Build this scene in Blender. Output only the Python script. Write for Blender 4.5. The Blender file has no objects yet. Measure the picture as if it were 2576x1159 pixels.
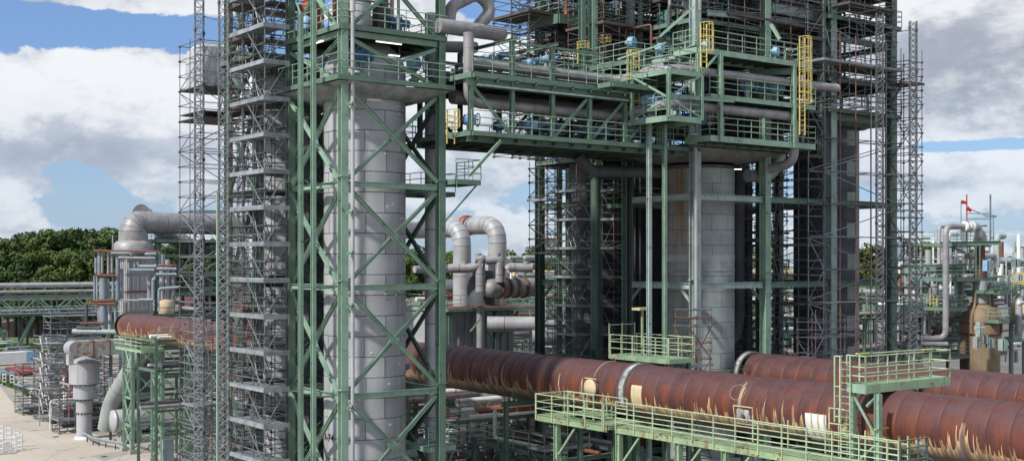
import bpy, math, random
import numpy as np
from mathutils import Vector as V, Matrix as M
random.seed(7); np.random.seed(7)
sc = bpy.context.scene
COL = sc.collection
# ------------------------------------------------------------------ camera, sky, sun, exposure
F = 3053.0; CX = 1288.0; HV = 655.0; CAMZ = 21.0
FWD = V((.599, .801, 0)).normalized(); RGT = V((FWD.y, -FWD.x, 0))
cd = bpy.data.cameras.new('camera'); cam = bpy.data.objects.new('camera', cd); COL.objects.link(cam)
cam.location = (0, 0, CAMZ); cam.rotation_euler = (math.pi/2, 0, -math.atan2(FWD.x, FWD.y))
cd.sensor_width = 36; cd.lens = F/2576*36; cd.shift_y = (HV-1159/2)/2576; cd.clip_end = 4000; cd.clip_start = .5
sc.camera = cam
sc.view_settings.view_transform = 'Standard'; sc.view_settings.look = 'None'
sc.view_settings.gamma = 1; sc.view_settings.use_curve_mapping = False
sc.view_settings.exposure = 0.70
SUN_EL = math.radians(42)
# sun direction: over the camera's left shoulder
sd = (-FWD*0.75 - RGT*0.80).normalized()
sunv = V((sd.x*math.cos(SUN_EL), sd.y*math.cos(SUN_EL), math.sin(SUN_EL)))
sl = bpy.data.lights.new('sun', 'SUN'); so = bpy.data.objects.new('sun', sl); COL.objects.link(so)
sl.energy = 2.75; sl.angle = math.radians(3); sl.color = (1, .965, .91)
so.location = (0, 0, 80); so.rotation_euler = sunv.to_track_quat('Z', 'Y').to_euler()

def nt_nodes(nt):
    N = nt.nodes; L = nt.links
    def n(t, **k):
        o = N.new(t)
        for a, b in k.items():
            if a.startswith('i_'):
                key = a[2:]; key = int(key) if key.isdigit() else key
                o.inputs[key].default_value = b
            else: setattr(o, a, b)
        return o
    def val(x, sock):
        if hasattr(x, 'links'): L.new(x, sock)
        else: sock.default_value = x
    def math_(op, a, b=0.0, c=None, clamp=False):
        m = n('ShaderNodeMath', operation=op, use_clamp=clamp); val(a, m.inputs[0]); val(b, m.inputs[1])
        if c is not None: val(c, m.inputs[2])
        return m.outputs[0]
    def mix(f, a, b, mode='MIX'):
        m = n('ShaderNodeMix', data_type='RGBA', blend_type=mode)
        val(f, m.inputs[0])
        for x, i in ((a, 6), (b, 7)):
            if hasattr(x, 'links'): L.new(x, m.inputs[i])
            else: m.inputs[i].default_value = (*x[:3], 1)
        return m.outputs[2]
    def sm(x, a, b):
        m = n('ShaderNodeMapRange', interpolation_type='SMOOTHSTEP'); val(x, m.inputs[0])
        val(a, m.inputs[1]); val(b, m.inputs[2]); return m.outputs[0]
    def noise(vec, scale, detail=3, rough=.5, dist=0, out=0):
        m = n('ShaderNodeTexNoise'); L.new(vec, m.inputs['Vector']); m.inputs['Scale'].default_value = scale
        m.inputs['Detail'].default_value = detail; m.inputs['Roughness'].default_value = rough
        m.inputs['Distortion'].default_value = dist; return m.outputs[out]
    def mapping(vec, s=(1, 1, 1), loc=(0, 0, 0)):
        m = n('ShaderNodeMapping'); L.new(vec, m.inputs[0]); m.inputs['Scale'].default_value = s
        m.inputs['Location'].default_value = loc; return m.outputs[0]
    return n, L, math_, mix, sm, noise, mapping

# world: Nishita sky with procedural clouds in the direction domain
w = bpy.data.worlds.new('World'); sc.world = w; w.use_nodes = True
nt = w.node_tree; nt.nodes.clear()
n, L, mt, mix, sm, noise, mapping = nt_nodes(nt)
sky = n('ShaderNodeTexSky', sky_type='NISHITA', sun_disc=False, sun_elevation=SUN_EL,
        sun_rotation=math.atan2(sunv.x, sunv.y), altitude=50, air_density=1.0, dust_density=.6, ozone_density=2.5)
tc = n('ShaderNodeTexCoord'); sep = n('ShaderNodeSeparateXYZ'); L.new(tc.outputs['Generated'], sep.inputs[0])
X, Y, Z = sep.outputs
az = mt('SUBTRACT', mt('ARCTAN2', X, Y), math.atan2(FWD.x, FWD.y))     # radians right of view axis
el = mt('ARCSINE', Z)
comb = n('ShaderNodeCombineXYZ'); L.new(mt('MULTIPLY', az, 1.0), comb.inputs[0]); L.new(mt('MULTIPLY', el, 1.75), comb.inputs[1]); comb.inputs[2].default_value = .37
cv = comb.outputs[0]
comb2 = n('ShaderNodeCombineXYZ'); L.new(mt('ADD', az, -.010), comb2.inputs[0]); L.new(mt('MULTIPLY', mt('ADD', el, .020), 1.75), comb2.inputs[1]); comb2.inputs[2].default_value = .37
cv2 = comb2.outputs[0]
def AE(u, v): return math.atan((u-CX)/F), math.atan((HV-v)/F)
def blob(u, v, su, sv, wt):
    a, e = AE(u, v)
    da = mt('MULTIPLY', mt('SUBTRACT', az, a), F/su); de = mt('MULTIPLY', mt('SUBTRACT', el, e), F/sv)
    q = mt('ADD', mt('MULTIPLY', da, da), mt('MULTIPLY', de, de))
    return mt('MULTIPLY', mt('POWER', 2.718, mt('MULTIPLY', q, -1.0)), wt)
def total(bl, base):
    t = base
    for b in bl: t = mt('ADD', t, blob(*b))
    return t
bias = total([(200, 290, 420, 130, .30), (150, 30, 330, 50, .16), (620, 330, 260, 150, .20), (240, 104, 380, 44, -.62), (620, 120, 200, 60, -.15),
              (165, 430, 75, 24, -.34), (60, 375, 240, 60, .26), (330, 420, 200, 60, .18), (330, 500, 500, 50, .08), (1250, 120, 180, 120, .16), (1290, 5, 120, 30, -.55), (1250, 410, 220, 90, .14),
              (2450, 200, 420, 190, .40), (2440, 386, 260, 16, -.42), (2480, 440, 260, 44, .24), (2350, 600, 500, 60, -.05), (1250, 520, 220, 40, -.05)], 0.10)
nz = noise(cv, 7.5, 9, .60, .1); nz2 = noise(cv2, 7.5, 9, .60, .1)
fine = noise(cv, 21., 6, .62, .2)
dens = mt('ADD', mt('MULTIPLY_ADD', nz, 1.75, -.375), bias)
mask = sm(dens, .52, .605)
lit = mt('SUBTRACT', nz, nz2)
litc = sm(lit, -.09, .09)
grey = total([(120, 400, 330, 60, .62), (2470, 230, 480, 150, .98), (600, 400, 200, 60, .35), (260, 20, 260, 40, .35), (420, 130, 130, 30, .4), (1300, 480, 400, 30, .2), (2400, 470, 300, 16, .6)], 0.08)
wht = total([(130, 205, 260, 45, .50), (330, 195, 160, 40, .6), (420, 340, 90, 60, .35), (2480, 425, 240, 34, .7), (2330, 60, 150, 80, .2), (1250, 200, 160, 130, .3), (500, 260, 130, 60, .15)], 0)
big = noise(cv, 3.1, 4, .5)
g = mt('ADD', mt('MULTIPLY_ADD', grey, .62, .24), mt('MULTIPLY', wht, -.42))
g = mt('ADD', g, mt('MULTIPLY_ADD', litc, -.55, .275))
g = mt('ADD', g, mt('MULTIPLY_ADD', big, .8, -.40))
g = mt('ADD', g, mt('MULTIPLY_ADD', fine, -.9, .45))
g = sm(g, -.10, 1.10)
cloud = mix(g, (8.4, 8.6, 8.9), (3.5, 3.95, 4.8))
# low haze toward the horizon
hz = sm(el, .16, -.02)
skyc = mix(.26, mix(1.0, sky.outputs[0], (.66, .86, 1.2), 'MULTIPLY'), (3.6, 5.2, 7.4))
skyh = mix(mt('MULTIPLY', hz, .50), skyc, (4.6, 5.5, 6.9))
full = mix(mt('MULTIPLY', mask, mt('SUBTRACT', 1.0, mt('MULTIPLY', hz, .45))), skyh, cloud)
bg = n('ShaderNodeBackground'); L.new(full, bg.inputs[0]); bg.inputs[1].default_value = .066
wo = n('ShaderNodeOutputWorld'); L.new(bg.outputs[0], wo.inputs[0])

# ------------------------------------------------------------------ placing helpers (picture 2576x1159 -> plant grid)
def ray(u, v, D): return CAMZ*V((0, 0, 1)) + FWD*D + RGT*((u-CX)/F*D) + V((0, 0, (HV-v)/F*D))
def P(u, v, D): return ray(u, v, D)
def G(u, v):
    D = CAMZ*F/(v-HV); return ray(u, v, D)
def zof(v, D): return CAMZ+(HV-v)/F*D

# ------------------------------------------------------------------ materials
MATS = {}
def pm(name, c1, c2=None, scale=1.2, rough=.65, metal=0.0, st=None, st_amt=.5, st_scale=3.0, bump=.15, rnd=.10, spots=None, sp_amt=.5, sp_scale=2.0, spec=.5, world=True, bscale=None, stain=None):
    m = bpy.data.materials.new(name); m.use_nodes = True; nt = m.node_tree; nt.nodes.clear()
    n, L, mt, mix, sm, noise, mapping = nt_nodes(nt)
    c2 = c2 or tuple(x*.75 for x in c1)
    pos = n('ShaderNodeNewGeometry').outputs['Position'] if world else n('ShaderNodeTexCoord').outputs['Object']
    n1 = noise(pos, scale, 4, .6)
    col = mix(sm(n1, .35, .68), c1, c2)
    if spots:
        n3 = noise(pos, sp_scale, 6, .7, .3)
        col = mix(mt('MULTIPLY', sm(n3, 1-sp_amt*.9, 1.04-sp_amt*.9), .9), col, spots)
    if st:
        sv = mapping(pos, (st_scale, st_scale, st_scale*.06))
        n2 = noise(sv, 1.0, 5, .65)
        col = mix(mt('MULTIPLY', sm(n2, .50, .74), st_amt), col, st)
    if stain:   # rust washed down one weathered flank of the vessel
        sx = n('ShaderNodeSeparateXYZ'); L.new(pos, sx.inputs[0]); cx0, cy0, za, zb = stain
        side = mt('ADD', mt('MULTIPLY', mt('SUBTRACT', sx.outputs[0], cx0), RGT.x), mt('MULTIPLY', mt('SUBTRACT', sx.outputs[1], cy0), RGT.y))
        fr = mt('MULTIPLY', sm(side, .1, -.5), mt('MULTIPLY_ADD', sm(sx.outputs[2], za-3, zb), .85, .15))
        fr = mt('MULTIPLY', fr, sm(noise(mapping(pos, (1.7, 1.7, .09)), 1.0, 5, .65), .30, .62))
        col = mix(mt('MULTIPLY', fr, .85), col, mix(sm(noise(mapping(pos, (3, 3, .15)), 1.0, 4, .6), .4, .65), (.20, .15, .09), (.24, .12, .05)))
    if rnd:
        r = n('ShaderNodeObjectInfo').outputs['Random']
        k = mt('MULTIPLY_ADD', r, 2*rnd, 1-rnd)
        cb = n('ShaderNodeCombineXYZ')
        for i in range(3): L.new(k, cb.inputs[i])
        col = mix(1.0, col, cb.outputs[0], 'MULTIPLY')
    b = n('ShaderNodeBsdfPrincipled'); L.new(col, b.inputs['Base Color'])
    b.inputs['Metallic'].default_value = metal; b.inputs['Specular IOR Level'].default_value = spec
    L.new(mt('MULTIPLY_ADD', n1, .3, rough-.15, clamp=True), b.inputs['Roughness'])
    if bump:
        bp = n('ShaderNodeBump'); L.new(noise(pos, bscale or scale*9, 3, .6), bp.inputs['Height']); bp.inputs['Strength'].default_value = bump; bp.inputs['Distance'].default_value = .05
        L.new(bp.outputs[0], b.inputs['Normal'])
    o = n('ShaderNodeOutputMaterial'); L.new(b.outputs[0], o.inputs[0])
    MATS[name] = m; return m
GREEN = pm('green_paint', (.135, .22, .165), (.10, .17, .125), 1.1, .6, st=(.17, .16, .11), st_amt=.35, spots=(.10, .055, .035), sp_amt=.43, sp_scale=2.4)
LGREEN = pm('light_green_paint', (.27, .40, .30), (.20, .31, .235), 1.3, .6, st=(.20, .17, .11), st_amt=.35, spots=(.15, .08, .045), sp_amt=.42, sp_scale=2.6)
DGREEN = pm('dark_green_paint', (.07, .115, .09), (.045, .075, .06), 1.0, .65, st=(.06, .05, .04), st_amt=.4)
PALEG = pm('weathered_pale_green_paint', (.31, .43, .26), (.225, .34, .21), 1.6, .65, st=(.22, .13, .06), st_amt=.45, spots=(.13, .045, .025), sp_amt=.45, sp_scale=2.2)
PALERAIL = pm('pale_rail_paint', (.47, .53, .33), (.32, .43, .28), 3.0, .6, spots=(.16, .07, .04), sp_amt=.44, sp_scale=4)
RUSTBEAM = pm('rusting_green_beam', (.33, .44, .24), (.24, .35, .20), 1.2, .75, st=(.19, .065, .03), st_amt=.85, st_scale=2.2, spots=(.15, .05, .025), sp_amt=.50, sp_scale=2.2)
GREYCOL = pm('faded_grey_green_paint', (.35, .43, .40), (.25, .32, .29), 1.4, .6, st=(.48, .53, .55), st_amt=.6, spots=(.13, .085, .06), sp_amt=.43, sp_scale=2.2)
GALV = pm('galvanised_steel', (.26, .28, .30), (.17, .185, .195), 2.5, .45, .35, st=(.12, .09, .07), st_amt=.35, rnd=.28)
DTUBE = pm('dull_scaffold_tube', (.13, .145, .16), (.07, .078, .085), 2.2, .55, .3, st=(.12, .06, .04), st_amt=.4, rnd=.25)  # darkened tubes, carrying the shade inside the steelwork in their colour
RTUBE = pm('rusty_scaffold_tube', (.20, .09, .06), (.13, .07, .055), 3, .7, rnd=.3)
BOARD = pm('scaffold_deck_steel', (.28, .31, .33), (.17, .19, .20), 1.5, .6, .1, spots=(.16, .10, .07), sp_amt=.4, rnd=.2)
WBOARD = pm('weathered_deck_boards', (.12, .10, .085), (.07, .06, .05), 2.2, .8, rnd=.25)
CLAD = pm('aluminium_cladding', (.45, .455, .465), (.37, .375, .39), .45, .52, .15, st=(.22, .21, .20), st_amt=.6, st_scale=1.3, rnd=.08, bump=.35, bscale=1.4, spots=(.25, .24, .23), sp_amt=.36, sp_scale=.8)
CLADCORE = pm('cladding_seam', (.10, .10, .10), None, 1, .8, rnd=0)
CONC = pm('weathered_vessel_cladding', (.33, .365, .35), (.255, .29, .275), .55, .75, st=(.17, .18, .16), st_amt=.5, st_scale=1.1, rnd=.06, stain=(58.2, 57.1, 17.5, 26.0))
CONCB = pm('rust_stained_vessel_cladding', (.16, .15, .13), (.17, .13, .09), .6, .8, st=(.20, .11, .05), st_amt=.8, st_scale=1.5, rnd=.14)
DCLAD = pm('dark_vessel_cladding', (.085, .095, .105), (.05, .057, .065), .7, .7, st=(.14, .10, .07), st_amt=.5, rnd=.14)  # lowered tone puts the shade of the tower gaps into the cladding
PIPE = pm('grey_pipe_lagging', (.33, .32, .32), (.235, .23, .235), 1.0, .55, .15, st=(.20, .15, .12), st_amt=.35, rnd=.08, bump=.05)
LPIPE = pm('light_pipe_lagging', (.42, .425, .435), (.32, .325, .335), .8, .5, .15, st=(.30, .24, .19), st_amt=.4, rnd=.08, bump=.05)
BPIPE = pm('blue_grey_pipe', (.24, .29, .32), (.17, .21, .235), 1.0, .5, .1, spots=(.14, .06, .035), sp_amt=.40, rnd=.12)
DARK = pm('shadowed_dark_steel', (.028, .032, .036), (.02, .02, .024), 1, .7, rnd=.3)  # near-black: decks and gap panels have their shade put into the colour
BLUE = pm('blue_motor_paint', (.10, .23, .42), (.07, .16, .30), 2, .5, rnd=.25)
LBLUE = pm('light_blue_paint', (.28, .47, .62), (.22, .38, .52), 2, .5, rnd=.1)
YEL = pm('yellow_ladder_paint', (.62, .50, .15), (.50, .40, .12), 2, .55, spots=(.28, .17, .06), sp_amt=.44, sp_scale=5, rnd=.12)
RED = pm('red_paint', (.42, .045, .03), (.30, .04, .03), 2, .5)
REDOX = pm('red_oxide_paint', (.40, .12, .07), (.30, .09, .06), 2, .6)
WHITE = pm('white_paint', (.78, .78, .76), (.66, .66, .64), 2, .5, rnd=.08)
RUST = pm('bare_rust', (.20, .07, .04), (.12, .05, .035), 2.5, .85, st=(.30, .14, .06), st_amt=.5)
TARPD = pm('dirty_grey_sheeting', (.20, .205, .20), (.12, .125, .12), .9, .7, rnd=.06, bump=.3, spots=(.07, .07, .065), sp_amt=.45)
TARPG = pm('hanging_grey_sheeting', (.33, .34, .34), (.22, .23, .235), 1.3, .7, rnd=.06, bump=.4, spots=(.16, .16, .155), sp_amt=.46)
TARP = pm('grey_tarpaulin', (.50, .52, .54), (.40, .42, .44), .9, .6, rnd=.06, bump=.3)
RDUCT = pm('rust_streaked_duct', (.40, .40, .38), (.33, .33, .32), 1.5, .6, st=(.25, .09, .035), st_amt=1.0, st_scale=1.6, spots=(.26, .10, .04), sp_amt=.56, sp_scale=1.2)
TAN = pm('scorched_tan_cladding', (.27, .20, .12), (.17, .12, .075), .55, .75, st=(.13, .08, .05), st_amt=.6, st_scale=1.6)
CREAM = pm('cream_cladding', (.60, .50, .33), (.48, .38, .22), 1.2, .7, st=(.22, .10, .05), st_amt=.4)
CONCR = pm('concrete', (.36, .34, .31), (.28, .265, .24), .8, .85, bump=.3)
GLASS = pm('dark_car_glass', (.03, .035, .04), None, 1, .15, rnd=0, bump=0)
TYRE = pm('tyre_rubber', (.02, .02, .02), None, 1, .8, rnd=0)
BLACK = pm('black_lettering', (.012, .012, .012), None, 1, .7, rnd=0, bump=0)
BARK = pm('bark', (.09, .07, .05), None, 2, .9)
STONE = pm('patched_grey_seal', (.52, .53, .52), (.16, .15, .15), 3.2, .8, rnd=0)
def emit(name, c, s):
    m = bpy.data.materials.new(name); m.use_nodes = True; nt = m.node_tree; nt.nodes.clear()
    e = nt.nodes.new('ShaderNodeEmission'); e.inputs[0].default_value = (*c, 1); e.inputs[1].default_value = s
    o = nt.nodes.new('ShaderNodeOutputMaterial'); nt.links.new(e.outputs[0], o.inputs[0]); return m
LAMP = emit('fluorescent_tube', (1, .98, .92), 1.6)
def leafmat(name, c1, c2):
    m = bpy.data.materials.new(name); m.use_nodes = True; nt = m.node_tree; nt.nodes.clear()
    n, L, mt, mix, sm, noise, mapping = nt_nodes(nt)
    g = n('ShaderNodeNewGeometry'); r = n('ShaderNodeObjectInfo').outputs['Random']
    col = mix(sm(noise(g.outputs['Position'], .35, 4, .6), .35, .65), c1, c2)
    col = mix(mt('MULTIPLY', g.outputs['Random Per Island'], .6), col, tuple(x*1.5 for x in c1))
    col = mix(mt('MULTIPLY', sm(noise(g.outputs['Position'], .09, 2, .5), .45, .65), .5), col, (c1[0]*1.4, c1[1]*1.2, c1[2]))
    k = mt('MULTIPLY_ADD', r, .5, .75); cb = n('ShaderNodeCombineXYZ')
    L.new(mt('MULTIPLY_ADD', r, .7, .7), cb.inputs[0]); L.new(k, cb.inputs[1]); L.new(k, cb.inputs[2])
    col = mix(1.0, col, cb.outputs[0], 'MULTIPLY')
    b = n('ShaderNodeBsdfPrincipled'); L.new(col, b.inputs['Base Color']); b.inputs['Roughness'].default_value = .7; b.inputs['Specular IOR Level'].default_value = .2
    o = n('ShaderNodeOutputMaterial'); L.new(b.outputs[0], o.inputs[0]); return m
LEAF = leafmat('dark_foliage', (.060, .100, .028), (.030, .060, .020))
LEAF2 = leafmat('autumn_tinged_foliage', (.11, .115, .035), (.055, .075, .028))
GRASSM = leafmat('grass_blades', (.06, .11, .03), (.04, .075, .022))

# the rusty duct: bands, red-brown skin, orange flow marks, peeling pale underside
PX, PZ, PR = 47.4, 13.6, 1.48
def rustpipe(name, px, pz, seed, pale=.30):
    m = bpy.data.materials.new(name); m.use_nodes = True; nt = m.node_tree; nt.nodes.clear()
    n, L, mt, mix, sm, noise, mapping = nt_nodes(nt)
    pos = n('ShaderNodeNewGeometry').outputs['Position']; s = n('ShaderNodeSeparateXYZ'); L.new(pos, s.inputs[0])
    y = s.outputs[1]
    dz = mt('SUBTRACT', s.outputs[2], pz); dx = mt('SUBTRACT', px, s.outputs[0])
    ang = mt('ARCTAN2', dz, mt('ABSOLUTE', dx))        # -pi/2 bottom .. pi/2 top
    def cvec(ys, as_, z=seed):
        c = n('ShaderNodeCombineXYZ'); L.new(mt('MULTIPLY', y, ys), c.inputs[0]); L.new(mt('MULTIPLY', ang, as_), c.inputs[1]); c.inputs[2].default_value = z
        return c.outputs[0]
    rnd_ = n('ShaderNodeObjectInfo').outputs['Random']
    base = mix(sm(noise(cvec(.9, 1.6), 1.0, 6, .65), .34, .66), (.122, .040, .031), (.062, .029, .029))
    base = mix(mt('MULTIPLY', sm(rnd_, .35, 1.0), .45), base, (.125, .040, .026))
    base = mix(mt('MULTIPLY', sm(noise(cvec(.35, .8, seed+20), 1.0, 4, .7), .48, .68), .6), base, (.10, .060, .062))
    # orange-red flows along the flanks, mostly below the shoulder
    band = mt('FRACT', mt('DIVIDE', y, 1.1))
    fl = noise(cvec(2.6, .45, seed+3), 1.0, 5, .7)
    flank = sm(ang, .85, .05)
    nearseam = sm(mt('ABSOLUTE', mt('SUBTRACT', band, .35)), .42, .02)
    base = mix(mt('MULTIPLY', mt('MULTIPLY', sm(fl, .40, .66), flank), mt('MULTIPLY_ADD', nearseam, .7, .3)), base, (.215, .055, .022))
    # grey-violet bloom on top
    topm = mt('MULTIPLY', sm(ang, .15, .9), sm(noise(cvec(1.2, 2.5, seed+9), 1.2, 5, .6), .30, .62))
    base = mix(mt('MULTIPLY', topm, .7), base, (.100, .060, .068))
    # pale bare skin creeping up from below in spikes
    sp = noise(cvec(2.7, .08, seed+5), 1.0, 3, .6); sp2 = noise(cvec(11., .35, seed+6), 1.0, 2, .5)
    gate = sm(noise(cvec(.55, .02, seed+15), 1.0, 2, .5), .38, .60)
    spike = mt('MULTIPLY', mt('ADD', mt('MULTIPLY', mt('POWER', sm(sp, .44, .72), 1.5), .95), mt('MULTIPLY', sm(sp2, .5, .72), .42)), mt('MULTIPLY_ADD', gate, .65, .35))
    edge = mt('SUBTRACT', mt('MULTIPLY_ADD', spike, 1.15, -.76+pale), ang)    # >0 bare
    bare = sm(edge, -.01, .03)
    barec = mix(sm(edge, .0, .50), (.66, .47, .24), (.20, .17, .15))
    barec = mix(mt('MULTIPLY', sm(noise(cvec(9., .5, seed+2), 1, 4, .6), .45, .6), .75), barec, (.235, .11, .05))
    col = mix(bare, base, barec)
    # thin dark seam lines between plates
    seam = sm(mt('ABSOLUTE', mt('SUBTRACT', band, .5)), .478, .5)
    col = mix(mt('MULTIPLY', seam, mt('MULTIPLY', sm(noise(cvec(.8, 1.5, seed+31), 1, 3, .6), .35, .65), .6)), col, (.05, .022, .02))
    halo = mt('MULTIPLY', sm(mt('ABSOLUTE', mt('SUBTRACT', band, .5)), .30, .5), sm(noise(cvec(1.3, .8, seed+11), 1, 3, .6), .4, .65))  # dark bands by the seams: shading of the plate bulges painted in
    col = mix(mt('MULTIPLY', halo, .38), col, (.085, .033, .032))
    b = n('ShaderNodeBsdfPrincipled'); L.new(col, b.inputs['Base Color']); b.inputs['Roughness'].default_value = .62
    b.inputs['Specular IOR Level'].default_value = .35
    bp = n('ShaderNodeBump'); L.new(noise(pos, 7, 5, .7), bp.inputs['Height']); bp.inputs['Strength'].default_value = .25; bp.inputs['Distance'].default_value = .04
    L.new(bp.outputs[0], b.inputs['Normal'])
    o = n('ShaderNodeOutputMaterial'); L.new(b.outputs[0], o.inputs[0]); return m

# ------------------------------------------------------------------ object helpers
WM = {}
def link(o, parent=None, world=None):
    COL.objects.link(o)
    wm = world if world is not None else M.Translation(o.location)
    WM[o.name] = wm
    if parent is not None:
        o.parent = parent; o.matrix_parent_inverse = WM[parent.name].inverted()
        o.matrix_basis = wm
    else: o.matrix_basis = wm
    return o
def tag(o, label=None, cat=None, group=None, kind=None):
    if label: o['label'] = label
    if cat: o['category'] = cat
    if group: o['group'] = group
    if kind: o['kind'] = kind
    return o
def thing(name, loc, label, cat, group=None):
    o = bpy.data.objects.new(name, None); o.empty_display_size = .3
    o.location = loc; link(o); return tag(o, label, cat, group)
class MB:
    def __init__(s): s.v = []; s.f = []; s.smooth = []
    def add(s, v, f, sm=False):
        b = len(s.v); s.v += [tuple(p) for p in v]; s.f += [tuple(i+b for i in q) for q in f]; s.smooth += [sm]*len(f)
    def box(s, x0, y0, z0, x1, y1, z1):
        s.add([(x0,y0,z0),(x1,y0,z0),(x1,y1,z0),(x0,y1,z0),(x0,y0,z1),(x1,y0,z1),(x1,y1,z1),(x0,y1,z1)],
              [(0,3,2,1),(4,5,6,7),(0,1,5,4),(1,2,6,5),(2,3,7,6),(3,0,4,7)]); return s
    def cbox(s, c, d): return s.box(c[0]-d[0]/2, c[1]-d[1]/2, c[2]-d[2]/2, c[0]+d[0]/2, c[1]+d[1]/2, c[2]+d[2]/2)
    def beam(s, p0, p1, w, h, up=(0, 0, 1)):
        p0, p1 = V(p0), V(p1); d = (p1-p0).normalized(); up = V(up)
        if abs(d.dot(up)) > .98: up = V((0, 1, 0))
        a = d.cross(up).normalized(); b = a.cross(d)
        q = [(-w/2, -h/2), (w/2, -h/2), (w/2, h/2), (-w/2, h/2)]
        vs = [p0+a*x+b*y for x, y in q]+[p1+a*x+b*y for x, y in q]
        s.add(vs, [(3,2,1,0),(4,5,6,7),(0,1,5,4),(1,2,6,5),(2,3,7,6),(3,0,4,7)]); return s
    def tube(s, p0, p1, r, n=5, r1=None, cap=False):
        p0, p1 = V(p0), V(p1); d = p1-p0
        if d.length < 1e-5: return s
        d.normalize(); up = V((0, 0, 1)) if abs(d.z) < .9 else V((0, 1, 0))
        a = d.cross(up).normalized(); b = a.cross(d); r1 = r if r1 is None else r1
        cs = [(math.cos(2*math.pi*i/n), math.sin(2*math.pi*i/n)) for i in range(n)]
        vs = [p0+(a*x+b*y)*r for x, y in cs]+[p1+(a*x+b*y)*r1 for x, y in cs]
        fs = [(i, (i+1) % n, n+(i+1) % n, n+i) for i in range(n)]
        s.add(vs, fs, n > 5)
        if cap or n > 7: s.add(vs, [tuple(range(n))[::-1], tuple(range(n, 2*n))])
        return s
    def path(s, pts, r, n=12, bend=None, cap=True, seg=5):
        pts = [V(p) for p in pts]; bend = bend or r*2.2; out = [pts[0]]
        for i in range(1, len(pts)-1):
            a, b, c = pts[i-1], pts[i], pts[i+1]; d1 = (a-b); d2 = (c-b)
            k = min(bend, d1.length*.49, d2.length*.49); p = b+d1.normalized()*k; q = b+d2.normalized()*k
            for j in range(seg+1):
                t = j/seg; out.append(p*(1-t)**2+b*2*t*(1-t)+q*t*t)
        out.append(pts[-1]); rings = []; a = None
        for i, p in enumerate(out):
            d = (out[min(i+1, len(out)-1)]-out[max(i-1, 0)]).normalized()
            if a is None:
                up = V((0, 0, 1)) if abs(d.z) < .9 else V((0, 1, 0)); a = d.cross(up).normalized()
            a = (a-d*a.dot(d)).normalized(); b = a.cross(d)
            rings.append([p+(a*math.cos(2*math.pi*j/n)+b*math.sin(2*math.pi*j/n))*r for j in range(n)])
        vs = [x for rg in rings for x in rg]; fs = []
        for i in range(len(rings)-1):
            for j in range(n): fs.append((i*n+j, i*n+(j+1) % n, (i+1)*n+(j+1) % n, (i+1)*n+j))
        s.add(vs, fs, True)
        if cap: s.add(rings[0]+rings[-1], [tuple(range(n))[::-1], tuple(range(n, 2*n))])
        return s
    def lathe(s, prof, c, n=24, axis='Z', cap=True, a0=0, a1=2*math.pi):
        c = V(c); full = abs(a1-a0-2*math.pi) < 1e-6; m = n if full else n+1; vs = []
        for r, h in prof:
            for j in range(m):
                t = a0+(a1-a0)*j/n; x, y = r*math.cos(t), r*math.sin(t)
                vs.append(c+(V((x, y, h)) if axis == 'Z' else V((y, h, x)) if axis == 'Y' else V((h, x, y))))
        fs = []
        for i in range(len(prof)-1):
            for j in range(n): fs.append((i*m+j, i*m+(j+1) % m, (i+1)*m+(j+1) % m, (i+1)*m+j))
        s.add(vs, fs, True)
        if cap and full: s.add(vs, [tuple(range(n))[::-1], tuple(range((len(prof)-1)*m, len(prof)*m))])
        return s
    def mesh(s, name, mat, origin=V((0, 0, 0))):
        me = bpy.data.meshes.new(name); me.from_pydata([tuple(V(p)-origin) for p in s.v], [], s.f)
        me.materials.append(mat); me.polygons.foreach_set('use_smooth', s.smooth); me.update(); return me
    def build(s, name, mat, parent=None, label=None, cat=None, group=None, kind=None):
        if not s.v: return None
        A = np.array(s.v); o = V(((A[:,0].min()+A[:,0].max())/2, (A[:,1].min()+A[:,1].max())/2, A[:,2].min()))
        ob = bpy.data.objects.new(name, s.mesh(name, mat, o)); ob.location = o
        link(ob, parent); return tag(ob, label, cat, group, kind)
UNIT = {}
def unit(prof, mat):
    k = (prof, mat.name)
    if k in UNIT: return UNIT[k]
    if prof[0] == 'H':
        _, w, h, t = prof; a, b = w/2, h/2      # w = flange width along local x, h = depth along local y
        q = [(-a,-b),(a,-b),(a,-b+t),(t/2,-b+t),(t/2,b-t),(a,b-t),(a,b),(-a,b),(-a,b-t),(-t/2,b-t),(-t/2,-b+t),(-a,-b+t)]
    elif prof[0] == 'box': q = [(-prof[1]/2,-prof[2]/2),(prof[1]/2,-prof[2]/2),(prof[1]/2,prof[2]/2),(-prof[1]/2,prof[2]/2)]
    elif prof[0] == 'L':
        _, w, t = prof; q = [(-w/2,-w/2),(w/2,-w/2),(w/2,-w/2+t),(-w/2+t,-w/2+t),(-w/2+t,w/2),(-w/2,w/2)]
    else:
        r, c = prof[1], prof[2]; q = [(r*math.cos(2*math.pi*i/c), r*math.sin(2*math.pi*i/c)) for i in range(c)]
    m = len(q); mb = MB()
    mb.add([(x, y, 0) for x, y in q]+[(x, y, 1) for x, y in q], [(i, (i+1) % m, m+(i+1) % m, m+i) for i in range(m)], prof[0] == 't')
    mb.add([(x, y, 0) for x, y in q]+[(x, y, 1) for x, y in q], [tuple(range(m))[::-1], tuple(range(m, 2*m))])
    me = mb.mesh('bar_'+prof[0], mat); UNIT[k] = me; return me
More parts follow.
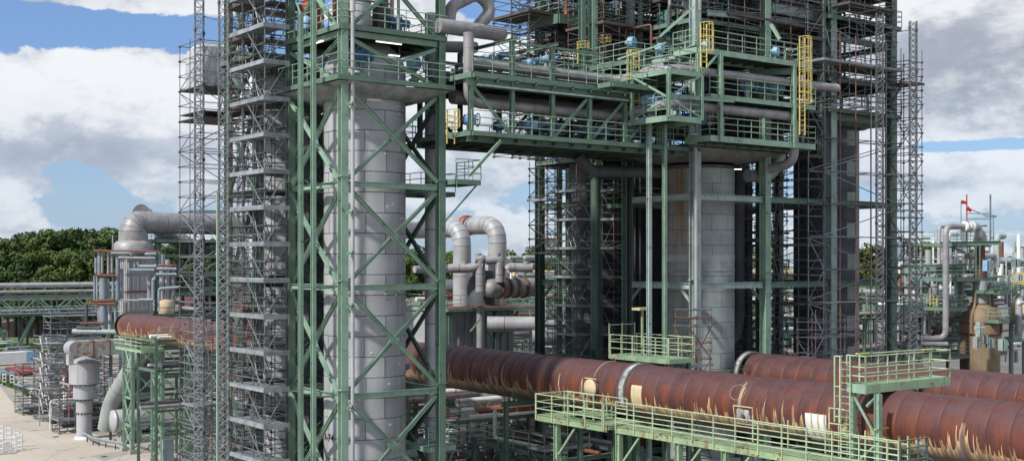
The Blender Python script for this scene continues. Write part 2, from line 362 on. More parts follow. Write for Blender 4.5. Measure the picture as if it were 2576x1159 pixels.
def bar(parent, name, p0, p1, prof, mat, up=(0, 0, 1), label=None, kind=None):
    """one straight member (column, beam, brace, rail) as an object of its own, mesh data shared"""
    p0, p1 = V(p0), V(p1); d = p1-p0; ln = d.length; z = d/ln; up = V(up)
    if abs(z.dot(up)) > .98: up = V((0, 1, 0))
    x = up.cross(z).normalized() ; y = z.cross(x)
    mw = M(((x.x, y.x, z.x*ln, p0.x), (x.y, y.y, z.y*ln, p0.y), (x.z, y.z, z.z*ln, p0.z), (0, 0, 0, 1)))
    o = bpy.data.objects.new(name, unit(prof, mat)); link(o, parent, mw)
    return tag(o, label, kind=kind)
def copy_tree(o, dloc, parent=None, root=True):
    c = o.copy(); COL.objects.link(c)
    if root: c.location = V(o.location)+V(dloc); WM[c.name] = M.Translation(V(dloc)) @ WM[o.name]
    else: c.parent = parent
    for ch in o.children: copy_tree(ch, dloc, c, False)
    return c
def railing(mb, pts, h=1.1, rails=(1.1, .72, .36), sp=1.4, r=.028, toe=0, n=5):
    pts = [V(p) for p in pts]
    for a, b in zip(pts, pts[1:]):
        k = max(1, round((b-a).length/sp))
        for i in range(k+1):
            p = a+(b-a)*(i/k); mb.tube(p, p+V((0, 0, h)), r, n)
        for z in rails: mb.tube(a+V((0, 0, z)), b+V((0, 0, z)), r, n)
        if toe: mb.beam(a+V((0, 0, toe/2)), b+V((0, 0, toe/2)), .015, toe)
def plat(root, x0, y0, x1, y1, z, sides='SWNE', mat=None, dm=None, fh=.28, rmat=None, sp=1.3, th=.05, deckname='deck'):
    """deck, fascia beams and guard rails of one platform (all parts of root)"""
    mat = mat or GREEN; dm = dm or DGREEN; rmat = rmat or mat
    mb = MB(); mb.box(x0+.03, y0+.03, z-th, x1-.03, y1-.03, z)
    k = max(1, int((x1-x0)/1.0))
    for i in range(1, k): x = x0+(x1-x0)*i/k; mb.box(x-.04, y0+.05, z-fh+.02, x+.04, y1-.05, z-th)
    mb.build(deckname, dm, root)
    ed = {'S': ((x0, y0, z), (x1, y0, z)), 'E': ((x1, y0, z), (x1, y1, z)), 'N': ((x1, y1, z), (x0, y1, z)), 'W': ((x0, y1, z), (x0, y0, z))}
    for k_, (a, b) in ed.items():
        d = (V(b)-V(a)).normalized()*.06
        bar(root, 'edge_beam', V(a)+V((0, 0, -fh/2))+d, V(b)+V((0, 0, -fh/2))-d, ('box', .09, fh), mat)
        if k_ in sides:
            mb = MB(); railing(mb, [V(a)+V((0, 0, .02)), V(b)+V((0, 0, .02))], sp=sp); mb.build('guard_rail', rmat, root)
def ladder(root, p0, p1, wdir, w=.45, mat=None, cage=False, name='ladder', r=.03, n=5, step=.3):
    mat = mat or YEL; p0, p1 = V(p0), V(p1); wd = V(wdir).normalized()*w/2; mb = MB()
    mb.tube(p0-wd, p1-wd, r, n); mb.tube(p0+wd, p1+wd, r, n); k = int((p1-p0).length/step)
    for i in range(1, k): q = p0+(p1-p0)*i/k; mb.tube(q-wd, q+wd, r*.6, 4)
    o = mb.build(name, mat, root)
    if cage:
        mb = MB(); nrm = V(wdir).normalized().cross(V((0, 0, 1)))*(-1 if cage < 0 else 1)
        zz = p0.z+2.0 if (p1-p0).length > 3.5 else p0.z+.9; hs = []
        pts = [(-1, 0), (-.95, .5), (-.5, .9), (0, 1), (.5, .9), (.95, .5), (1, 0)]
        W = V(wdir).normalized()
        k = max(2, int((p1.z-zz)/.7))
        for i in range(k+1):
            z = zz+(p1.z-zz)*i/k; ring = [V((p0.x, p0.y, z))+W*a*.36+nrm*b*.7 for a, b in pts]
            for a, b in zip(ring, ring[1:]): mb.tube(a, b, .025, 4)
        for a, b in pts[1:-1]:
            q = V((p0.x, p0.y, 0))+W*a*.36+nrm*b*.7; mb.tube(q+V((0, 0, zz)), q+V((0, 0, p1.z)), .02, 4)
        mb.build('safety_cage', mat, root)
    return o
# ------------------------------------------------------------------ builders
HC = ('H', .42, .42, .045); HB = ('H', .24, .30, .03); BR = ('H', .19, .19, .022)
def frame(root, x0, x1, y0, y1, z0, z1, levels, mat=None, col=None, beam=None, brace=None, faces='SWNE', bm=None, cm=None, brm=None, skip=()):
    """four columns, a ring of beams at every level, crossed braces between levels on the named faces"""
    mat = mat or GREEN; col = col or HC; beam = beam or HB; c = col[1]/2
    cm = cm or {}
    C = {'SW': (x0, y0), 'SE': (x1, y0), 'NE': (x1, y1), 'NW': (x0, y1)}
    for k, (x, y) in C.items(): bar(root, 'column', (x, y, z0), (x, y, z1), col, cm.get(k, mat), up=(0, 1, 0))
    ed = {'S': ('SW', 'SE'), 'E': ('SE', 'NE'), 'N': ('NE', 'NW'), 'W': ('NW', 'SW')}
    lv = sorted(levels)
    for z in lv:
        for f, (a, b) in ed.items():
            A, B = V((*C[a], z)), V((*C[b], z)); d = (B-A).normalized()*(c+.004)
            bar(root, 'beam', A+d, B-d, beam, bm or mat)
        # splice collars
        for k, (x, y) in C.items():
            mb = MB(); mb.cbox((x, y, z+.38), (col[1]+.12, col[1]+.12, .05)); mb.build('splice_plate', cm.get(k, mat), root)
    if brace:
        for a_, b_ in zip(lv, lv[1:]):
            if a_ in skip: continue
            for f in faces:
                p, q = ed[f]; A, B = V((*C[p], 0)), V((*C[q], 0)); d = (B-A).normalized(); nrm = d.cross(V((0, 0, 1)))
                za, zb = a_+.28, b_-.28
                bar(root, 'brace', A+d*.30+V((0,0,za)), B-d*.30+V((0,0,zb)), brace, brm or mat)
                m = (A+B)/2+V((0,0,(za+zb)/2)); off = nrm*(brace[1]*.9)
                bar(root, 'brace', A+d*.30+V((0,0,zb))+off, B-d*.30+V((0,0,za))+off, brace, brm or mat)
                mb = MB(); mb.beam(m-d*.22+off*.5, m+d*.22+off*.5, brace[1]*1.3, .34); mb.build('gusset_plate', brm or mat, root)
def vessel(label, cx, cy, r, z0, z1, course, npan, mat, core=CLADCORE, zlow=9.0, dome=None, mat2=None, a2=None, cat='reactor vessel', group='reactor vessels in the steel towers', name='reactor_vessel', seamg=.02):
    """cylinder clad in separate panels, courses staggered"""
    root = thing(name, (cx, cy, z0), label, cat, group)
    mb = MB(); mb.lathe([(r-.03, z0), (r-.03, z1)], (cx, cy, 0), 48); mb.build('shell', core, root)
    mb = MB(); mb.lathe([(r, z0), (r, zlow-.01)], (cx, cy, 0), 48, cap=False); mb.build('lower_cladding', mat, root)
    pa = 2*math.pi/npan; cache = {}
    def panel(m):
        if m in cache: return cache[m]
        p = MB(); g = seamg/2/r; h = course-seamg
        nn = max(2, int(40/npan)+1)
        for q in (((r-.025, 0), (r, 0.004)), ((r, 0.004), (r, h-.004)), ((r, h-.004), (r-.025, h))): p.lathe(list(q), (0, 0, 0), nn, cap=False, a0=g, a1=pa-g)
        cache[m] = p.mesh('cladding_panel', m); return cache[m]
    k = int(round((z1-zlow)/course))
    for i in range(k):
        off = (i % 2)*.5*pa+random.uniform(-.03, .03)*pa
        for j in range(npan):
            a = j*pa+off; mm = mat
            if mat2 is not None and a2(a+pa/2, zlow+(i+.5)*course): mm = mat2
            s = 1+random.uniform(-.0018, .0018)
            wm = M.Translation((cx, cy, zlow+i*course)) @ M.Rotation(a, 4, 'Z') @ M.Diagonal((s, s, 1, 1))
            o = bpy.data.objects.new('cladding_panel', panel(mm)); link(o, root, wm)
    if dome:
        mb = MB(); mb.lathe([(r, z1)]+[(r*(1-dome[2])*math.cos(t)+r*dome[2]*math.cos(t), z1+dome[0]*math.sin(t)) for t in [i*math.pi/2/8*.93 for i in range(1, 9)]], (cx, cy, 0), 48)
        mb.build('dome', mat, root)
    return root
def hseam(root, cx, cy, r, zs, mat, w=.05):
    for z in zs:
        mb = MB(); mb.lathe([(r, z-w/2), (r+.03, z-w/2), (r+.03, z+w/2), (r, z+w/2)], (cx, cy, 0), 40, cap=False); mb.build('clad_band', mat, root)
def scaffold(label, x0, y0, x1, y1, z0, z1, nx=1, ny=1, lift=2.0, decks=(), dm=None, tm=None, group='scaffold towers', r=.028, ladd=0, faces='SWNE', rails=3, brace=1.0,
             pm_=None, over=.8, couplers=True, cat='scaffold', decksides=None, redposts=0, zoff=0, lean=.0, inner=True, toe=True, brm=None):
    """tube scaffold: every standard, deck and ladder a part; ledgers, braces and couplers joined"""
    tm = tm or GALV; dm = dm or BOARD; pm_ = pm_ or tm
    root = thing('scaffold_tower', ((x0+x1)/2, (y0+y1)/2, z0), label, cat, group)
    xs = [x0+(x1-x0)*i/nx for i in range(nx+1)]; ys = [y0+(y1-y0)*i/ny for i in range(ny+1)]
    kx = 0
    for i, x in enumerate(xs):
        for j, y in enumerate(ys):
            if not inner and 0 < i < nx and 0 < j < ny: continue
            m = pm_ if kx % 3 else tm
            if redposts and random.random() < redposts: m = RTUBE
            bar(root, 'standard', (x, y, z0), (x, y, z1+over*random.uniform(.2, 1.2)), ('t', r, 6), m, up=(0, 1, 0)); kx += 1
    led = MB(); led2 = MB(); brc = MB(); cp = MB(); z = z0+zoff
    k = int((z1-z0-zoff)/lift+1e-6); zl = [z0+zoff+lift*i for i in range(k+1)]
    for li, z in enumerate(zl):
        zz = [z]+[z+lift*f for f in ((.25, .5) if rails >= 3 else (.5,) if rails == 2 else ())]
        for q, h in enumerate(zz):
            if h > z1+.9: continue
            t = led if (li+q) % 2 else led2; e = .12
            jz = lambda: random.uniform(-.03, .03)
            if 'S' in faces: t.tube((x0-e, y0, h+jz()), (x1+e, y0, h+jz()), r)
            if 'N' in faces: t.tube((x0-e, y1, h+jz()), (x1+e, y1, h+jz()), r)
            if 'W' in faces: t.tube((x0, y0-e, h+.05+jz()), (x0, y1+e, h+.05+jz()), r)
            if 'E' in faces: t.tube((x1, y0-e, h+.05+jz()), (x1, y1+e, h+.05+jz()), r)
            if q == 0 and inner:
                for x in xs[1:-1]: t.tube((x, y0, h), (x, y1, h), r)
                for y in ys[1:-1]: t.tube((x0, y, h), (x1, y, h), r)
        if couplers:
            for x in (x0, x1):
                for y in (y0, y1):
                    cp.cbox((x, y, z), (.13, .13, .13))
                    if random.random() < .5: cp.cbox((x, y, z+lift/2), (.11, .11, .11))
        if li < k:
            flip = li % 2
            for f, (a, b) in {'S': ((x0, y0), (x1, y0)), 'W': ((x0, y1), (x0, y0)), 'N': ((x0, y1), (x1, y1)), 'E': ((x1, y0), (x1, y1))}.items():
                if f not in faces or random.random() > brace: continue
                if flip: a, b = b, a
                brc.tube((*a, z+.1), (*b, z+lift-.1), r*1.05)
    led.build('ledger', tm, root, kind='stuff'); led2.build('ledger', pm_, root, kind='stuff'); brc.build('brace', brm or tm, root, kind='stuff')
    if couplers: cp.build('coupler', RTUBE, root, kind='stuff')
    for z in decks:
        mb = MB(); nb = max(2, int((y1-y0)/.32)) if (y1-y0) < (x1-x0) else max(2, int((x1-x0)/.32))
        ov = .12
        if (y1-y0) < (x1-x0):
            for i in range(nb): a = y0+(y1-y0)*i/nb; mb.box(x0-ov, a+.012, z, x1+ov, a+(y1-y0)/nb-.012, z+.06)
        else:
            for i in range(nb): a = x0+(x1-x0)*i/nb; mb.box(a+.012, y0-ov, z, a+(x1-x0)/nb-.012, y1+ov, z+.06)
        mb.build('deck', dm, root)
        if toe:
            mb = MB()
            for (a, b) in (((x0-ov, y0-ov), (x1+ov, y0-ov)), ((x0-ov, y1+ov), (x0-ov, y0-ov))): mb.beam((*a, z+.06), (*b, z+.06), .03, .17)
            mb.build('toe_board', dm, root)
    if ladd:
        ds = sorted(decks) or zl
        for i, (a, b) in enumerate(zip(ds, ds[1:])):
            if i % ladd: continue
            mx = x0+(x1-x0)*.5; s = 1 if i % 2 else -1
            if (y1-y0) > (x1-x0): ladder(root, (mx, (y0+y1)/2-s*.55, a+.05), (mx, (y0+y1)/2+s*.55, b+.5), (1, 0, 0), .4, GALV)
            else: ladder(root, (mx-s*.5, (y0+y1)/2, a+.05), (mx+s*.5, (y0+y1)/2, b+.5), (0, 1, 0), .4, GALV)
    return root
def mast(label, x, y, z0, z1, w=.5, tm=None, style='X', d=None):
    tm = tm or GALV; d = d or w*.55
    root = thing('lattice_mast', (x, y, z0), label, 'hoist mast', 'lattice hoist masts')
    # face seen is across the view: chords placed along world direction RGT
    A = RGT*w/2; B = FWD*d/2
    for s in (-1, 1):
        for t in (-1, 1):
            p = V((x, y, 0))+A*s+B*t; bar(root, 'chord', p+V((0, 0, z0)), p+V((0, 0, z1)), ('t', .032, 6), tm, up=(0, 1, 0))
    mb = MB(); z = z0; i = 0; c = V((x, y, 0)); h = w*.8
    while z < z1-h:
        Z0, Z1 = V((0, 0, z)), V((0, 0, z+h))
        for t in (-1, 1):
            f = B*t
            if style == 'X':
                mb.tube(c-A+f+Z0, c+A+f+Z1, .02, 4); mb.tube(c+A+f+Z0, c-A+f+Z1, .02, 4)
            else:
                s = 1 if i % 2 else -1
                mb.tube(c-A*s+f+Z0, c+A*s+f+Z1, .022, 4); mb.tube(c-A+f+Z0, c+A+f+Z0, .02, 4)
        for s in (-1, 1):
            q = A*s; e = 1 if i % 2 else -1
            mb.tube(c+q-B*e+Z0, c+q+B*e+Z1, .02, 4)
        z += h; i += 1
    mb.build('lacing', tm, root, kind='stuff')
    mb = MB(); z = z0+1
    while z < z1: mb.cbox((c+A+V((0, 0, z))), (.16, .16, .2)); mb.cbox((c-A+V((0, 0, z+.2))), (.14, .14, .2)); z += random.uniform(1.7, 3.1)
    mb.build('coupler', DTUBE, root, kind='stuff')
    return root
PBIN = {}
def pipe(label, pts, r, mat=PIPE, group=None, cat='pipe', name='pipe', bands=0, bend=None, n=14, bm=None, parent=None, seg=6, stuff=False):
    if stuff:
        PBIN.setdefault(mat.name, (mat, MB()))[1].path(pts, r, 6, bend or r*2, seg=3); return None
    mb = MB(); mb.path(pts, r, n, bend, seg=seg)
    if parent is not None and not bands: return mb.build(name, mat, parent)
    if bands:
        root = parent or thing(name, tuple(V(pts[0])), label, cat, group); o = mb.build('lagging', mat, root)
        pp = [V(p) for p in pts]; bn = MB(); bd = bend or r*2.2
        for a, b in zip(pp, pp[1:]):
            d = (b-a); L_ = d.length; d.normalize(); s = bd*1.02
            while s < L_-bd: bn.tube(a+d*s, a+d*(s+.05), r+.012, n, cap=True); s += bands
        bn.build('clamp_band', bm or mat, root, kind='stuff'); return root
    o = mb.build(name, mat); return tag(o, label, cat, group)
ACT = {}
def actuator(x, y, z, s, label, mat=BLUE, yaw=0, group='blue valve actuators on the platforms'):
    """motor valve actuator: body casting, motor, hand wheel, stem and yoke, on its valve"""
    key = mat.name
    if key not in ACT:
        def me(fn, name, m): mb = MB(); fn(mb); return mb.mesh(name, m)
        ACT[key] = [
            ('housing', me(lambda b: (b.lathe([(.20, .52), (.30, .56), (.34, .70), (.34, .92), (.28, 1.04), (.12, 1.08)], (0, 0, 0), 14)), 'housing', mat)),
            ('motor', me(lambda b: (b.lathe([(.19, .25), (.21, .30), (.21, .72), (.15, .78)], (0, 0, .80), 12, 'X')), 'motor', mat)),
            ('terminal_box', me(lambda b: b.box(-.48, -.2, .62, -.30, .2, 1.0), 'terminal_box', mat)),
            ('hand_wheel', me(lambda b: [b.tube((.34*math.cos(t), -.46, .8+.34*math.sin(t)), (.34*math.cos(t+.52), -.46, .8+.34*math.sin(t+.52)), .03, 5) for t in [i*.5236 for i in range(12)]]+[b.tube((0, -.3, .8), (0, -.48, .8), .04, 6), b.tube((-.34, -.46, .8), (.34, -.46, .8), .02, 4), b.tube((0, -.46, .46), (0, -.46, 1.14), .02, 4)], 'hand_wheel', mat)),
            ('yoke', me(lambda b: (b.box(-.16, -.10, .1, -.09, .10, .55), b.box(.09, -.10, .1, .16, .10, .55), b.lathe([(.24, .0), (.24, .10), (.10, .12), (.05, .55)], (0, 0, 0), 12)), 'yoke', GREYCOL)),
        ]
    root = thing('valve_actuator', (x, y, z), label, 'valve actuator', group)
    for nm, me in ACT[key]:
        o = bpy.data.objects.new(nm, me); link(o, root, M.Translation((x, y, z)) @ M.Rotation(yaw, 4, 'Z') @ M.Scale(s, 4))
    return root
def lamp(x0, y0, z, x1, y1, label):
    root = thing('strip_light', (x0, y0, z), label, 'strip light', 'fluorescent strip lights under the decks')
    mb = MB(); mb.beam((x0, y0, z+.05), (x1, y1, z+.05), .16, .05); mb.build('housing', WHITE, root)
    mb = MB(); mb.tube((x0, y0, z), (x1, y1, z), .025, 6, cap=True); mb.build('tube', LAMP, root)
    mb = MB(); mb.tube((x0, y0, z+.07), (x0, y0, z+.5), .02, 4); mb.tube((x1, y1, z+.07), (x1, y1, z+.5), .02, 4); mb.build('hanger', GALV, root)

# ------------------------------------------------------------------ setting: ground, road, banks
def groundmat(name, c1, c2, c3, sc_=.12, rough=.9, sp=.4):
    return pm(name, c1, c2, sc_, rough, spots=c3, sp_amt=sp, sp_scale=.35, rnd=0, bump=.25)
SOIL = groundmat('gravelly_ground', (.34, .30, .25), (.25, .225, .19), (.18, .165, .145))
ROADM = groundmat('worn_pale_road', (.50, .44, .37), (.42, .375, .32), (.34, .315, .28), .08, .9, .42)
ASPH = groundmat('dark_asphalt', (.16, .155, .15), (.12, .118, .115), (.09, .09, .09))
SANDM = groundmat('sand_bank', (.50, .42, .34), (.40, .34, .28), (.28, .25, .21), .06)
PAINT = pm('faded_yellow_line_paint', (.62, .47, .20), (.50, .39, .20), 1.0, .8, spots=(.42, .37, .31), sp_amt=.48, sp_scale=1.5, rnd=0)
mb = MB()
R = 3000; k = 24
for i in range(k):
    for j in range(k):
        xa, xb = -R+2*R*i/k, -R+2*R*(i+1)/k; ya, yb = -R+2*R*j/k, -R+2*R*(j+1)/k
        mb.add([(xa, ya, 0), (xb, ya, 0), (xb, yb, 0), (xa, yb, 0)], [(0, 1, 2, 3)])
mb.build('ground', SOIL, kind='structure')
def sheet(name, pts, z, mat, kind='structure'):
    mb = MB(); vs = [(p[0], p[1], z) for p in pts]; mb.add(vs, [tuple(range(len(vs)))]); return mb.build(name, mat, kind=kind)
def gp(u, v, z=0.0):
    D = (CAMZ-z)*F/(v-HV); p = ray(u, v, D); return (p.x, p.y)
# pale road: a wide apron from the lower left, narrowing to the back
sheet('road', [gp(*q) for q in [(-900, 1500), (900, 1500), (420, 1150), (300, 1108), (190, 1078), (110, 1058), (55, 1038), (22, 1000), (-6, 962), (-60, 950), (-900, 955)]], .006, ROADM)
sheet('far_road', [gp(*q) for q in [(-900, 950), (-60, 949), (-8, 958), (30, 962), (70, 978), (72, 968), (20, 940), (-60, 925), (-900, 920)]], .010, ASPH)
sheet('pavement', [gp(*q) for q in [(250, 1094), (330, 1112), (470, 1160), (1000, 1300), (1000, 1110), (600, 1095), (420, 1090)]], .012, CONCR)
sheet('yard_paving', [gp(*q) for q in [(345, 1096), (372, 1000), (380, 900), (420, 800), (420, 745), (4000, 745), (4000, 2500), (345, 2500)]], .004, groundmat('dark_yard_paving', (.17, .16, .145), (.12, .115, .105), (.07, .068, .065)))  # darker ground sheet under the plant
def gline(name, pts, wpx, z=.016, mat=PAINT):
    P3 = [V((*gp(*q), z)) for q in pts]; mb = MB(); L_ = []; R_ = []
    for i, p in enumerate(P3):
        d = (P3[min(i+1, len(P3)-1)]-P3[max(i-1, 0)]).normalized(); nn = V((-d.y, d.x, 0)); L_.append(p+nn*wpx/2); R_.append(p-nn*wpx/2)
    vs = L_+R_; m = len(P3); mb.add(vs, [(i, i+1, m+i+1, m+i) for i in range(m-1)]); mb.build(name, mat, kind='structure')
gline('road_marking', [(30, 1044), (33, 1050), (60, 1064), (110, 1084), (160, 1100), (200, 1118), (235, 1132), (252, 1142)], .16)
gline('road_marking', [(58, 1124), (90, 1140), (130, 1158), (190, 1190)], .16)
gline('road_marking', [(-30, 1010), (0, 1004), (4, 998), (0, 990), (-20, 984)], .16)
sheet('concrete_slab', [gp(*q) for q in [(228, 1146), (310, 1132), (334, 1137), (262, 1158)]], .02, CONCR)
SEAM = pm('dark_crack_filler', (.34, .30, .25), (.42, .36, .30), 2, .9, rnd=0)
for pts_ in ([(-40, 1062), (60, 1076), (150, 1110), (260, 1175)], [(-40, 1022), (25, 1030), (80, 1052), (115, 1062)], [(0, 1090), (70, 1100), (120, 1128), (150, 1165)], [(90, 1068), (40, 1085), (10, 1089)], [(200, 1122), (150, 1135), (110, 1160)], [(330, 1128), (300, 1150), (290, 1180)], [(400, 1140), (340, 1150), (250, 1165)]):
    gline('paving_crack', pts_, .07, .014, SEAM)
OIL = pm('oil_stain', (.20, .175, .15), (.34, .30, .25), 1.1, .7, spots=(.44, .38, .31), sp_amt=.6, sp_scale=.8, rnd=0)
for (u_, v_, rx_, ry_) in ((105, 1080, 1.4, .6), (160, 1132, 1.0, .8), (60, 1060, 1.6, .5), (285, 1142, .9, .6), (20, 1050, 1.2, .5), (215, 1150, .8, .5)):
    c_ = gp(u_, v_); sheet('oil_stain', [(c_[0]+rx_*math.cos(t)*(1+.25*math.sin(3*t+u_)), c_[1]+ry_*math.sin(t)*(1+.25*math.cos(2*t+v_))) for t in [i*.3142 for i in range(20)]], .010, OIL)
for (u_, v_) in ((262, 1148), (140, 1098)):
    c_ = gp(u_, v_); sheet('manhole_cover', [(c_[0]+.4*math.cos(t), c_[1]+.4*math.sin(t)) for t in [i*.3927 for i in range(16)]], .026, DARK)
# sand bank behind the rack
def bank(name, u0, u1, D, dep, h, mat, n=40, jit=.25):
    mb = MB(); rows = []
    for q, (f, hh) in enumerate(((0, 0), (.25, .75), (.45, 1), (.75, .95), (1, 0))):
        row = []
        for i in range(n+1):
            u = u0+(u1-u0)*i/n; p = ray(u, HV, D+dep*f); z = h*hh*(1+jit*math.sin(i*1.7+q)*math.sin(i*.37+1)) if hh else -.05
            row.append((p.x, p.y, z))
        rows.append(row)
    for a, b in zip(rows, rows[1:]):
        for i in range(n): mb.add([a[i], a[i+1], b[i+1], b[i]], [(0, 1, 2, 3)], True)
    return mb.build(name, mat, kind='structure')
bank('sand_bank', -500, 470, 335, 45, 4.4, SANDM)
bank('grass_bank', -500, 470, 285, 18, 1.9, GRASSM, jit=.12)
bank('wooded_hill', -400, 3000, 700, 400, 10, LEAF, 60, .3)
def grass(label_name, pts, n, h, mat):
    P0 = np.array(pts); mb_v = []; mb_f = []
    mn, mx = P0.min(0), P0.max(0); c = 0
    def inside(x, y):
        r = False; m = len(pts); j = m-1
        for i in range(m):
            if (pts[i][1] > y) != (pts[j][1] > y) and x < (pts[j][0]-pts[i][0])*(y-pts[i][1])/(pts[j][1]-pts[i][1])+pts[i][0]: r = not r
            j = i
        return r
    while c < n:
        x, y = random.uniform(mn[0], mx[0]), random.uniform(mn[1], mx[1])
        if not inside(x, y): continue
        a = random.uniform(0, 6.28); hh = h*random.uniform(.4, 1.3); w = .1*hh+.05; b = len(mb_v); dx, dy = math.cos(a)*w, math.sin(a)*w
        mb_v += [(x-dx, y-dy, 0), (x+dx, y+dy, 0), (x+random.uniform(-.1, .1), y+random.uniform(-.1, .1), hh)]; mb_f.append((b, b+1, b+2)); c += 1
    me = bpy.data.meshes.new(label_name); me.from_pydata(mb_v, [], mb_f); me.materials.append(mat)
    o = bpy.data.objects.new(label_name, me); link(o); tag(o, kind='stuff'); return o
grass('verge_grass', [gp(*q) for q in [(-10, 962), (55, 985), (72, 1000), (74, 985), (40, 958), (-10, 940)]], 2600, .5, GRASSM)
grass('bank_grass', [gp(-60, 905), gp(240, 905), gp(240, 868), gp(-60, 868)], 9000, 1.3, GRASSM)

# ------------------------------------------------------------------ trees
def crown_mesh(seed, n, rx, rz, leaf, mat):
    rs = np.random.RandomState(seed); nc = 70
    th = rs.rand(nc)*2*np.pi; ph = np.arccos(rs.rand(nc)*1.7-.75); rr = .55+.45*rs.rand(nc)
    C = np.stack([np.sin(ph)*np.cos(th)*rx*rr, np.sin(ph)*np.sin(th)*rx*rr, np.cos(ph)*rz*rr], 1); cr = (.10+.17*rs.rand(nc))*rx
    idx = rs.randint(0, nc, n); d = rs.randn(n, 3); d /= np.linalg.norm(d, axis=1)[:, None]
    rad = cr[idx]*(.65+.45*rs.rand(n)); p = C[idx]+d*rad[:, None]*np.array([1, 1, .75])
    nn = d+rs.randn(n, 3)*.55; nn /= np.linalg.norm(nn, axis=1)[:, None]
    t = np.cross(nn, rs.randn(n, 3)); t /= np.linalg.norm(t, axis=1)[:, None]; b = np.cross(nn, t)
    s = leaf*(.6+.8*rs.rand(n))[:, None]
    v = np.stack([p-t*s*.5-b*s*.5, p+t*s*.5-b*s*.35, p+t*s*.35+b*s*.5, p-t*s*.45+b*s*.4], 1).reshape(-1, 3)
    f = np.arange(4*n).reshape(n, 4); me = bpy.data.meshes.new('crown'); me.from_pydata(v.tolist(), [], f.tolist()); me.materials.append(mat); return me
def trunk_mesh(seed, h, r):
    rs = random.Random(seed); mb = MB(); mb.tube((0, 0, 0), (0, 0, h*.6), r, 8, r*.7); mb.tube((0, 0, h*.6), (.3, .2, h), r*.7, 7, r*.35)
    for i in range(7):
        a = rs.uniform(0, 6.28); z = h*rs.uniform(.45, .9); l = h*rs.uniform(.25, .5)
        mb.tube((0, 0, z), (math.cos(a)*l, math.sin(a)*l, z+l*.8), r*.35, 5, r*.12)
    return mb.mesh('trunk', BARK)
CRM = [crown_mesh(i, 11000, 6.5, 7.5, .42, LEAF) for i in range(3)]; CRM2 = [crown_mesh(10+i, 8000, 6.5, 6.5, .44, LEAF2) for i in range(2)]
TRM = [trunk_mesh(i, 15, .45) for i in range(2)]
def tree(u, vtop, D, s, label, group, autumn=False, sx=1.0):
    p = ray(u, HV, D); zt = zof(vtop, D); r = thing('broadleaf_tree', (p.x, p.y, 0), label, 'tree', group)
    me = random.choice(CRM2 if autumn else CRM); a = random.uniform(0, 6.28); rz = 7.2*s
    o = bpy.data.objects.new('crown', me); link(o, r, M.Translation((p.x, p.y, zt-rz)) @ M.Rotation(a, 4, 'Z') @ M.Diagonal((s*sx, s*sx, s, 1)))
    o = bpy.data.objects.new('trunk', random.choice(TRM)); hz_ = (zt-rz*1.1)/15; link(o, r, M.Translation((p.x, p.y, 0)) @ M.Diagonal((1, 1, hz_, 1)))
# ================================================================== near steelwork
LV = [2.5, 8.1, 13.8, 19.55, 25.05, 30.3]
# ---- T1: front left tower with the pale cylinder
T1 = (31.2, 37.35, 56.6, 62.75)
t1 = thing('braced_steel_tower', (34.3, 59.7, 0), 'green cross-braced steel tower around the pale grey cylinder, front left of centre', 'steel tower', 'green steel towers around the vessels')
frame(t1, *T1, 0, 41, LV+[33.0, 38.4], LGREEN, brace=BR, cm={'SE': GREEN, 'NW': GREEN, 'NE': GREEN}, bm=LGREEN, faces='SW', brm=LGREEN, skip=(0,))
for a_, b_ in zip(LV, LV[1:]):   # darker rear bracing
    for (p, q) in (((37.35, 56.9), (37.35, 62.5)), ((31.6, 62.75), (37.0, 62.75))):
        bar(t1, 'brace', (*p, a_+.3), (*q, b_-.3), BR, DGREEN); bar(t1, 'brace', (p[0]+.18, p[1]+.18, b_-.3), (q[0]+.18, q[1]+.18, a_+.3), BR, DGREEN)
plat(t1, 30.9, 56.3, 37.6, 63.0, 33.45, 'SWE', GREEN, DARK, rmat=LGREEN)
# ring walkway at the shoulder
for (a, b) in (((30.6, 56.0), (37.9, 56.0)), ((30.6, 63.0), (30.6, 56.0)), ((37.9, 56.0), (37.9, 63.0))):
    bar(t1, 'edge_beam', (*a, 30.58), (*b, 30.58), ('box', .10, .26), GREEN)
    mb = MB(); railing(mb, [V((*a, 30.74)), V((*b, 30.74))], h=1.15, sp=1.7); mb.build('guard_rail', LGREEN, t1)
for (x0, y0, x1, y1) in ((30.7, 56.1, 37.8, 57.3), (30.7, 62.0, 37.8, 62.9), (30.7, 57.35, 31.9, 61.95), (36.7, 57.35, 37.8, 61.95)):
    mb = MB(); mb.box(x0, y0, 30.64, x1, y1, 30.69); mb.build('walkway_plate', DGREEN, t1)
def flip(a, z): return False
r1 = vessel('tall pale grey cylinder with cladding courses and R-74 lettering, front left', 34.3, 59.7, 2.29, 0, 31.5, 1.125, 6, CLAD, zlow=9.0, dome=(1.9, 0, .72), seamg=.036)
mb = MB(); mb.lathe([(.75, 33.1), (.72, 34.3), (.5, 34.7)], (34.3, 59.7, 0), 20); mb.lathe([(.95, 33.0), (.95, 33.14), (.75, 33.14)], (34.3, 59.7, 0), 20); mb.build('neck', CLAD, r1)
vd = math.atan2(-59.7, -34.3)
mb = MB(); mb.lathe([(2.30, 31.5), (2.305, 32.2), (2.2, 32.5)], (34.3, 59.7, 0), 8, cap=False, a0=vd-.72, a1=vd-.12); mb.build('rust_stained_sheet', RDUCT, r1)
hseam(r1, 34.3, 59.7, 2.29, [28.13], LPIPE, .05)
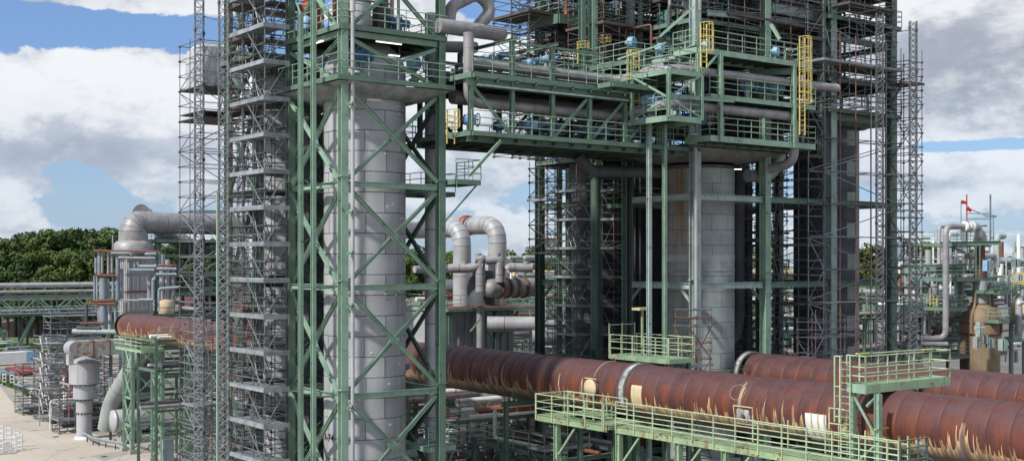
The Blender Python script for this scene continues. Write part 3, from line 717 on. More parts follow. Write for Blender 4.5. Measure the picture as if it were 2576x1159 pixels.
# small fastener plates
for i in range(34):
    a = vd+random.uniform(-1.3, 1.3); z = random.uniform(9.5, 29.5); mb = MB(); c = V((34.3+2.3*math.cos(a), 59.7+2.3*math.sin(a), z)); t = V((-math.sin(a), math.cos(a), 0))
    mb.beam(c-t*.07, c+t*.07, .03, .06); mb.build('tag_plate', WHITE, r1)
def bent_text(txt, cx, cy, r, a0, z, size, mat, parent):
    cu = bpy.data.curves.new('lettering', 'FONT'); cu.body = txt; cu.size = size; cu.extrude = .0; cu.offset = .006
    to = bpy.data.objects.new('tmp', cu); COL.objects.link(to); dg = bpy.context.evaluated_depsgraph_get()
    me = bpy.data.meshes.new_from_object(to.evaluated_get(dg)); bpy.data.objects.remove(to)
    for v in me.vertices:
        a = a0+v.co.x/r; v.co = (cx+r*math.cos(a), cy+r*math.sin(a), z+v.co.y)
    me.materials.clear(); me.materials.append(mat); o = bpy.data.objects.new('lettering', me); link(o, parent); return o
bent_text('R-74', 34.3, 59.7, 2.315, vd-math.radians(75), zof(1104, 67.6), .58, BLACK, r1)
# tarpaulin funnel under the ring walkway
def tarp(label, x0, y0, x1, y1, z, cx, cy, r, zb, mat, seed=1, nn=64, sag=.35):
    rs = random.Random(seed); mb = MB(); rings = []
    pts = []
    per = [((x0, y0), (x1, y0)), ((x1, y0), (x1, y1)), ((x1, y1), (x0, y1)), ((x0, y1), (x0, y0))]
    for (a, b) in per:
        for i in range(nn//4): t = i/(nn//4); pts.append((a[0]+(b[0]-a[0])*t, a[1]+(b[1]-a[1])*t))
    ph = [rs.uniform(0, 6.28) for _ in range(6)]
    for j in range(7):
        f = j/6; ring = []
        for i, (x, y) in enumerate(pts):
            a = math.atan2(y-cy, x-cx); rx, ry = cx+r*math.cos(a), cy+r*math.sin(a)
            w = .10*math.sin(a*9+ph[0]+f*3)*math.sin(f*3.14)+.07*math.sin(a*17+ph[1])*math.sin(f*3.14)
            zz = z+(zb-z)*(f**.8)-sag*math.sin(f*3.14)*(1+.4*math.sin(a*5+ph[2]))
            ring.append((x+(rx-x)*f+math.cos(a)*w, y+(ry-y)*f+math.sin(a)*w, zz))
        rings.append(ring)
    m = len(pts)
    for a, b in zip(rings, rings[1:]):
        for i in range(m): mb.add([a[i], a[(i+1) % m], b[(i+1) % m], b[i]], [(0, 1, 2, 3)], True)
    o = mb.build('tarpaulin', mat); tag(o, label, 'tarpaulin'); return o
tarp('grey tarpaulin slung like a funnel round the shoulder of the pale cylinder', 30.75, 56.15, 37.75, 62.9, 30.42, 34.3, 59.7, 2.34, 29.8, TARPG, sag=.12)
# downpipe and brackets on near column
dp = thing('rain_downpipe', (31.55, 56.2, 0), 'slim grey downpipe clamped to the near corner column of the front tower', 'downpipe')
mb = MB(); mb.tube((31.55, 56.2, 0), (31.55, 56.2, 34.2), .105, 12); mb.lathe([(.16, 34.1), (.16, 34.7)], (31.55, 56.2, 0), 12); mb.tube((31.55, 56.2, 34.7), (31.55, 56.2, 41), .12, 12); mb.build('pipe_run', LPIPE, dp)
for v in (265, 535, 637, 770, 1023):
    z = zof(v, 64); mb = MB(); mb.box(31.15, 56.02, z-.05, 31.66, 56.10, z+.05); mb.box(31.40, 56.02, z-.16, 31.48, 56.34, z+.16); mb.lathe([(.13, z-.07), (.13, z+.07)], (31.55, 56.2, 0), 10); mb.build('clamp', LGREEN, dp)
# two tall free posts by the left face
for k, (y, zt, lb) in enumerate(((58.9, 34.2, 'left'), (57.45, 34.7, 'right'))):
    r = thing('steel_post', (29.9, y, 0), 'tall pale green post with cranked head, the %s of two beside the front tower' % lb, 'post', 'free standing green posts')
    bar(r, 'post', (29.9, y, 0), (29.9, y, zt), ('H', .21, .26, .03), LGREEN, up=(0, 1, 0)); bar(r, 'cranked_head', (29.9, y, zt-.02), (29.75, y+.12, zt+.55), ('box', .18, .10), LGREEN)
    for z in (8.1, 13.8, 19.55, 25.05, 30.3): bar(r, 'tie', (30.05, y, z), (31.0, y, z), ('L', .08, .015), GREEN)
# grey pipe right of T1
pipe('grey lagged vertical pipe just right of the pale cylinder', [(38.9, 60, 0), (38.9, 60, 35.5)], .35, LPIPE, bands=2.75, bm=CLADCORE)
pipe('grey pipe loop rising over the left end of the pipe bridge', [(38.2, 57.0, 34.2), (38.25, 57.0, 35.3), (40.2, 57.0, 36.35), (41.2, 57.0, 35.5), (39.8, 57.0, 34.0)], .36, PIPE, bands=.4, bend=.8)
mb = MB(); mb.path([(37.0, 56.3, 34.0), (41.3, 56.3, 34.0)], .42, 18); mb.lathe([(.42, 0), (.4, .15), (.28, .28), (.0, .34)], (41.3, 56.3, 34.0), 18, 'X', cap=False)
tag(mb.build('collector_drum', PIPE), 'fat grey horizontal header drum with a domed end beside the tower top', 'drum')
pipe('second grey header pipe behind the domed drum by the tower top', [(37.5, 58.4, 33.2), (41.0, 58.4, 33.5)], .33, PIPE)
# top deck equipment
def boxtank(x, y, z, dx, dy, dz, mat, label, cat='tank', name='box_tank', legs=True):
    r = thing(name, (x, y, z), label, cat); mb = MB(); mb.cbox((x, y, z+.35+dz/2), (dx, dy, dz)); mb.build('casing', mat, r)
    mb = MB(); mb.cbox((x, y, z+.35+dz+.03), (dx+.08, dy+.08, .06)); mb.build('lid', mat, r)
    for sx in (-1, 1):
        for sy in (-1, 1): bar(r, 'leg', (x+sx*dx*.4, y+sy*dy*.4, z), (x+sx*dx*.4, y+sy*dy*.4, z+.35), ('box', .08, .08), DGREEN, up=(0, 1, 0))
    return r
def drum(label, x, y, z, r, h, mat, cat='tank', name='vertical_tank'):
    R_ = thing(name, (x, y, z), label, cat); mb = MB(); mb.lathe([(r*.9, z+.3), (r, z+.42), (r, z+.3+h), (r*.85, z+.42+h), (r*.3, z+.52+h)], (x, y, 0), 20); mb.build('shell', mat, R_)
    mb = MB(); mb.lathe([(r+.03, z+.3+h*.5), (r+.03, z+.36+h*.5)], (x, y, 0), 20); mb.build('band', CLADCORE, R_)
    for i in range(3): a = i*2.094; bar(R_, 'leg', (x+r*.8*math.cos(a), y+r*.8*math.sin(a), z), (x+r*.8*math.cos(a), y+r*.8*math.sin(a), z+.4), ('box', .08, .08), DGREEN, up=(0, 1, 0))
    return R_
drum('grey upright tank standing on the top deck of the front tower', 33.1, 58.2, 33.45, .62, 2.6, CLAD)
drum('dark upright tank standing beside the grey tank on the top deck', 34.6, 58.4, 33.45, .5, 1.2, DCLAD)
rb = boxtank(31.7, 61.2, 33.6, .75, .75, 1.5, REDOX, 'red-brown box standing at the left corner of the top deck', 'equipment box')
drum('pale drum under the red-brown box on the tower top deck', 30.9, 60.2, 33.4, .28, .5, LBLUE)
for i, (x, y, z, s) in enumerate(((35.4, 58.0, 33.45, 1.0), (36.2, 59.5, 33.45, 1.1))):
    actuator(x, y, z, s, ('bare', 'rearmost')[i]+' blue valve actuator on the top deck of the front tower, %s' % ('beside the dark tank' if i == 0 else 'near the right column'), yaw=i)
for i, (x, y) in enumerate(((32.6, 57.6), (36.6, 58.2), (32.4, 61))):
    actuator(x, y, 31.1, 1.25, 'blue motor hanging under the top deck, %s the pale dome' % ('in front left of', 'right of', 'behind')[i], LBLUE if i == 1 else BLUE, yaw=i*.8)
random.seed(21)
for i in range(9):
    x = random.uniform(32, 37); y = random.uniform(57.2, 62); r = random.choice((.06, .09, .13)); h = random.uniform(1, 6.5)
    z0 = 33.46
    pipe('small process pipe among the equipment on the front tower top deck', [(x, y, z0), (x, y, z0+h), (x+random.choice((-1, 1))*random.uniform(.8, 2.2), y, z0+h), ], r, random.choice((PIPE, LPIPE, GREYCOL, RUST, CREAM)), 'small pipes on the front tower top deck', n=8)
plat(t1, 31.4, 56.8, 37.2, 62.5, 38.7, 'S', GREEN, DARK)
mb = MB()
for i in range(5): mb.tube((31.3, 57+i*1.1, 33.05), (37.2, 57+i*1.1, 33.0), .05, 5)
mb.build('under_deck_conduit', DARK, t1)
lamp(33.2, 56.6, 32.75, 34.8, 56.6, 'lit strip light under the right half of the front tower top deck')
lamp(31.0, 58.4, 32.8, 31.0, 59.8, 'lit strip light under the left edge of the front tower top deck')
lamp(34.6, 57.6, 32.3, 35.3, 57.6, 'small lit strip light above the pale dome')

# stair flights between the two left towers; the dark box stands in for shade
ss = thing('stair_tower', (33.7, 65, 0), 'green stair flights before a dark box added as shade, behind the front left tower', 'stair tower')
mb = MB(); mb.box(33.2, 64.4, 0, 36.6, 66.2, 29.5); mb.build('shade_box', DCLAD, ss)  # plain dark box added to make the gap read as shaded
for i in range(10):
    z = i*2.8+1; s = i % 2
    a, b = ((31.9, 64.1, z), (35.3, 64.1, z+2.4)) if s else ((35.3, 64.1, z), (31.9, 64.1, z+2.4))
    for dy in (0, .7):
        mb = MB(); mb.beam((a[0], a[1]-dy, a[2]), (b[0], b[1]-dy, b[2]), .05, .25); mb.build('stringer', DGREEN, ss)
    mb = MB()
    for k in range(1, 12): t = k/12; x = a[0]+(b[0]-a[0])*t; zz = a[2]+(b[2]-a[2])*t; mb.box(x-.13, 63.42, zz-.02, x+.13, 64.08, zz+.02)
    mb.build('tread', DGREEN, ss, kind='stuff')
    mb = MB(); railing(mb, [V(a)-V((0, .72, 0)), V(b)-V((0, .72, 0))], sp=1); mb.build('guard_rail', GREEN, ss)
    mb = MB(); mb.box(31.2, 63.4, z+2.4, 31.95, 64.8, z+2.46); mb.build('landing', DGREEN, ss)

# ---- side platforms right of T1
pt = thing('side_platform', (38.4, 57, 25.4), 'small green side platform with rails and knee brace, right of the front tower', 'platform')
plat(pt, 37.7, 55.6, 39.4, 58.0, 25.5, 'SE', GREEN, DGREEN, rmat=LGREEN, sp=.8); bar(pt, 'knee_brace', (37.4, 56.2, 23.2), (39.2, 55.8, 25.2), ('L', .1, .02), GREEN)
pt = thing('side_platform', (37.3, 58.5, 10.5), 'small railed green platform low down between the pale cylinder and the column', 'platform')
plat(pt, 36.75, 56.9, 38.6, 60, 10.6, 'SE', LGREEN, GREEN, rmat=LGREEN, sp=.8)
bar(pt, 'knee_brace', (37.4, 57.0, 8.2), (38.5, 57.0, 10.3), ('L', .1, .02), GREEN)
pt = thing('side_platform', (38.5, 62, 28.0), 'green platform with blue motors behind the front tower, right of the cylinder', 'platform')
plat(pt, 36.2, 63.1, 39.8, 65.5, 28.1, 'SE', GREEN, DARK, rmat=LGREEN)
actuator(37.2, 63.6, 28.1, 1.2, 'blue motor on the platform seen between cylinder and right column', yaw=.4); actuator(38.8, 63.8, 28.1, 1.2, 'light blue motor on the platform just left of the right column', LBLUE, yaw=1)
pt = thing('side_platform', (38.5, 66, 19), 'mid level green platform behind the right column of the front tower', 'platform')
plat(pt, 39.5, 62, 42.0, 64.5, 25.2, 'SEW', GREEN, DARK, rmat=LGREEN)
actuator(37.6, 61.6, 13.9, 1.0, 'small blue box valve low down right of the pale cylinder', BLUE)

# ---- T0: rear left tower
t0 = thing('braced_steel_tower', (34.3, 70.2, 0), 'green steel tower standing behind the scaffold stair tower on the left', 'steel tower', 'green steel towers around the vessels')
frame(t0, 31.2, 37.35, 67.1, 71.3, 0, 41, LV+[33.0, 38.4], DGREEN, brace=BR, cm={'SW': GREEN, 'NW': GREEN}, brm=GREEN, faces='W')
vessel('grey cylinder half hidden behind the scaffold stair tower on the left', 34.1, 69.4, 1.9, 0, 31.5, 1.125, 6, CLAD, zlow=9, dome=(1.6, 0, .7))
plat(t0, 30.7, 66.5, 38, 71.6, 33.3, 'SW', GREEN, DARK); plat(t0, 30.7, 66.5, 38, 71.6, 38.7, 'SW', GREEN, DARK)
tarp('grey tarpaulin round the neck of the rear left cylinder', 31.4, 67.4, 37.2, 71.2, 31.0, 34.1, 69.4, 1.93, 30.2, TARPD, 5, sag=.1)

# ---- scaffold stair tower in front (S2)
random.seed(5)
DZ = 27.9
s2 = scaffold('tall galvanised scaffold stair tower with decks every two metres, left of the front steel tower', 29.0, 61.4, 30.3, 65.8, 0, 40, 1, 3, 2.0, decks=[DZ-2*i+.0 for i in range(-6, 13)], ladd=1, group='scaffold towers', zoff=(DZ % 2), r=.032, redposts=.25, brace=0, pm_=DTUBE, faces='SWNE')
brm = MB()
for i in range(-6, 13):
    z = DZ-2*i
    # wide diagonal stair strings and braces
    brm.beam((28.93, 63.6, z+1.95), (28.93, 61.5, z+.1), .045, .045); brm.beam((29.05, 61.32, z+.1), (30.25, 61.32, z+1.95), .045, .045)
brm.build('diagonal_brace', GALV, s2, kind='stuff')
for i in range(-6, 13):
    z = DZ-2*i; mb = MB(); mb.beam((28.85, 65.9, z-.02), (28.85, 61.25, z-.02), .05, .17); mb.build('fascia_board', BOARD, s2); mb = MB(); mb.beam((28.85, 61.25, z-.02), (30.42, 61.25, z-.02), .06, .22); mb.build('fascia_board', BOARD, s2)
sx = scaffold('scaffold of weathered tubes wrapped round the rear left tower', 30.0, 66.3, 31.0, 68.6, 0, 40, 1, 1, 2.0, decks=[6, 10, 14, 18, 24, 30, 34, 36], dm=WBOARD, ladd=1, tm=DTUBE, pm_=GALV, redposts=.2, brace=.8)
scaffold('narrow scaffold close to the right edge of the rear left tower', 31.2, 65.2, 34.6, 66.4, 0, 40, 2, 1, 2.0, decks=[12, 20, 26, 32, 36], dm=WBOARD, tm=DTUBE, redposts=.3, faces='SWE')
scaffold('far scaffold bay behind the rear left tower', 34.9, 76.5, 40.5, 78.0, 0, 41, 3, 1, 2.0, decks=[8, 16, 34, 36, 38], dm=WBOARD, tm=DTUBE, faces='SW')
# wrapped scaffold at the far left (S1)
s1 = scaffold('slender scaffold tower with a tarpaulin hut near its top, leftmost against the sky', 30.7, 74.5, 34.0, 78.0, 0, 34.6, 1, 2, 2.0, decks=[32.2, 30.2, 30.6], dm=WBOARD, tm=GALV, pm_=DTUBE, zoff=.2, ladd=0, r=.03, toe=False, rails=2)
for z in (12.2, 16.2, 20.2, 24.2): mb = MB(); mb.box(30.7, 74.5, z, 34.0, 74.8, z+.05); mb.build('plank', BOARD, s1)
mb = MB(); n_ = 16
hut = [(31.0, 74.8), (33.8, 74.8), (33.8, 77.7), (31.0, 77.7)]
rings = []
for z, sc_ in ((32.35, 1.0), (33.2, 1.03), (34.2, .99), (34.9, .96), (35.15, .8)):
    ring = []
    for i in range(4):
        a, b = V((*hut[i], 0)), V((*hut[(i+1) % 4], 0))
        for j in range(8):
            p = a+(b-a)*(j/8); c = V((32.4, 76.2, 0)); q = c+(p-c)*(sc_+random.uniform(-.02, .025)); ring.append((q.x, q.y, z+random.uniform(-.06, .06)))
    rings.append(ring)
for a, b in zip(rings, rings[1:]):
    for i in range(32): mb.add([a[i], a[(i+1) % 32], b[(i+1) % 32], b[i]], [(0, 1, 2, 3)])
mb.add(rings[-1], [tuple(range(32))])
o = mb.build('tarpaulin_hut', TARP); tag(o, 'light grey sheeted hut on the upper deck of the leftmost scaffold', 'tarpaulin')
ladder(s1, (32.6, 76.4, 30.3), (33.1, 76.4, 32.4), (0, 1, 0), .4, GALV)
p = ray(501, HV, 72); mast('slim lattice mast rising past the sheeted hut, left of the pair', p.x, p.y, 0, 42, .50, GALV, 'Z')
p = ray(563, HV, 70); mast('heavier lattice mast close left of the scaffold stair tower', p.x, p.y, 0, 42, .55, GALV, 'X')
pp = P(548, HV, 71); r = thing('steel_post', (pp.x, pp.y, 0), 'thin pale green post standing against the heavier lattice mast', 'post'); bar(r, 'post', (pp.x, pp.y, 0), (pp.x, pp.y, 25), ('box', .14, .14), LGREEN, up=(0, 1, 0))
bar(s1, 'tie_tube', P(512, 42, 72), P(553, 52, 72), ('t', .03, 6), GALV); bar(s1, 'tie_tube', P(512, 107, 72), P(553, 112, 72), ('t', .03, 6), GALV)
scaffold('low scaffold at the foot of the slim lattice mast', 29.2, 71.2, 31.0, 73.4, 0, 16, 2, 1, 2.0, decks=[6, 12, 18], dm=BOARD, tm=GALV, redposts=.3, ladd=1)

# ---- the rusty duct
DUCT = rustpipe('rusted_duct_steel', PX, PZ, 1.3)
DUCT2 = rustpipe('rusted_duct_steel_rear', 59.4, 13.6, 5.1, .12)
def bigduct(label, px, pz, y0, y1, mat, r=PR):
    root = thing('rusty_duct', (px, y0, pz-r), label, 'industrial duct', 'rusty ducts')
    L_ = 1.1; k = int((y1-y0)/L_); me = None
    for i in range(k):
        if me is None:
            mb = MB(); mb.lathe([(r-.035, 0), (r-.012, .03), (r, .12), (r+.012, L_/2), (r, L_-.12), (r-.012, L_-.03), (r-.035, L_)], (0, 0, 0), 56, 'Y', cap=False); me = mb.mesh('duct_section', mat)
        o = bpy.data.objects.new('duct_section', me); link(o, root, M.Translation((px, y0+i*L_, pz)) @ M.Rotation(random.uniform(0, 6), 4, 'Y'))
    mb = MB(); mb.lathe([(r-.05, y0), (r-.05, y0+k*L_)], (px, 0, pz), 40, 'Y'); mb.build('liner', RUST, root)
    return root
d1 = bigduct('long rust-red duct crossing the lower right in front of the towers', PX, PZ, 19.8, 136, DUCT)
mb = MB(); mb.lathe([(PR, 0), (PR-.06, .3), (PR-.35, .8), (PR-.9, 1.15), (.05, 1.25)], (PX, 136, PZ), 40, 'Y', cap=False); mb.build('end_cap', DUCT, d1)
def yat(u, X=PX-1.4):   # where the sight line of column u crosses the plane x = X
    t = (u-CX)/F; return X*(RGT.x-t*FWD.x)/(t*FWD.y-RGT.y)
def ring(root, px, pz, y, r, w, h, mat, name='ring'):
    mb = MB(); mb.lathe([(r-.02, -w/2), (r+h, -w/2), (r+h, w/2), (r-.02, w/2)], (px, y, pz), 48, 'Y', cap=False); return mb.build(name, mat, root)
y = yat(1566)
ring(d1, PX, PZ, y, PR, .42, .07, STONE, 'expansion_joint')
for dy in (-.27, .27): ring(d1, PX, PZ, y+dy, PR, .06, .12, CLADCORE, 'flange')
for uu in (1492, 1168): ring(d1, PX, PZ, yat(uu), PR, .03, .03, PALEG if uu == 1492 else RUST, 'weld_ring')
def onpipe(y, ang, r=PR, px=PX, pz=PZ): return V((px-r*math.cos(ang), y, pz+r*math.sin(ang)))
def patch(root, y0, y1, a0, a1, mat, name, off=.03, n=10, r=PR, px=PX, pz=PZ):
    mb = MB(); rr = r+off
    vs = []
    for i in range(n+1):
        a = a0+(a1-a0)*i/n
        for (rx, yy) in ((r-.05, y0), (rr, y0+.01), (rr, y1-.01), (r-.05, y1)): q = onpipe(yy, a, rx, px, pz); vs.append(q)
    fs = [(i*4+j, i*4+j+1, i*4+5+j, i*4+4+j) for i in range(n) for j in range(3)]; fs += [(0, 1, 2, 3), (n*4+3, n*4+2, n*4+1, n*4)]
    mb.add(vs, fs); return mb.build(name, mat, root)
yp = yat(1590); patch(d1, yp-.85, yp, -.55, .32, CREAM, 'bare_plate')
yp = yat(1873); 
for (ya, yb, aa, ab) in ((yp-.66, yp+.66, .02, .06), (yp-.66, yp+.66, -.62, -.58), (yp-.66, yp-.60, -.6, .04), (yp+.60, yp+.66, -.6, .04)): patch(d1, ya, yb, aa, ab, CREAM, 'hatch_frame', .06, 4)
patch(d1, yp-.42, yp+.42, -.52, -.06, STONE, 'hatch_cover', .05)
q = onpipe(yp, -.28, PR+.08); mb = MB(); mb.lathe([(.10, 0), (.10, .12)], q-V((.1, 0, 0)), 10, 'X'); mb.build('hatch_knob', RUST, d1)
yp = yat(2050); patch(d1, yp-.75, yp+.5, -.85, .10, WHITE, 'white_patch_plate', .05)
for i in range(3): patch(d1, yp-.7+i*.38, yp-.62+i*.38, -.85, .12, CREAM, 'plate_rib', .10)
yp = yat(2312); patch(d1, yp-.22, yp+.22, -1.15, -.35, STONE, 'grey_patch_plate', .02)
# manhole nozzle
y = yat(1495); c = onpipe(y, .02); mb = MB()
mb.lathe([(.42, 0), (.42, -.35), (.52, -.35), (.52, -.44), (.34, -.44), (.30, -.58), (.0, -.6)], c+V((.15, 0, 0)), 22, 'X'); mh = mb.build('manhole', CREAM, d1)
ringm = MB()
for i in range(12): a = i*.524; ringm.tube(c+V((.08, .62*math.cos(a), .62*math.sin(a))), c+V((.08, .62*math.cos(a+.524), .62*math.sin(a+.524))), .035, 5)
ringm.build('manhole_ring', RUST, d1)
bar(d1, 'hinge_bar', c+V((-.2, .5, .55)), c+V((-.2, -.5, .55)), ('t', .04, 6), CREAM)
# chalk-like weld circle and lugs
cc = onpipe(yat(1857), .52); mb = MB(); e1 = V((0, 1, 0)); e2 = V((math.sin(.52), 0, math.cos(.52)))
for i in range(22):
    a = i*2*math.pi/22; b_ = a+2*math.pi/22*.8; nrm = V((-math.cos(.52), 0, math.sin(.52)))
    pr = lambda t: onpipe(yat(1852)+.5*math.cos(t), .52+.42*math.sin(t)/PR, PR+.02)
    mb.tube(pr(a), pr(b_), .011, 4)
mb.build('weld_ring_mark', CREAM, d1)
def lug(root, y, px=PX, pz=PZ, r=PR):
    mb = MB(); c = V((px, y, pz+r+.14))
    for i in range(10): a = i*math.pi/9*1.0; b_ = (i+1)*math.pi/9; 
    for i in range(9): a = i*math.pi/9; b_ = (i+1)*math.pi/9; mb.tube(c+V((0, .17*math.cos(a), .2*math.sin(a)-.14)), c+V((0, .17*math.cos(b_), .2*math.sin(b_)-.14)), .04, 5)
    mb.build('lifting_lug', RUST, root)
for uu in (1498, 2520): lug(d1, yat(uu))
d2 = bigduct('second rust-red duct running behind, ending at the right concrete-grey vessel', 59.4, 13.6, 30, 53.3, DUCT2, 1.45)
ye = yat(1890, 59.4); ring(d2, 59.4, 13.6, ye, 1.45, .3, .06, STONE, 'expansion_joint')
for dy in (-.2, .2): ring(d2, 59.4, 13.6, ye+dy, 1.45, .05, .10, CLADCORE, 'flange')
for uu in (1995, 2315): lug(d2, yat(uu, 59.4), 59.4, 13.6, 1.45)
# duct supports
sup = [(62, 'behind the front tower'), (74, 'right of the front tower foot'), (50.5, 'under the walkway end'), (38.5, 'under the middle of the walkway')]
for y, tx in sup:
    r = thing('duct_support', (PX, y, 0), 'green portal frame carrying the rusty duct %s' % tx, 'support frame', 'green frames under the rusty duct')
    for s in (-1, 1): bar(r, 'column', (PX+s*1.5, y, 0), (PX+s*1.5, y, 12.0), ('H', .26, .26, .03), GREEN, up=(0, 1, 0))
    bar(r, 'saddle_beam', (PX-1.9, y, 11.9), (PX+1.9, y, 11.9), ('H', .26, .32, .03), GREEN)
    for z in (4, 8): bar(r, 'cross_beam', (PX-1.4, y, z), (PX+1.4, y, z), ('H', .18, .22, .02), GREEN)
    bar(r, 'brace', (PX-1.4, y, 4.2), (PX+1.4, y, 7.8), ('L', .1, .02), LGREEN); bar(r, 'brace', (PX-1.4, y+.12, 7.8), (PX+1.4, y+.12, 4.2), ('L', .1, .02), LGREEN)
    mb = MB(); mb.lathe([(PR+.02, -.2), (PR+.12, -.2), (PR+.12, .2), (PR+.02, .2)], (PX, y, PZ), 20, 'Y', cap=False, a0=math.pi*.72, a1=math.pi*1.28); mb.build('saddle', GREEN, r)

# ---- walkway along the duct
wk = thing('steel_walkway', (44, 44, 12), 'pale green rust-flaked walkway with rails running beside the rusty duct', 'walkway')
WX0, WX1, WZ = 43.5, 44.9, 12.12
def walkseg(x0, x1, y0, y1, z):
    n_ = int((y1-y0)/1.5)
    for i in range(n_):
        a = y0+(y1-y0)*i/n_; b_ = y0+(y1-y0)*(i+1)/n_; mb = MB(); mb.box(x0+.06, a+.012, z-.05, x1-.06, b_-.012, z+random.uniform(-.006, .006)); mb.build('deck_plate', PALEG, wk)
    for x in (x0, x1): bar(wk, 'edge_beam', (x, y0, z-.17), (x, y1, z-.17), ('H', .12, .36, .02), RUSTBEAM)
    k = int((y1-y0)/1.5)
    for i in range(k+1): y = y0+(y1-y0)*i/k; bar(wk, 'cross_beam', (x0+.07, y, z-.16), (x1-.07, y, z-.16), ('box', .08, .16), PALEG)
walkseg(WX0, WX1, 31.6, 48.9, WZ); walkseg(43.0, 45.4, 49.0, 55.2, WZ+.05)
def railobj(root, a, b, z, h, rails, sp, mat, r=.03):
    a, b = V((*a, z)), V((*b, z)); k = max(1, round((b-a).length/sp))
    for i in range(k+1):
        p = a+(b-a)*(i/k); bar(root, 'rail_post', p-V((0, 0, .25)), p+V((0, 0, h)), ('box', .07, .05), mat, up=(0, 1, 0))
    for q in rails: bar(root, 'rail', a+V((0, 0, q)), b+V((0, 0, q)), ('t', r, 6), mat)
RZ = (.22, .46, .72, .98, 1.32)
railobj(wk, (WX0-.06, 31.6), (WX0-.06, 48.8), WZ, 1.34, RZ, 1.45, PALERAIL)
railobj(wk, (WX1, 31.6), (WX1, 40.4), WZ, 1.34, RZ[1::2], 2.0, PALERAIL)
railobj(wk, (42.94, 49.3), (42.94, 55.1), WZ, 1.25, (.4, .8, 1.22), 1.45, PALERAIL)
railobj(wk, (42.95, 55.15), (45.3, 55.15), WZ, 1.25, (.4, .8, 1.22), 1.2, PALERAIL)
railobj(wk, (45.35, 50.0), (45.35, 55.1), WZ, 1.25, (.4, .8, 1.22), 1.6, PALERAIL)
railobj(wk, (42.95, 49.2), (43.5, 49.2), WZ, 1.25, (.4, .8, 1.22), .6, PALERAIL)
mb = MB(); mb.box(43.3, 50.4, WZ+.05, 44.9, 53.0, WZ+.12)
mb.box(43.3, 50.4, WZ+.30, 44.9, 53.0, WZ+.36); mb.build('raised_step', PALEG, wk)
railobj(wk, (43.25, 50.4), (43.25, 52.9), WZ+.36, 1.2, (.4, .8, 1.18), .9, PALERAIL)
for y, x in ((53.5, 43.2), (48.7, 43.6), (44.2, 43.6), (41, 43.6), (37.6, 43.6), (34.4, 43.6)):
    bar(wk, 'column', (x, y, 0), (x, y, WZ-.36), ('H', .30, .30, .03), PALEG, up=(0, 1, 0)); bar(wk, 'column', (44.9, y, 0), (44.9, y, WZ-.36), ('H', .24, .24, .03), GREEN, up=(0, 1, 0))
    bar(wk, 'brace', (x, y, WZ-2.2), (x, y-1.6, WZ-.4), ('L', .1, .02), PALEG)
for i in range(2): bar(wk, 'brace', (43.6, 33+i*3, 9.2+(i % 2)*2.4), (43.6, 36+i*3, 11.6-(i % 2)*2.4), ('L', .09, .02), GREEN)
# ---- crossover platform above the duct
co = thing('crossover_platform', (48, 34.4, 12), 'pale green railed platform bridging over the rusty duct, lower right', 'platform')
x0, x1, y0, y1, z = 44.9, 51.3, 33.8, 34.8, 15.42
mb = MB(); mb.box(x0, y0, z-.04, x1, y1, z); mb.build('deck', PALEG, co)
for (a, b) in (((x0, y0), (x1, y0)), ((x0, y1), (x0, y0)), ((x1, y0), (x1, y1)), ((x1, y1), (x0, y1))): bar(co, 'edge_beam', (*a, z-.14), (*b, z-.14), ('box', .08, .40), LGREEN if a[1] != b[1] else PALEG)
RR = (.42, .82, 1.32)
railobj(co, (x0, y0), (x1, y0), z, 1.34, RR, 1.5, PALERAIL, .034); railobj(co, (x0, y1), (x0, y0), z, 1.34, RR, 1.3, PALERAIL, .034)
railobj(co, (x1, y0), (x1, y1), z, 1.34, RR, 1.3, PALERAIL, .034); railobj(co, (x0+.9, y1), (x1, y1), z, 1.34, RR, 1.5, PALERAIL, .034)
for (x, y) in ((45.05, 34.6), (50.4, 34.7)): bar(co, 'column', (x, y, 0 if x > 46 else WZ), (x, y, z-.3), ('H', .24, .24, .025), LGREEN, up=(0, 1, 0))
bar(co, 'column', (45.0, 33.2, 0), (45.0, 33.2, z-.3), ('H', .26, .26, .03), LGREEN, up=(0, 1, 0))
bar(co, 'brace', (45.05, 34.6, 15.0), (45.0, 33.3, 13.2), ('box', .09, .09), LGREEN); bar(co, 'tie_beam', (45.05, 34.6, 13.1), (45.0, 33.3, 13.1), ('box', .10, .14), LGREEN)
bar(co, 'brace', (45.0, 33.3, 12.9), (45.0, 35.2, 11.2), ('box', .08, .08), PALEG)
for (a, b) in (((45.0, 33.8), (45.9, 33.8)), ((50.4, 34.9), (49.9, 34.9))): bar(co, 'knee_brace', (a[0], a[1], z-.9), (b[0], b[1], z-.35), ('box', .10, .10), LGREEN)
ladder(co, (44.72, 34.75, WZ), (44.72, 34.75, z+1.3), (0, 1, 0), .5, PALERAIL, r=.035); 
railobj(co, (44.35, 34.75), (44.35, 35.05), 14.0, 2.7, (.0, 1.35, 2.7), .3, PALERAIL)
for q in (0, .9, 2.7): bar(co, 'cage_hoop', (44.35, 35.05, 14.0+q), (44.85, 35.0, 14.0+q), ('t', .03, 6), PALERAIL)
for (x, y, zz, l) in ((45.0, 34.2, z+1.40, 0), (49.4, 33.8, z+1.40, 0), (45.0, 33.2, WZ+1.44, 0)):
    mb = MB(); mb.box(x-.2, y-.05, zz, x+.7, y+.05, zz+.05); mb.build('yellow_bar', YEL, co)
railobj(co, (43.4, 31.0), (43.4, 31.55), WZ, 1.34, RZ, .5, PALERAIL); railobj(co, (43.5, 31.0), (45.4, 31.0), WZ, 1.34, RZ, .6, GREEN)
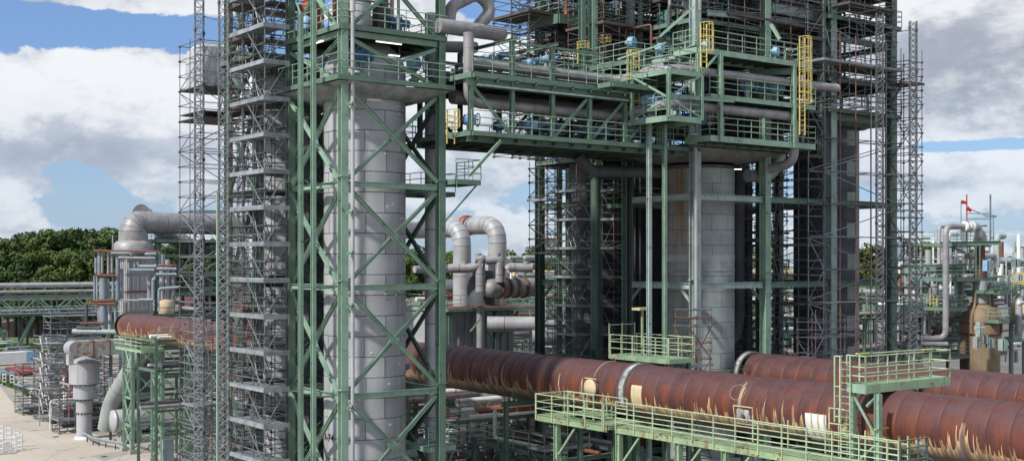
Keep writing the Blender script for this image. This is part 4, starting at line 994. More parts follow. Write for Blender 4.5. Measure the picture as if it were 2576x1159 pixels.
# gate by the white plate
gt = thing('access_gate', (44.9, 37.5, WZ), 'small cream rail gate against the rusty duct beside the white plate', 'gate')
yg = yat(2086, 45.2)
for dy in (0, .55, 1.0): bar(gt, 'gate_post', (45.2, yg-dy, WZ), (45.2, yg-dy, WZ+2.1), ('t', .035, 6), PALERAIL)
for q in (.2, 1.4, 2.1): bar(gt, 'gate_rail', (45.2, yg, WZ+q), (45.2, yg-1.0, WZ+q), ('t', .035, 6), PALERAIL)
# ================================================================== pipe bridge between the towers
random.seed(31)
bg_ = thing('pipe_bridge', (45.5, 57, 28), 'two-deck green steel pipe bridge spanning from the front left tower to the right towers', 'pipe bridge')
BX0, BX1, BY0, BY1, BZ0, BZ1 = 37.65, 54.2, 54.0, 60.0, 28.05, 31.3
plat(bg_, BX0, BY0, BX1, BY1, BZ0, 'SN', GREEN, DARK, rmat=LGREEN, fh=.26, sp=1.35)
plat(bg_, BX0+.25, BY0+.3, BX1, BY1, BZ1, 'SN', GREEN, DARK, rmat=LGREEN, fh=.30, sp=1.35)
for y, m in ((54.45, GREEN), (59.6, DGREEN)):
    bar(bg_, 'chord_beam', (BX0, y, BZ0-.4), (BX1, y, BZ0-.4), ('H', .2, .3, .03), m); bar(bg_, 'chord_beam', (BX0, y, BZ1-.55), (BX1, y, BZ1-.55), ('H', .26, .46, .03), m)
    xs = [37.9, 40.72, 43.6, 46.4, 49.2, 52.0]
    for i, x in enumerate(xs):
        bar(bg_, 'post', (x, y, BZ0-.25), (x, y, BZ1-.8 if x not in (40.72, 43.6) else 33.3), ('H', .24, .24, .03), m, up=(0, 1, 0))
    for i, (a, b) in enumerate(zip(xs, xs[1:])):
        p, q = ((a+.15, y, BZ1-.8), (b-.15, y, BZ0+.05)) if i < 2 and i == 0 else ((a+.15, y, BZ0+.05), (b-.15, y, BZ1-.8))
        if i == 1: continue
        bar(bg_, 'brace', p, q, ('H', .15, .15, .02), LGREEN if m is GREEN else m)
for x in (40.72, 43.6): bar(bg_, 'roof_beam', (x, 53.9, 33.35), (x, 59.8, 33.35), ('H', .14, .18, .02), GREEN)
bar(bg_, 'roof_beam', (40.72, 54.45, 33.2), (47.5, 54.45, 33.2), ('box', .10, .14), GREEN); bar(bg_, 'roof_beam', (40.9, 59.6, 33.2), (50, 59.6, 33.2), ('box', .10, .14), DGREEN)
for i in range(12): bar(bg_, 'floor_joist', (38.2+i*1.35, 54.1, BZ1-.35), (38.2+i*1.35, 59.9, BZ1-.35), ('H', .12, .2, .02), DGREEN); bar(bg_, 'floor_joist', (38.2+i*1.35, 54.1, BZ0-.36), (38.2+i*1.35, 59.9, BZ0-.36), ('H', .12, .2, .02), DGREEN)
bar(bg_, 'knee_brace', (37.5, 54.0, 25.6), (39.6, 54.0, 27.6), ('H', .16, .16, .02), LGREEN)
plat(bg_, 46.6, 52.7, 50.2, 53.95, BZ1+.03, 'SWE', GREEN, DGREEN, rmat=LGREEN)
# pipes on the bridge
upipe = pipe('grey lagged pipe on the upper deck of the pipe bridge, turning round the cantilever platforms', [(38.9, 55.9, 32.05), (49.8, 55.9, 32.05), (50.35, 51.75, 32.35), (65.6, 51.75, 32.45)], .27, PIPE, bands=1.0, bend=1.1, bm=PIPE)
mb = MB(); mb.lathe([(.27, 0), (.3, .02), (.3, .12), (.22, .3), (.0, .36)], (65.55, 51.75, 32.45), 14, 'X', cap=False); mb.build('end_cap', PIPE, upipe)
pipe('grey lagged pipe with a rising elbow on the lower deck of the bridge', [(38.35, 55.3, 33.6), (38.35, 55.3, 29.75), (49.6, 55.3, 29.75), (50.2, 51.9, 30.25), (61.4, 51.75, 30.25), (61.4, 51.75, 27.3), (61.4, 54.5, 26.9)], .30, PIPE, bands=1.2, bend=.8, bm=PIPE)
pipe('dark fat pipe behind the lower grey pipe of the bridge', [(38.6, 57.3, 30.3), (50.0, 57.3, 30.3), (51.0, 56.5, 31.6), (51.0, 55.0, 32.2)], .42, PIPE, bands=1.2, bend=.9, bm=PIPE)
pipe('fat elbow pipe dropping between the bridge decks', [(47.5, 56.5, 29.9), (50.8, 55.2, 30.0), (50.8, 55.2, 32.4), (52.5, 54.6, 32.9)], .34, PIPE, bands=.5, bend=1.0, bm=PIPE)
pipe('dark lagged pipe slung under the right end of the bridge', [(47.6, 57, 27.4), (48.6, 57, 26.5), (55, 57.5, 26.7)], .36, DCLAD, bend=.8)
for i in range(5):
    y = 56.3+i*.75; pipe('thin line on the upper deck of the pipe bridge', [(38.4, y, 31.75), (53.5, y, 31.75)], random.choice((.07, .1, .13)), random.choice((PIPE, LPIPE, GREYCOL)), 'thin lines on the bridge', n=8)
tag(boxtank(39.6, 56.8, 31.3, 1.5, 1.2, .4, BPIPE, 'flat pale blue cooler on the bridge beside the left tower', 'cooler', 'cooler'))
# cable trays
for (x0, x1, y, z) in ((38.2, 54, 54.2, 30.6), (38.2, 54, 59.2, 32.6)):
    ct = thing('cable_tray', (x0, y, z), 'thin ladder-type cable tray running along the pipe bridge, %s' % ('front face' if y < 56 else 'rear side'), 'cable tray'); mb = MB()
    for d_ in (0, .35): mb.beam((x0, y+d_, z), (x1, y+d_, z), .03, .1)
    k = int((x1-x0)/.4)
    for i in range(k): mb.box(x0+i*.4, y, z-.02, x0+i*.4+.04, y+.35, z)
    mb.build('tray', GREYCOL, ct, kind='stuff'); mb = MB()
    for i in range(5): mb.tube((x0, y+.05+i*.06, z+.03), (x1, y+.05+i*.06, z+.03), .022, 4)
    mb.build('cables', DARK, ct, kind='stuff')
# valve actuators
W_ = ['leftmost', 'second', 'third', 'fourth', 'fifth', 'sixth', 'seventh', 'rightmost']
for i, (x, m) in enumerate(((39.0, BLUE), (41.6, BLUE), (43.2, LBLUE), (45.3, BLUE), (47.6, BLUE), (49.0, BLUE), (51.2, LBLUE), (52.8, BLUE))):
    actuator(x, 56.2+random.uniform(-.3, .8), BZ0, random.uniform(.95, 1.15), 'blue valve motor behind the rail of the lower bridge deck, %s in its row' % W_[i], m, yaw=random.choice((1.3, 1.6, 1.9)))
for i, (u, v, m, t) in enumerate(((1213, 152, LBLUE, 'near the cooler'), (1238, 148, LBLUE, 'one step right of the cooler'), (1262, 142, BLUE, 'left of the first roof post'), (1284, 140, LBLUE, 'touching the first roof post'), (1332, 160, LBLUE, 'right of the first roof post'), (1346, 158, BLUE, 'midway between the roof posts'), (1372, 152, LBLUE, 'left of the second roof post'), (1388, 152, BLUE, 'touching the second roof post'))):
    p = P(u, v-6, 70.5+i*.35); r = actuator(p.x, p.y, p.z-.6, .66, 'blue valve motor standing high on the bridge, '+t, m, yaw=i*.7)
    bar(r, 'stand', (p.x, p.y, 31.35), (p.x, p.y, p.z-.78), ('t', .05, 6), DGREEN, up=(0, 1, 0))
def cageladder(label, u, v0, v1, D, wd=(0, 1, 0), cage=1, mat=None):
    a, b = P(u, v0, D), P(u, v1, D); r = thing('caged_ladder', tuple(a), label, 'ladder', 'yellow caged ladders'); ladder(r, a, (a.x, a.y, b.z), wd, .5, mat or YEL, cage, r=.05); return r
cageladder('yellow caged ladder at the left end of the lower bridge deck', 1134, 362, 278, 67, (1, 0, 0))
mb = MB()
for i in range(3): bar(bg_, 'antenna_rail', (38.9, 54.6+i*.5, 34.0+.02*i), (41.8, 54.6+i*.5, 34.0), ('t', .03, 5), GALV)
lamp(44.0, 59.0, 30.2, 45.6, 59.0, 'lit strip light between the bridge decks')

# ================================================================== T2: right front tower
HC2 = ('H', .52, .55, .05); HB2 = ('H', .26, .38, .035)
T2 = (54.7, 61.2, 54.0, 60.3); LV2 = [2.5, 8.1, 13.8, 19.4, 25.0]
t2 = thing('steel_tower', (58, 57, 0), 'pale grey-green steel tower around the concrete-grey vessel, right of centre', 'steel tower', 'green steel towers around the vessels')
frame(t2, *T2, 0, 41, LV2+[28.0, 34.0, 38.4], GREEN, col=HC2, beam=HB2, cm={'SW': GREYCOL, 'SE': LGREEN, 'NE': DGREEN, 'NW': GREEN}, bm=GREYCOL)
for z in (19.4, 13.8):
    for (x, y, dx, dy) in ((54.7, 54.3, 0, 1), (61.2, 54.3, 0, 1), (54.7, 60.0, 0, -1), (61.2, 60, 0, -1)):
        bar(t2, 'knee_brace', (x, y, z-1.1), (x, y+dy*1.0, z-.15), ('H', .14, .14, .02), GREYCOL)
def stain(a, z):
    a = math.degrees(a) % 360; return 138 < a < 212 and z > 18.5
r2 = vessel('concrete-grey vessel with a rust stained left flank, right of centre', 58.2, 57.1, 2.33, 0, 27.2, 1.0, 11, CONC, zlow=10.0, seamg=.022)
hseam(r2, 58.2, 57.1, 2.33, [20.35], LPIPE, .06)
mb = MB(); mb.lathe([(2.34, 0), (2.345, .42)], (58.2, 57.1, 20.95), 48, cap=False); mb.build('pale_band', LPIPE, r2)
mb = MB(); mb.tube((54.25, 53.5, 0), (54.25, 53.5, 28), .13, 10); o = mb.build('pipe_run', LPIPE); tag(o, 'pale downpipe against the near column of the right tower', 'downpipe')
for uu, lb, D, mt_, wid in ((1583, 'dark slim', 79, DARK, .22), (1633, 'pale left', 73, GREYCOL, .24), (1672, 'pale right', 73.5, LGREEN, .22)):
    p = P(uu, HV, D); r = thing('steel_post', (p.x, p.y, 0), lb+' free post in front of the right tower vessel', 'post', 'free standing green posts'); bar(r, 'post', (p.x, p.y, 0), (p.x, p.y, 29.4 if D < 78 else 27.5), ('H', wid, wid, .03), mt_, up=(0, 1, 0))
tarp('sagging grey sheet hung round the top of the concrete-grey vessel', 54.4, 53.4, 62.6, 60.2, 28.05, 58.2, 57.1, 2.38, 27.35, TARPD, 9, sag=.12)
plat(t2, 54.95, 53.3, 62.8, 60.6, 28.4, '', GREEN, DARK)
# cantilever platforms
ca = thing('cantilever_platform', (51, 53, 29.5), 'two-storey green cantilever platform with crossed bracing, left of the right tower', 'platform', 'cantilever platforms')
A0, A1, B0, B1 = 49.5, 52.2, 51.0, 55.2
plat(ca, A0, B0, A1, B1, 29.45, 'SW', LGREEN, DGREEN, rmat=LGREEN, fh=.34, sp=1.0); plat(ca, A0, B0, A1, B1, 32.15, '', LGREEN, DGREEN, rmat=LGREEN, fh=.30)
for (x, y) in ((A0, B0), (A1, B0), (A0, B0+3.1), (A1, B1)): bar(ca, 'post', (x, y, 29.3), (x, y, 32.0), ('H', .2, .2, .025), LGREEN, up=(0, 1, 0))
bar(ca, 'brace', (A0, B0+.1, 30.5), (A0, B0+3.0, 31.95), ('box', .1, .1), LGREEN); bar(ca, 'brace', (A0, B0+.1, 30.4), (A0, B0+3.0, 29.5), ('box', .07, .07), LGREEN)
bar(ca, 'brace', (A0+.1, B0, 30.5), (A1-.1, B0, 31.95), ('box', .1, .1), LGREEN); bar(ca, 'brace', (A0+.1, B0, 30.4), (A1-.1, B0, 29.5), ('box', .07, .07), LGREEN)
bar(ca, 'tie_beam', (A0+.1, B0, 30.55), (55.0, B0, 30.7), ('H', .12, .24, .02), LGREEN)
mb = MB(); railing(mb, [(A0, B1, 32.2), (A0, B0, 32.2), (A1, B0, 32.2)], sp=1.0); mb.build('guard_rail', LGREEN, ca)
bar(ca, 'canopy_beam', (A0-.2, B1, 33.2), (A0-.2, B0, 33.6), ('box', .08, .1), LGREEN)
for i, (x, y, z) in enumerate(((50.2, 53.2, 29.5), (51.4, 52.4, 29.5))): actuator(x, y, z, 1.3, 'light blue motor inside the %s half of the two-storey cantilever platform' % ('left', 'right')[i], LBLUE, yaw=i*2)
cageladder('yellow caged ladder climbing the left face of the two-storey cantilever platform', 1601, 285, 130, 73.4, (0, 1, 0), -1)
cb = thing('cantilever_platform', (58, 52.6, 28.6), 'long three-storey green cantilever platform across the right tower', 'platform', 'cantilever platforms')
YN = 51.4
plat(cb, 53.3, YN, 63.1, 53.5, 28.55, 'SWE', LGREEN, DGREEN, rmat=LGREEN, fh=.36, sp=1.25)
plat(cb, 53.3, YN, 63.1, 53.5, 31.05, 'S', LGREEN, DGREEN, rmat=LGREEN, fh=.30, sp=1.25)
plat(cb, 52.3, YN, 62.6, 53.5, 33.75, 'SWE', LGREEN, DGREEN, rmat=LGREEN, fh=.34, sp=1.25)
for x in (54.15, 60.9): bar(cb, 'post', (x, YN-.08, 28.2), (x, YN-.08, 33.5), ('H', .24, .24, .03), LGREEN, up=(0, 1, 0))
bar(cb, 'post', (52.25, YN-.05, 29.2), (52.25, YN-.05, 33.4), ('H', .2, .2, .025), LGREEN, up=(0, 1, 0))
bar(cb, 'knee_brace', (52.3, YN, 31.9), (53.9, YN, 33.4), ('box', .12, .12), LGREEN); bar(cb, 'soffit_beam', (60.9, YN+.1, 33.1), (57.5, 56.0, 33.1), ('H', .2, .4, .03), GREEN)
for i, x in enumerate((53.1, 57.9, 60.5)): actuator(x, 52.6, (28.6, 31.1, 31.1)[i], 1.3, 'blue motor on the three-storey platform, %s' % ('lower left bay', 'middle bay', 'right bay beside the post')[i], (BLUE, LBLUE, LBLUE)[i], yaw=i)
cageladder('yellow caged ladder rising above the left end of the three-storey platform', 1770, 170, 60, 71.5, (1, 0, 0), 1)
cageladder('tall yellow ladder at the right end of the three-storey platform', 2018, 340, 95, 77.6, (1, 0, 0), 1)
r = cageladder('small yellow caged ladder above the bridge, left of the pair', 1461, 160, 108, 77, (1, 0, 0), 1); cageladder('small yellow caged ladder above the bridge, right of the pair', 1516, 145, 92, 78, (1, 0, 0), 1)
yg_ = thing('safety_gate', tuple(P(1888, 40, 84)), 'yellow rail gate high up behind the three-storey platform', 'gate'); a = P(1876, 44, 84)
for q in (0, .55, 1.1): bar(yg_, 'gate_rail', a+V((0, 0, q)), a+V((1.5, 0, q)), ('t', .04, 6), YEL)
for q in range(5): bar(yg_, 'gate_bar', a+V((q*.375, 0, 0)), a+V((q*.375, 0, 1.1)), ('t', .035, 6), YEL, up=(0, 1, 0))
# middle upper platforms behind
um = thing('upper_platform', (52, 57, 33), 'green railed platform with round blue tanks above the right end of the bridge', 'platform')
plat(um, 50.2, 55.3, 54.5, 60.5, 33.3, 'SW', GREEN, DARK, rmat=LGREEN); plat(um, 47.0, 57.5, 50.1, 62, 32.6, 'SW', GREEN, DARK, rmat=LGREEN)
plat(um, 54.9, 53.9, 61, 60, 33.72, 'W', GREEN, DARK, rmat=LGREEN)
def roundtank(u, v, D, rpx, lab):
    p = P(u, v, D); r = rpx/F*D; R_ = thing('round_blue_tank', (p.x, p.y, p.z-r), lab, 'motor casing', 'light blue round casings above the bridge')
    mb = MB(); d = (FWD*.55-RGT*.8).normalized(); n_ = 16
    for (s0, r0, s1, r1_) in ((-.8, .55, -.7, .98), (-.7, .98, .25, 1), (.25, 1, .5, .6), (.5, .6, .9, .45)): mb.tube(p+d*s0*r, p+d*s1*r, r*r0, n_, r*r1_)
    mb.build('casing', LBLUE, R_); mb = MB(); mb.lathe([(r*.3, -1.7*r), (r*.3, -r*.8), (r*.5, -r*.8), (r*.5, -r*.7)], p, 10); mb.build('pedestal', GREYCOL, R_)
    mb = MB(); mb.lathe([(r*1.04, 0), (r*1.04, .03)], p-V((0, 0, .1)), 14); mb.build('flange', GREYCOL, R_)
for a in ((1587, 108, 77, 15, 'large round light blue casing above the bridge end, leftmost of four'), (1660, 122, 74, 13, 'round light blue casing just left of the caged ladder'), (1776, 112, 74, 12, 'round light blue casing right of the caged ladder'), (1950, 130, 79, 12, 'round light blue casing near the right end of the three-storey platform')): roundtank(*a)
bar(um, 'long_brace', P(1659, 93, 74.5), P(1745, 18, 74.5), ('box', .16, .16), LGREEN)
bar(um, 'short_brace', P(1940, 62, 79), P(1962, 100, 78.6), ('box', .2, .2), LGREEN)
bar(um, 'cross_beam', P(1652, 103, 76), P(1722, 112, 77.5), ('H', .2, .3, .03), GREEN)
bar(um, 'cross_beam', P(1780, 33, 76), P(2080, 62, 86), ('H', .24, .34, .03), GREYCOL)
for u, D, z0, z1, m, w_ in ((1465, 77, 32.5, 41, GREEN, .34), (1491, 77.5, 31, 41, LGREEN, .46), (1585, 80, 31, 41, GREYCOL, .36), (1611, 80, 33.5, 41, GREYCOL, .24), (1717, 78, 33.5, 41, GREYCOL, .5), (1818, 84, 33.7, 41, GREYCOL, .40), (1912, 82.5, 33.8, 41, GREYCOL, .55), (1836, 80, 33.7, 38, GREEN, .3), (2072, 86, 28, 41, GREEN, .5)):
    p = P(u, HV, D); bar(um, 'column', (p.x, p.y, z0), (p.x, p.y, z1), ('H', w_, w_, .035), m, up=(0, 1, 0))

# ================================================================== T3: behind, left of T2
T3 = (55.6, 62.0, 64.5, 70.9)
t3 = thing('steel_tower', (58.8, 67.7, 0), 'dark green steel tower with a shadowed vessel, left of the concrete-grey vessel', 'steel tower', 'green steel towers around the vessels')
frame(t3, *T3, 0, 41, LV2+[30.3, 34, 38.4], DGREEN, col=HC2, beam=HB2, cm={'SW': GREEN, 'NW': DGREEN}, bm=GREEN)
for z in (19.4,):
    bar(t3, 'knee_brace', (55.6, 64.8, z-1.2), (55.6, 66.0, z-.15), ('H', .14, .14, .02), GREEN); bar(t3, 'knee_brace', (55.6, 70.6, z-1.2), (55.6, 69.4, z-.15), ('H', .14, .14, .02), GREEN)
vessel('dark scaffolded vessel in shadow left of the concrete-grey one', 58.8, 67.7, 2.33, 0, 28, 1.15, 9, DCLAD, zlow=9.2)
for uu, D in ((1407, 86), (1430.5, 85.5)):
    p = P(uu, HV, D); r = thing('steel_post', (p.x, p.y, 0), 'slim green post in front of the left edge scaffold, %s one' % ('left' if uu < 1410 else 'right'), 'post', 'free standing green posts'); bar(r, 'post', (p.x, p.y, 0), (p.x, p.y, 27.5), ('H', .3, .26, .03), GREEN, up=(0, 1, 0))
dk = [23.8-2*i for i in range(-1, 9)]
scaffold('scaffold on the left face of the dark tower, bright decks every two metres', 53.9, 64.6, 55.2, 67.8, 0, 27.0, 1, 2, 2.0, decks=dk, tm=GALV, pm_=DTUBE, redposts=.3, ladd=1, zoff=1.8, r=.026)
scaffold('scaffold wrapped across the near face of the shadowed vessel', 55.9, 63.0, 61.8, 64.2, 0, 27.0, 4, 1, 2.0, decks=dk, tm=DTUBE, pm_=GALV, redposts=.35, zoff=1.8, r=.024, brm=GALV)
scaffold('scaffold climbing behind the dark tower', 57.6, 71.5, 62, 73, 0, 41, 4, 1, 2.0, decks=[8, 12, 16, 24, 28, 32, 34, 36, 38], dm=WBOARD, tm=DTUBE, redposts=.2, faces='SWE')
pl = thing('side_platform', (57, 63, 25), 'small dark green railed platform on the dark tower below the bridge', 'platform')
plat(pl, 55.5, 62.0, 59.5, 63.3, 24.9, 'SW', GREEN, DARK, rmat=GREEN, sp=.9)
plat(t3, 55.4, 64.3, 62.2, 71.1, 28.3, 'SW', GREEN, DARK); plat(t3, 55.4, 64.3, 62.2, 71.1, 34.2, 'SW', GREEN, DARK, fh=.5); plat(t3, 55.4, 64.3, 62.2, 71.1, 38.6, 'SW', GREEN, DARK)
# upper left platform of that block
up_ = thing('upper_platform', (53, 63.5, 37), 'green box-edged platform high up against the sky, right of centre', 'platform')
plat(up_, 50.2, 62.0, 56.4, 65.2, 37.2, 'SWE', GREEN, DARK, rmat=LGREEN, fh=.62, sp=1.2)
bar(up_, 'knee_brace', (55.0, 62.2, 33.4), (52.2, 62.2, 36.5), ('H', .2, .2, .03), DGREEN)
for (u, D, z0, m) in ((1360, 84, 28, GREEN), (1394, 83, 28, WBOARD)): p = P(u, HV, D); bar(up_, 'column', (p.x, p.y, z0), (p.x, p.y, 41), ('H', .34, .3, .03), m, up=(0, 1, 0))
for z in (33.9, 31.9): bar(up_, 'beam', P(1398, HV, 83)+V((0, 0, z-21)), P(1480, HV, 86)+V((0, 0, z-21)), ('H', .2, .3, .03), WBOARD)
scaffold('thin scaffold bay edging the upper steelwork against the sky, right of centre', 48.2, 62.6, 50.4, 66.5, 28.0, 41.5, 1, 2, 2.0, decks=[37.2], dm=WBOARD, tm=DTUBE, group='upper scaffolds')
scaffold('upper scaffold behind the box-edged platform', 50.8, 62.9, 56, 65.3, 28.2, 41.5, 3, 1, 2.0, decks=[33.0, 39], dm=WBOARD, tm=DTUBE, group='upper scaffolds', ladd=1)
boxb = thing('duct_beam', (56, 62, 36), 'long dark box girder beside the upper scaffold, right of the box-edged platform', 'girder'); mb = MB(); mb.box(55.2, 60.8, 36.2, 62.0, 61.8, 37.3); mb.build('girder', DARK, boxb); mb = MB(); railing(mb, [(55.2, 60.8, 37.3), (62, 60.8, 37.3)]); mb.build('guard_rail', GREEN, boxb)
# hanging platform left top of T3's scaffold
scaffold('small cantilevered scaffold sticking out left of the dark tower top', 52.7, 66.4, 53.8, 68.4, 21.5, 27.6, 1, 1, 1.0, decks=[25.2], tm=DTUBE, group='upper scaffolds', rails=1, dm=BOARD)

# ================================================================== T4 and T5: right
T4 = (67.9, 74.7, 54.0, 60.3)
t4 = thing('steel_tower', (71.3, 57, 0), 'grey-green steel tower at the right edge of the block, open sky behind it', 'steel tower', 'green steel towers around the vessels')
frame(t4, *T4, 0, 41, LV2+[30.9, 36.4, 40], DGREEN, col=('H', .6, .6, .05), beam=HB2, cm={'SW': GREYCOL, 'NW': GREEN, 'SE': GREEN}, bm=GREEN)
for z0, z1 in ((33, 40),):
    for (a, b) in (((66.9, 54), (67.9, 54)),):
        for i in range(3): bar(t4, 'brace', (a[0], a[1], z0+i*2.3), (b[0], b[1], z0+i*2.3+2.3), ('L', .09, .02), GREYCOL); bar(t4, 'brace', (a[0], a[1]-.1, z0+i*2.3+2.3), (b[0], b[1]-.1, z0+i*2.3), ('L', .09, .02), GREYCOL)
bar(t4, 'column', (66.9, 54, 28), (66.9, 54, 41), ('H', .4, .4, .04), GREEN, up=(0, 1, 0))
vessel('slate grey vessel inside the scaffolded tower at the right', 71.4, 57.2, 2.33, 0, 30.4, 1.1, 7, DCLAD, zlow=9.4, mat2=CONC, a2=lambda a, z: 262 < math.degrees(a) % 360 < 345, dome=(1.2, 0, .6))  # darker left panels put the scaffold's shade into the cladding colour
plat(t4, 67.2, 53.6, 75.4, 60.6, 31.5, 'S', GREEN, DARK); plat(t4, 67.2, 53.6, 75.4, 60.6, 33.6, 'S', GREEN, DARK); plat(t4, 67.2, 53.6, 75.4, 60.6, 37.9, 'SE', GREEN, DARK); plat(t4, 67.2, 53.6, 75.4, 60.6, 40.4, 'SE', GREEN, DARK)
tarp('ragged grey sheet under the deck of the right scaffolded tower', 67.9, 53.9, 74.6, 60.4, 31.2, 71.4, 57.2, 2.4, 30.5, TARPD, 12, sag=.15)
for z in (8.1+1.9, 13.8, 19.4, 25.0): bar(t2, 'link_beam', (61.5, 54, z), (67.6, 54, z), HB2, GREEN)
for z in (13.8, 19.4, 25.0, 28.2): bar(t3, 'link_beam', (62.3, 64.5, z), (67.6, 64.5, z), HB2, DGREEN)
s5 = scaffold('tall scaffold screen across the front of the right tower', 64.8, 52.1, 73.2, 53.4, 0, 35.5, 5, 1, 2.2, decks=[34.3], tm=DTUBE, pm_=GALV, redposts=.35, rails=1, zoff=.6, r=.033, brm=GALV, brace=.6)
scaffold('narrow scaffold tower standing at the far right edge of the block', 73.3, 51.5, 74.8, 53.0, 0, 35.4, 1, 1, 2.0, decks=[33.4], dm=WBOARD, tm=DTUBE, pm_=GALV, redposts=.25, r=.033)
scaffold('scaffold on the flank of the right tower towards the camera', 65.0, 53.6, 66.6, 60.0, 0, 40.5, 1, 3, 2.0, decks=[6, 10, 14, 18, 22, 28, 31, 36], dm=WBOARD, tm=DTUBE, pm_=GALV, redposts=.35, ladd=1, r=.028)
scaffold('upper scaffold cage between the right tower columns', 67.6, 52.2, 72.6, 54.2, 31.5, 41.5, 3, 1, 1.5, decks=[34.2, 38.4, 40.4], dm=WBOARD, tm=DTUBE, redposts=.4, group='upper scaffolds', ladd=1)
scaffold('upper scaffold behind the right tower columns', 67, 60.9, 76, 62.6, 28.5, 41.5, 5, 1, 1.5, decks=[33, 36, 38.4, 40.2], dm=WBOARD, tm=DTUBE, redposts=.3, group='upper scaffolds')
p = P(2213, HV, 83.5); mast('lattice mast in front of the right tower, left of the pair', p.x, p.y, 0, 38.0, .46, DTUBE, 'X')
p = P(2297, HV, 84.5); mast('lattice mast topping out alone against the sky, rightmost', p.x, p.y, 0, zof(54, 84.5), .48, DTUBE, 'X')
bar(s5, 'tie_tube', P(2185, 92, 84), P(2290, 76, 84), ('t', .035, 6), DTUBE)
T5 = (67.9, 74.7, 64.5, 70.9)
t5 = thing('steel_tower', (71.3, 67.7, 0), 'shadowed green steel tower behind the pale column, seen between the vessels', 'steel tower', 'green steel towers around the vessels')
frame(t5, *T5, 0, 41, LV2+[30.9, 36.4, 40], DGREEN, col=HC2, beam=HB2)
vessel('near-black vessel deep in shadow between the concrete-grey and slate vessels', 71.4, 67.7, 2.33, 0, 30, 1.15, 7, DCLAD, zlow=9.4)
plat(t5, 67, 64, 75.5, 71.5, 31.5, 'S', GREEN, DARK); plat(t5, 67, 64, 75.5, 71.5, 36.9, 'S', GREEN, DARK); plat(t5, 62.4, 61, 67, 66, 28.2, 'S', GREEN, DARK)
scaffold('scaffold in the shadow between the two right hand vessels', 63.0, 61.5, 66.8, 63.5, 0, 41, 3, 1, 2.0, decks=[5, 9, 13, 17, 21, 25, 29, 33, 37], dm=WBOARD, tm=DTUBE, redposts=.3, ladd=1)
scaffold('rearmost scaffold beyond the shadowed tower', 66, 72, 76, 73.5, 0, 41, 5, 1, 2.0, decks=[6, 10, 14, 18, 22, 26, 30, 34, 38], dm=WBOARD, tm=DTUBE, faces='SWE', brace=.5)
scaffold('scaffold in front of the near-black vessel', 67.2, 61.2, 71.8, 62.6, 0, 31, 3, 1, 2.0, decks=[7, 11, 15, 19, 23, 27], dm=WBOARD, tm=DTUBE, redposts=.2, faces='SWE')
# infill behind T2 top
scaffold('dense upper scaffold filling the steelwork above the concrete-grey vessel', 55.2, 60.9, 61.8, 63.2, 28.5, 41.5, 5, 2, 1.3, decks=[34.2, 36.6, 39.0], dm=WBOARD, tm=DTUBE, redposts=.3, group='upper scaffolds', ladd=1)
scaffold('upper scaffold right above the three-storey platform', 55.4, 55.0, 61.0, 57.0, 33.8, 41.5, 4, 1, 1.5, decks=[36.8, 39.2], dm=WBOARD, tm=DTUBE, redposts=.45, group='upper scaffolds', ladd=1)
scaffold('upper scaffold between the right hand towers, dense and dark', 61.6, 55.6, 67.0, 58.5, 28.5, 41.5, 4, 1, 1.5, decks=[30, 34, 36.5, 38.5, 40], dm=WBOARD, tm=DTUBE, redposts=.4, group='upper scaffolds', ladd=1)
scaffold('upper scaffold behind the two slim columns over the bridge', 51.0, 66.2, 55.0, 68.2, 28.2, 41.5, 3, 1, 1.4, decks=[31.5, 35, 38], dm=WBOARD, tm=DTUBE, redposts=.3, group='upper scaffolds')
plat(t2, 54.9, 54.2, 61.0, 60.1, 36.3, 'S', GREEN, DARK); plat(t2, 54.9, 54.2, 61.0, 60.1, 40.2, 'S', GREEN, DARK)
plat(um, 61.6, 54.6, 67.4, 60.0, 38.2, 'S', GREYCOL, DARK, fh=.6); plat(um, 61.4, 54.3, 67.0, 58, 34.2, 'S', GREYCOL, DARK)
scaffold('upper scaffold lining the rear of the block top', 55, 69, 66, 71.5, 28.5, 41.5, 8, 1, 1.2, decks=[31, 34.5, 37, 39.5], dm=WBOARD, tm=DTUBE, redposts=.3, group='upper scaffolds')
scaffold('upper scaffold on the near left of the block top', 54.9, 57.4, 57.8, 60.6, 33.9, 41.5, 3, 2, 1.2, decks=[35.4, 37.8, 40], dm=WBOARD, tm=DTUBE, redposts=.4, group='upper scaffolds', ladd=1)
scaffold('scaffold screen behind the slim gap beside the concrete-grey vessel', 61.4, 60.8, 66.5, 61.6, 0, 28, 6, 1, 1.5, decks=[6, 12, 18, 24], dm=WBOARD, tm=DTUBE, redposts=.3, faces='S')
scaffold('upper scaffold in front of the block top, between the pale columns', 57.5, 53.8, 66.5, 55.0, 34.2, 41.5, 6, 1, 1.25, decks=[36.7, 39.2], dm=WBOARD, tm=DTUBE, redposts=.35, group='upper scaffolds', ladd=1)
scaffold('upper scaffold over the right end of the pipe bridge', 50.6, 58, 54.6, 61.5, 33.4, 41.5, 3, 2, 1.3, decks=[36, 39], dm=WBOARD, tm=DTUBE, redposts=.35, group='upper scaffolds')
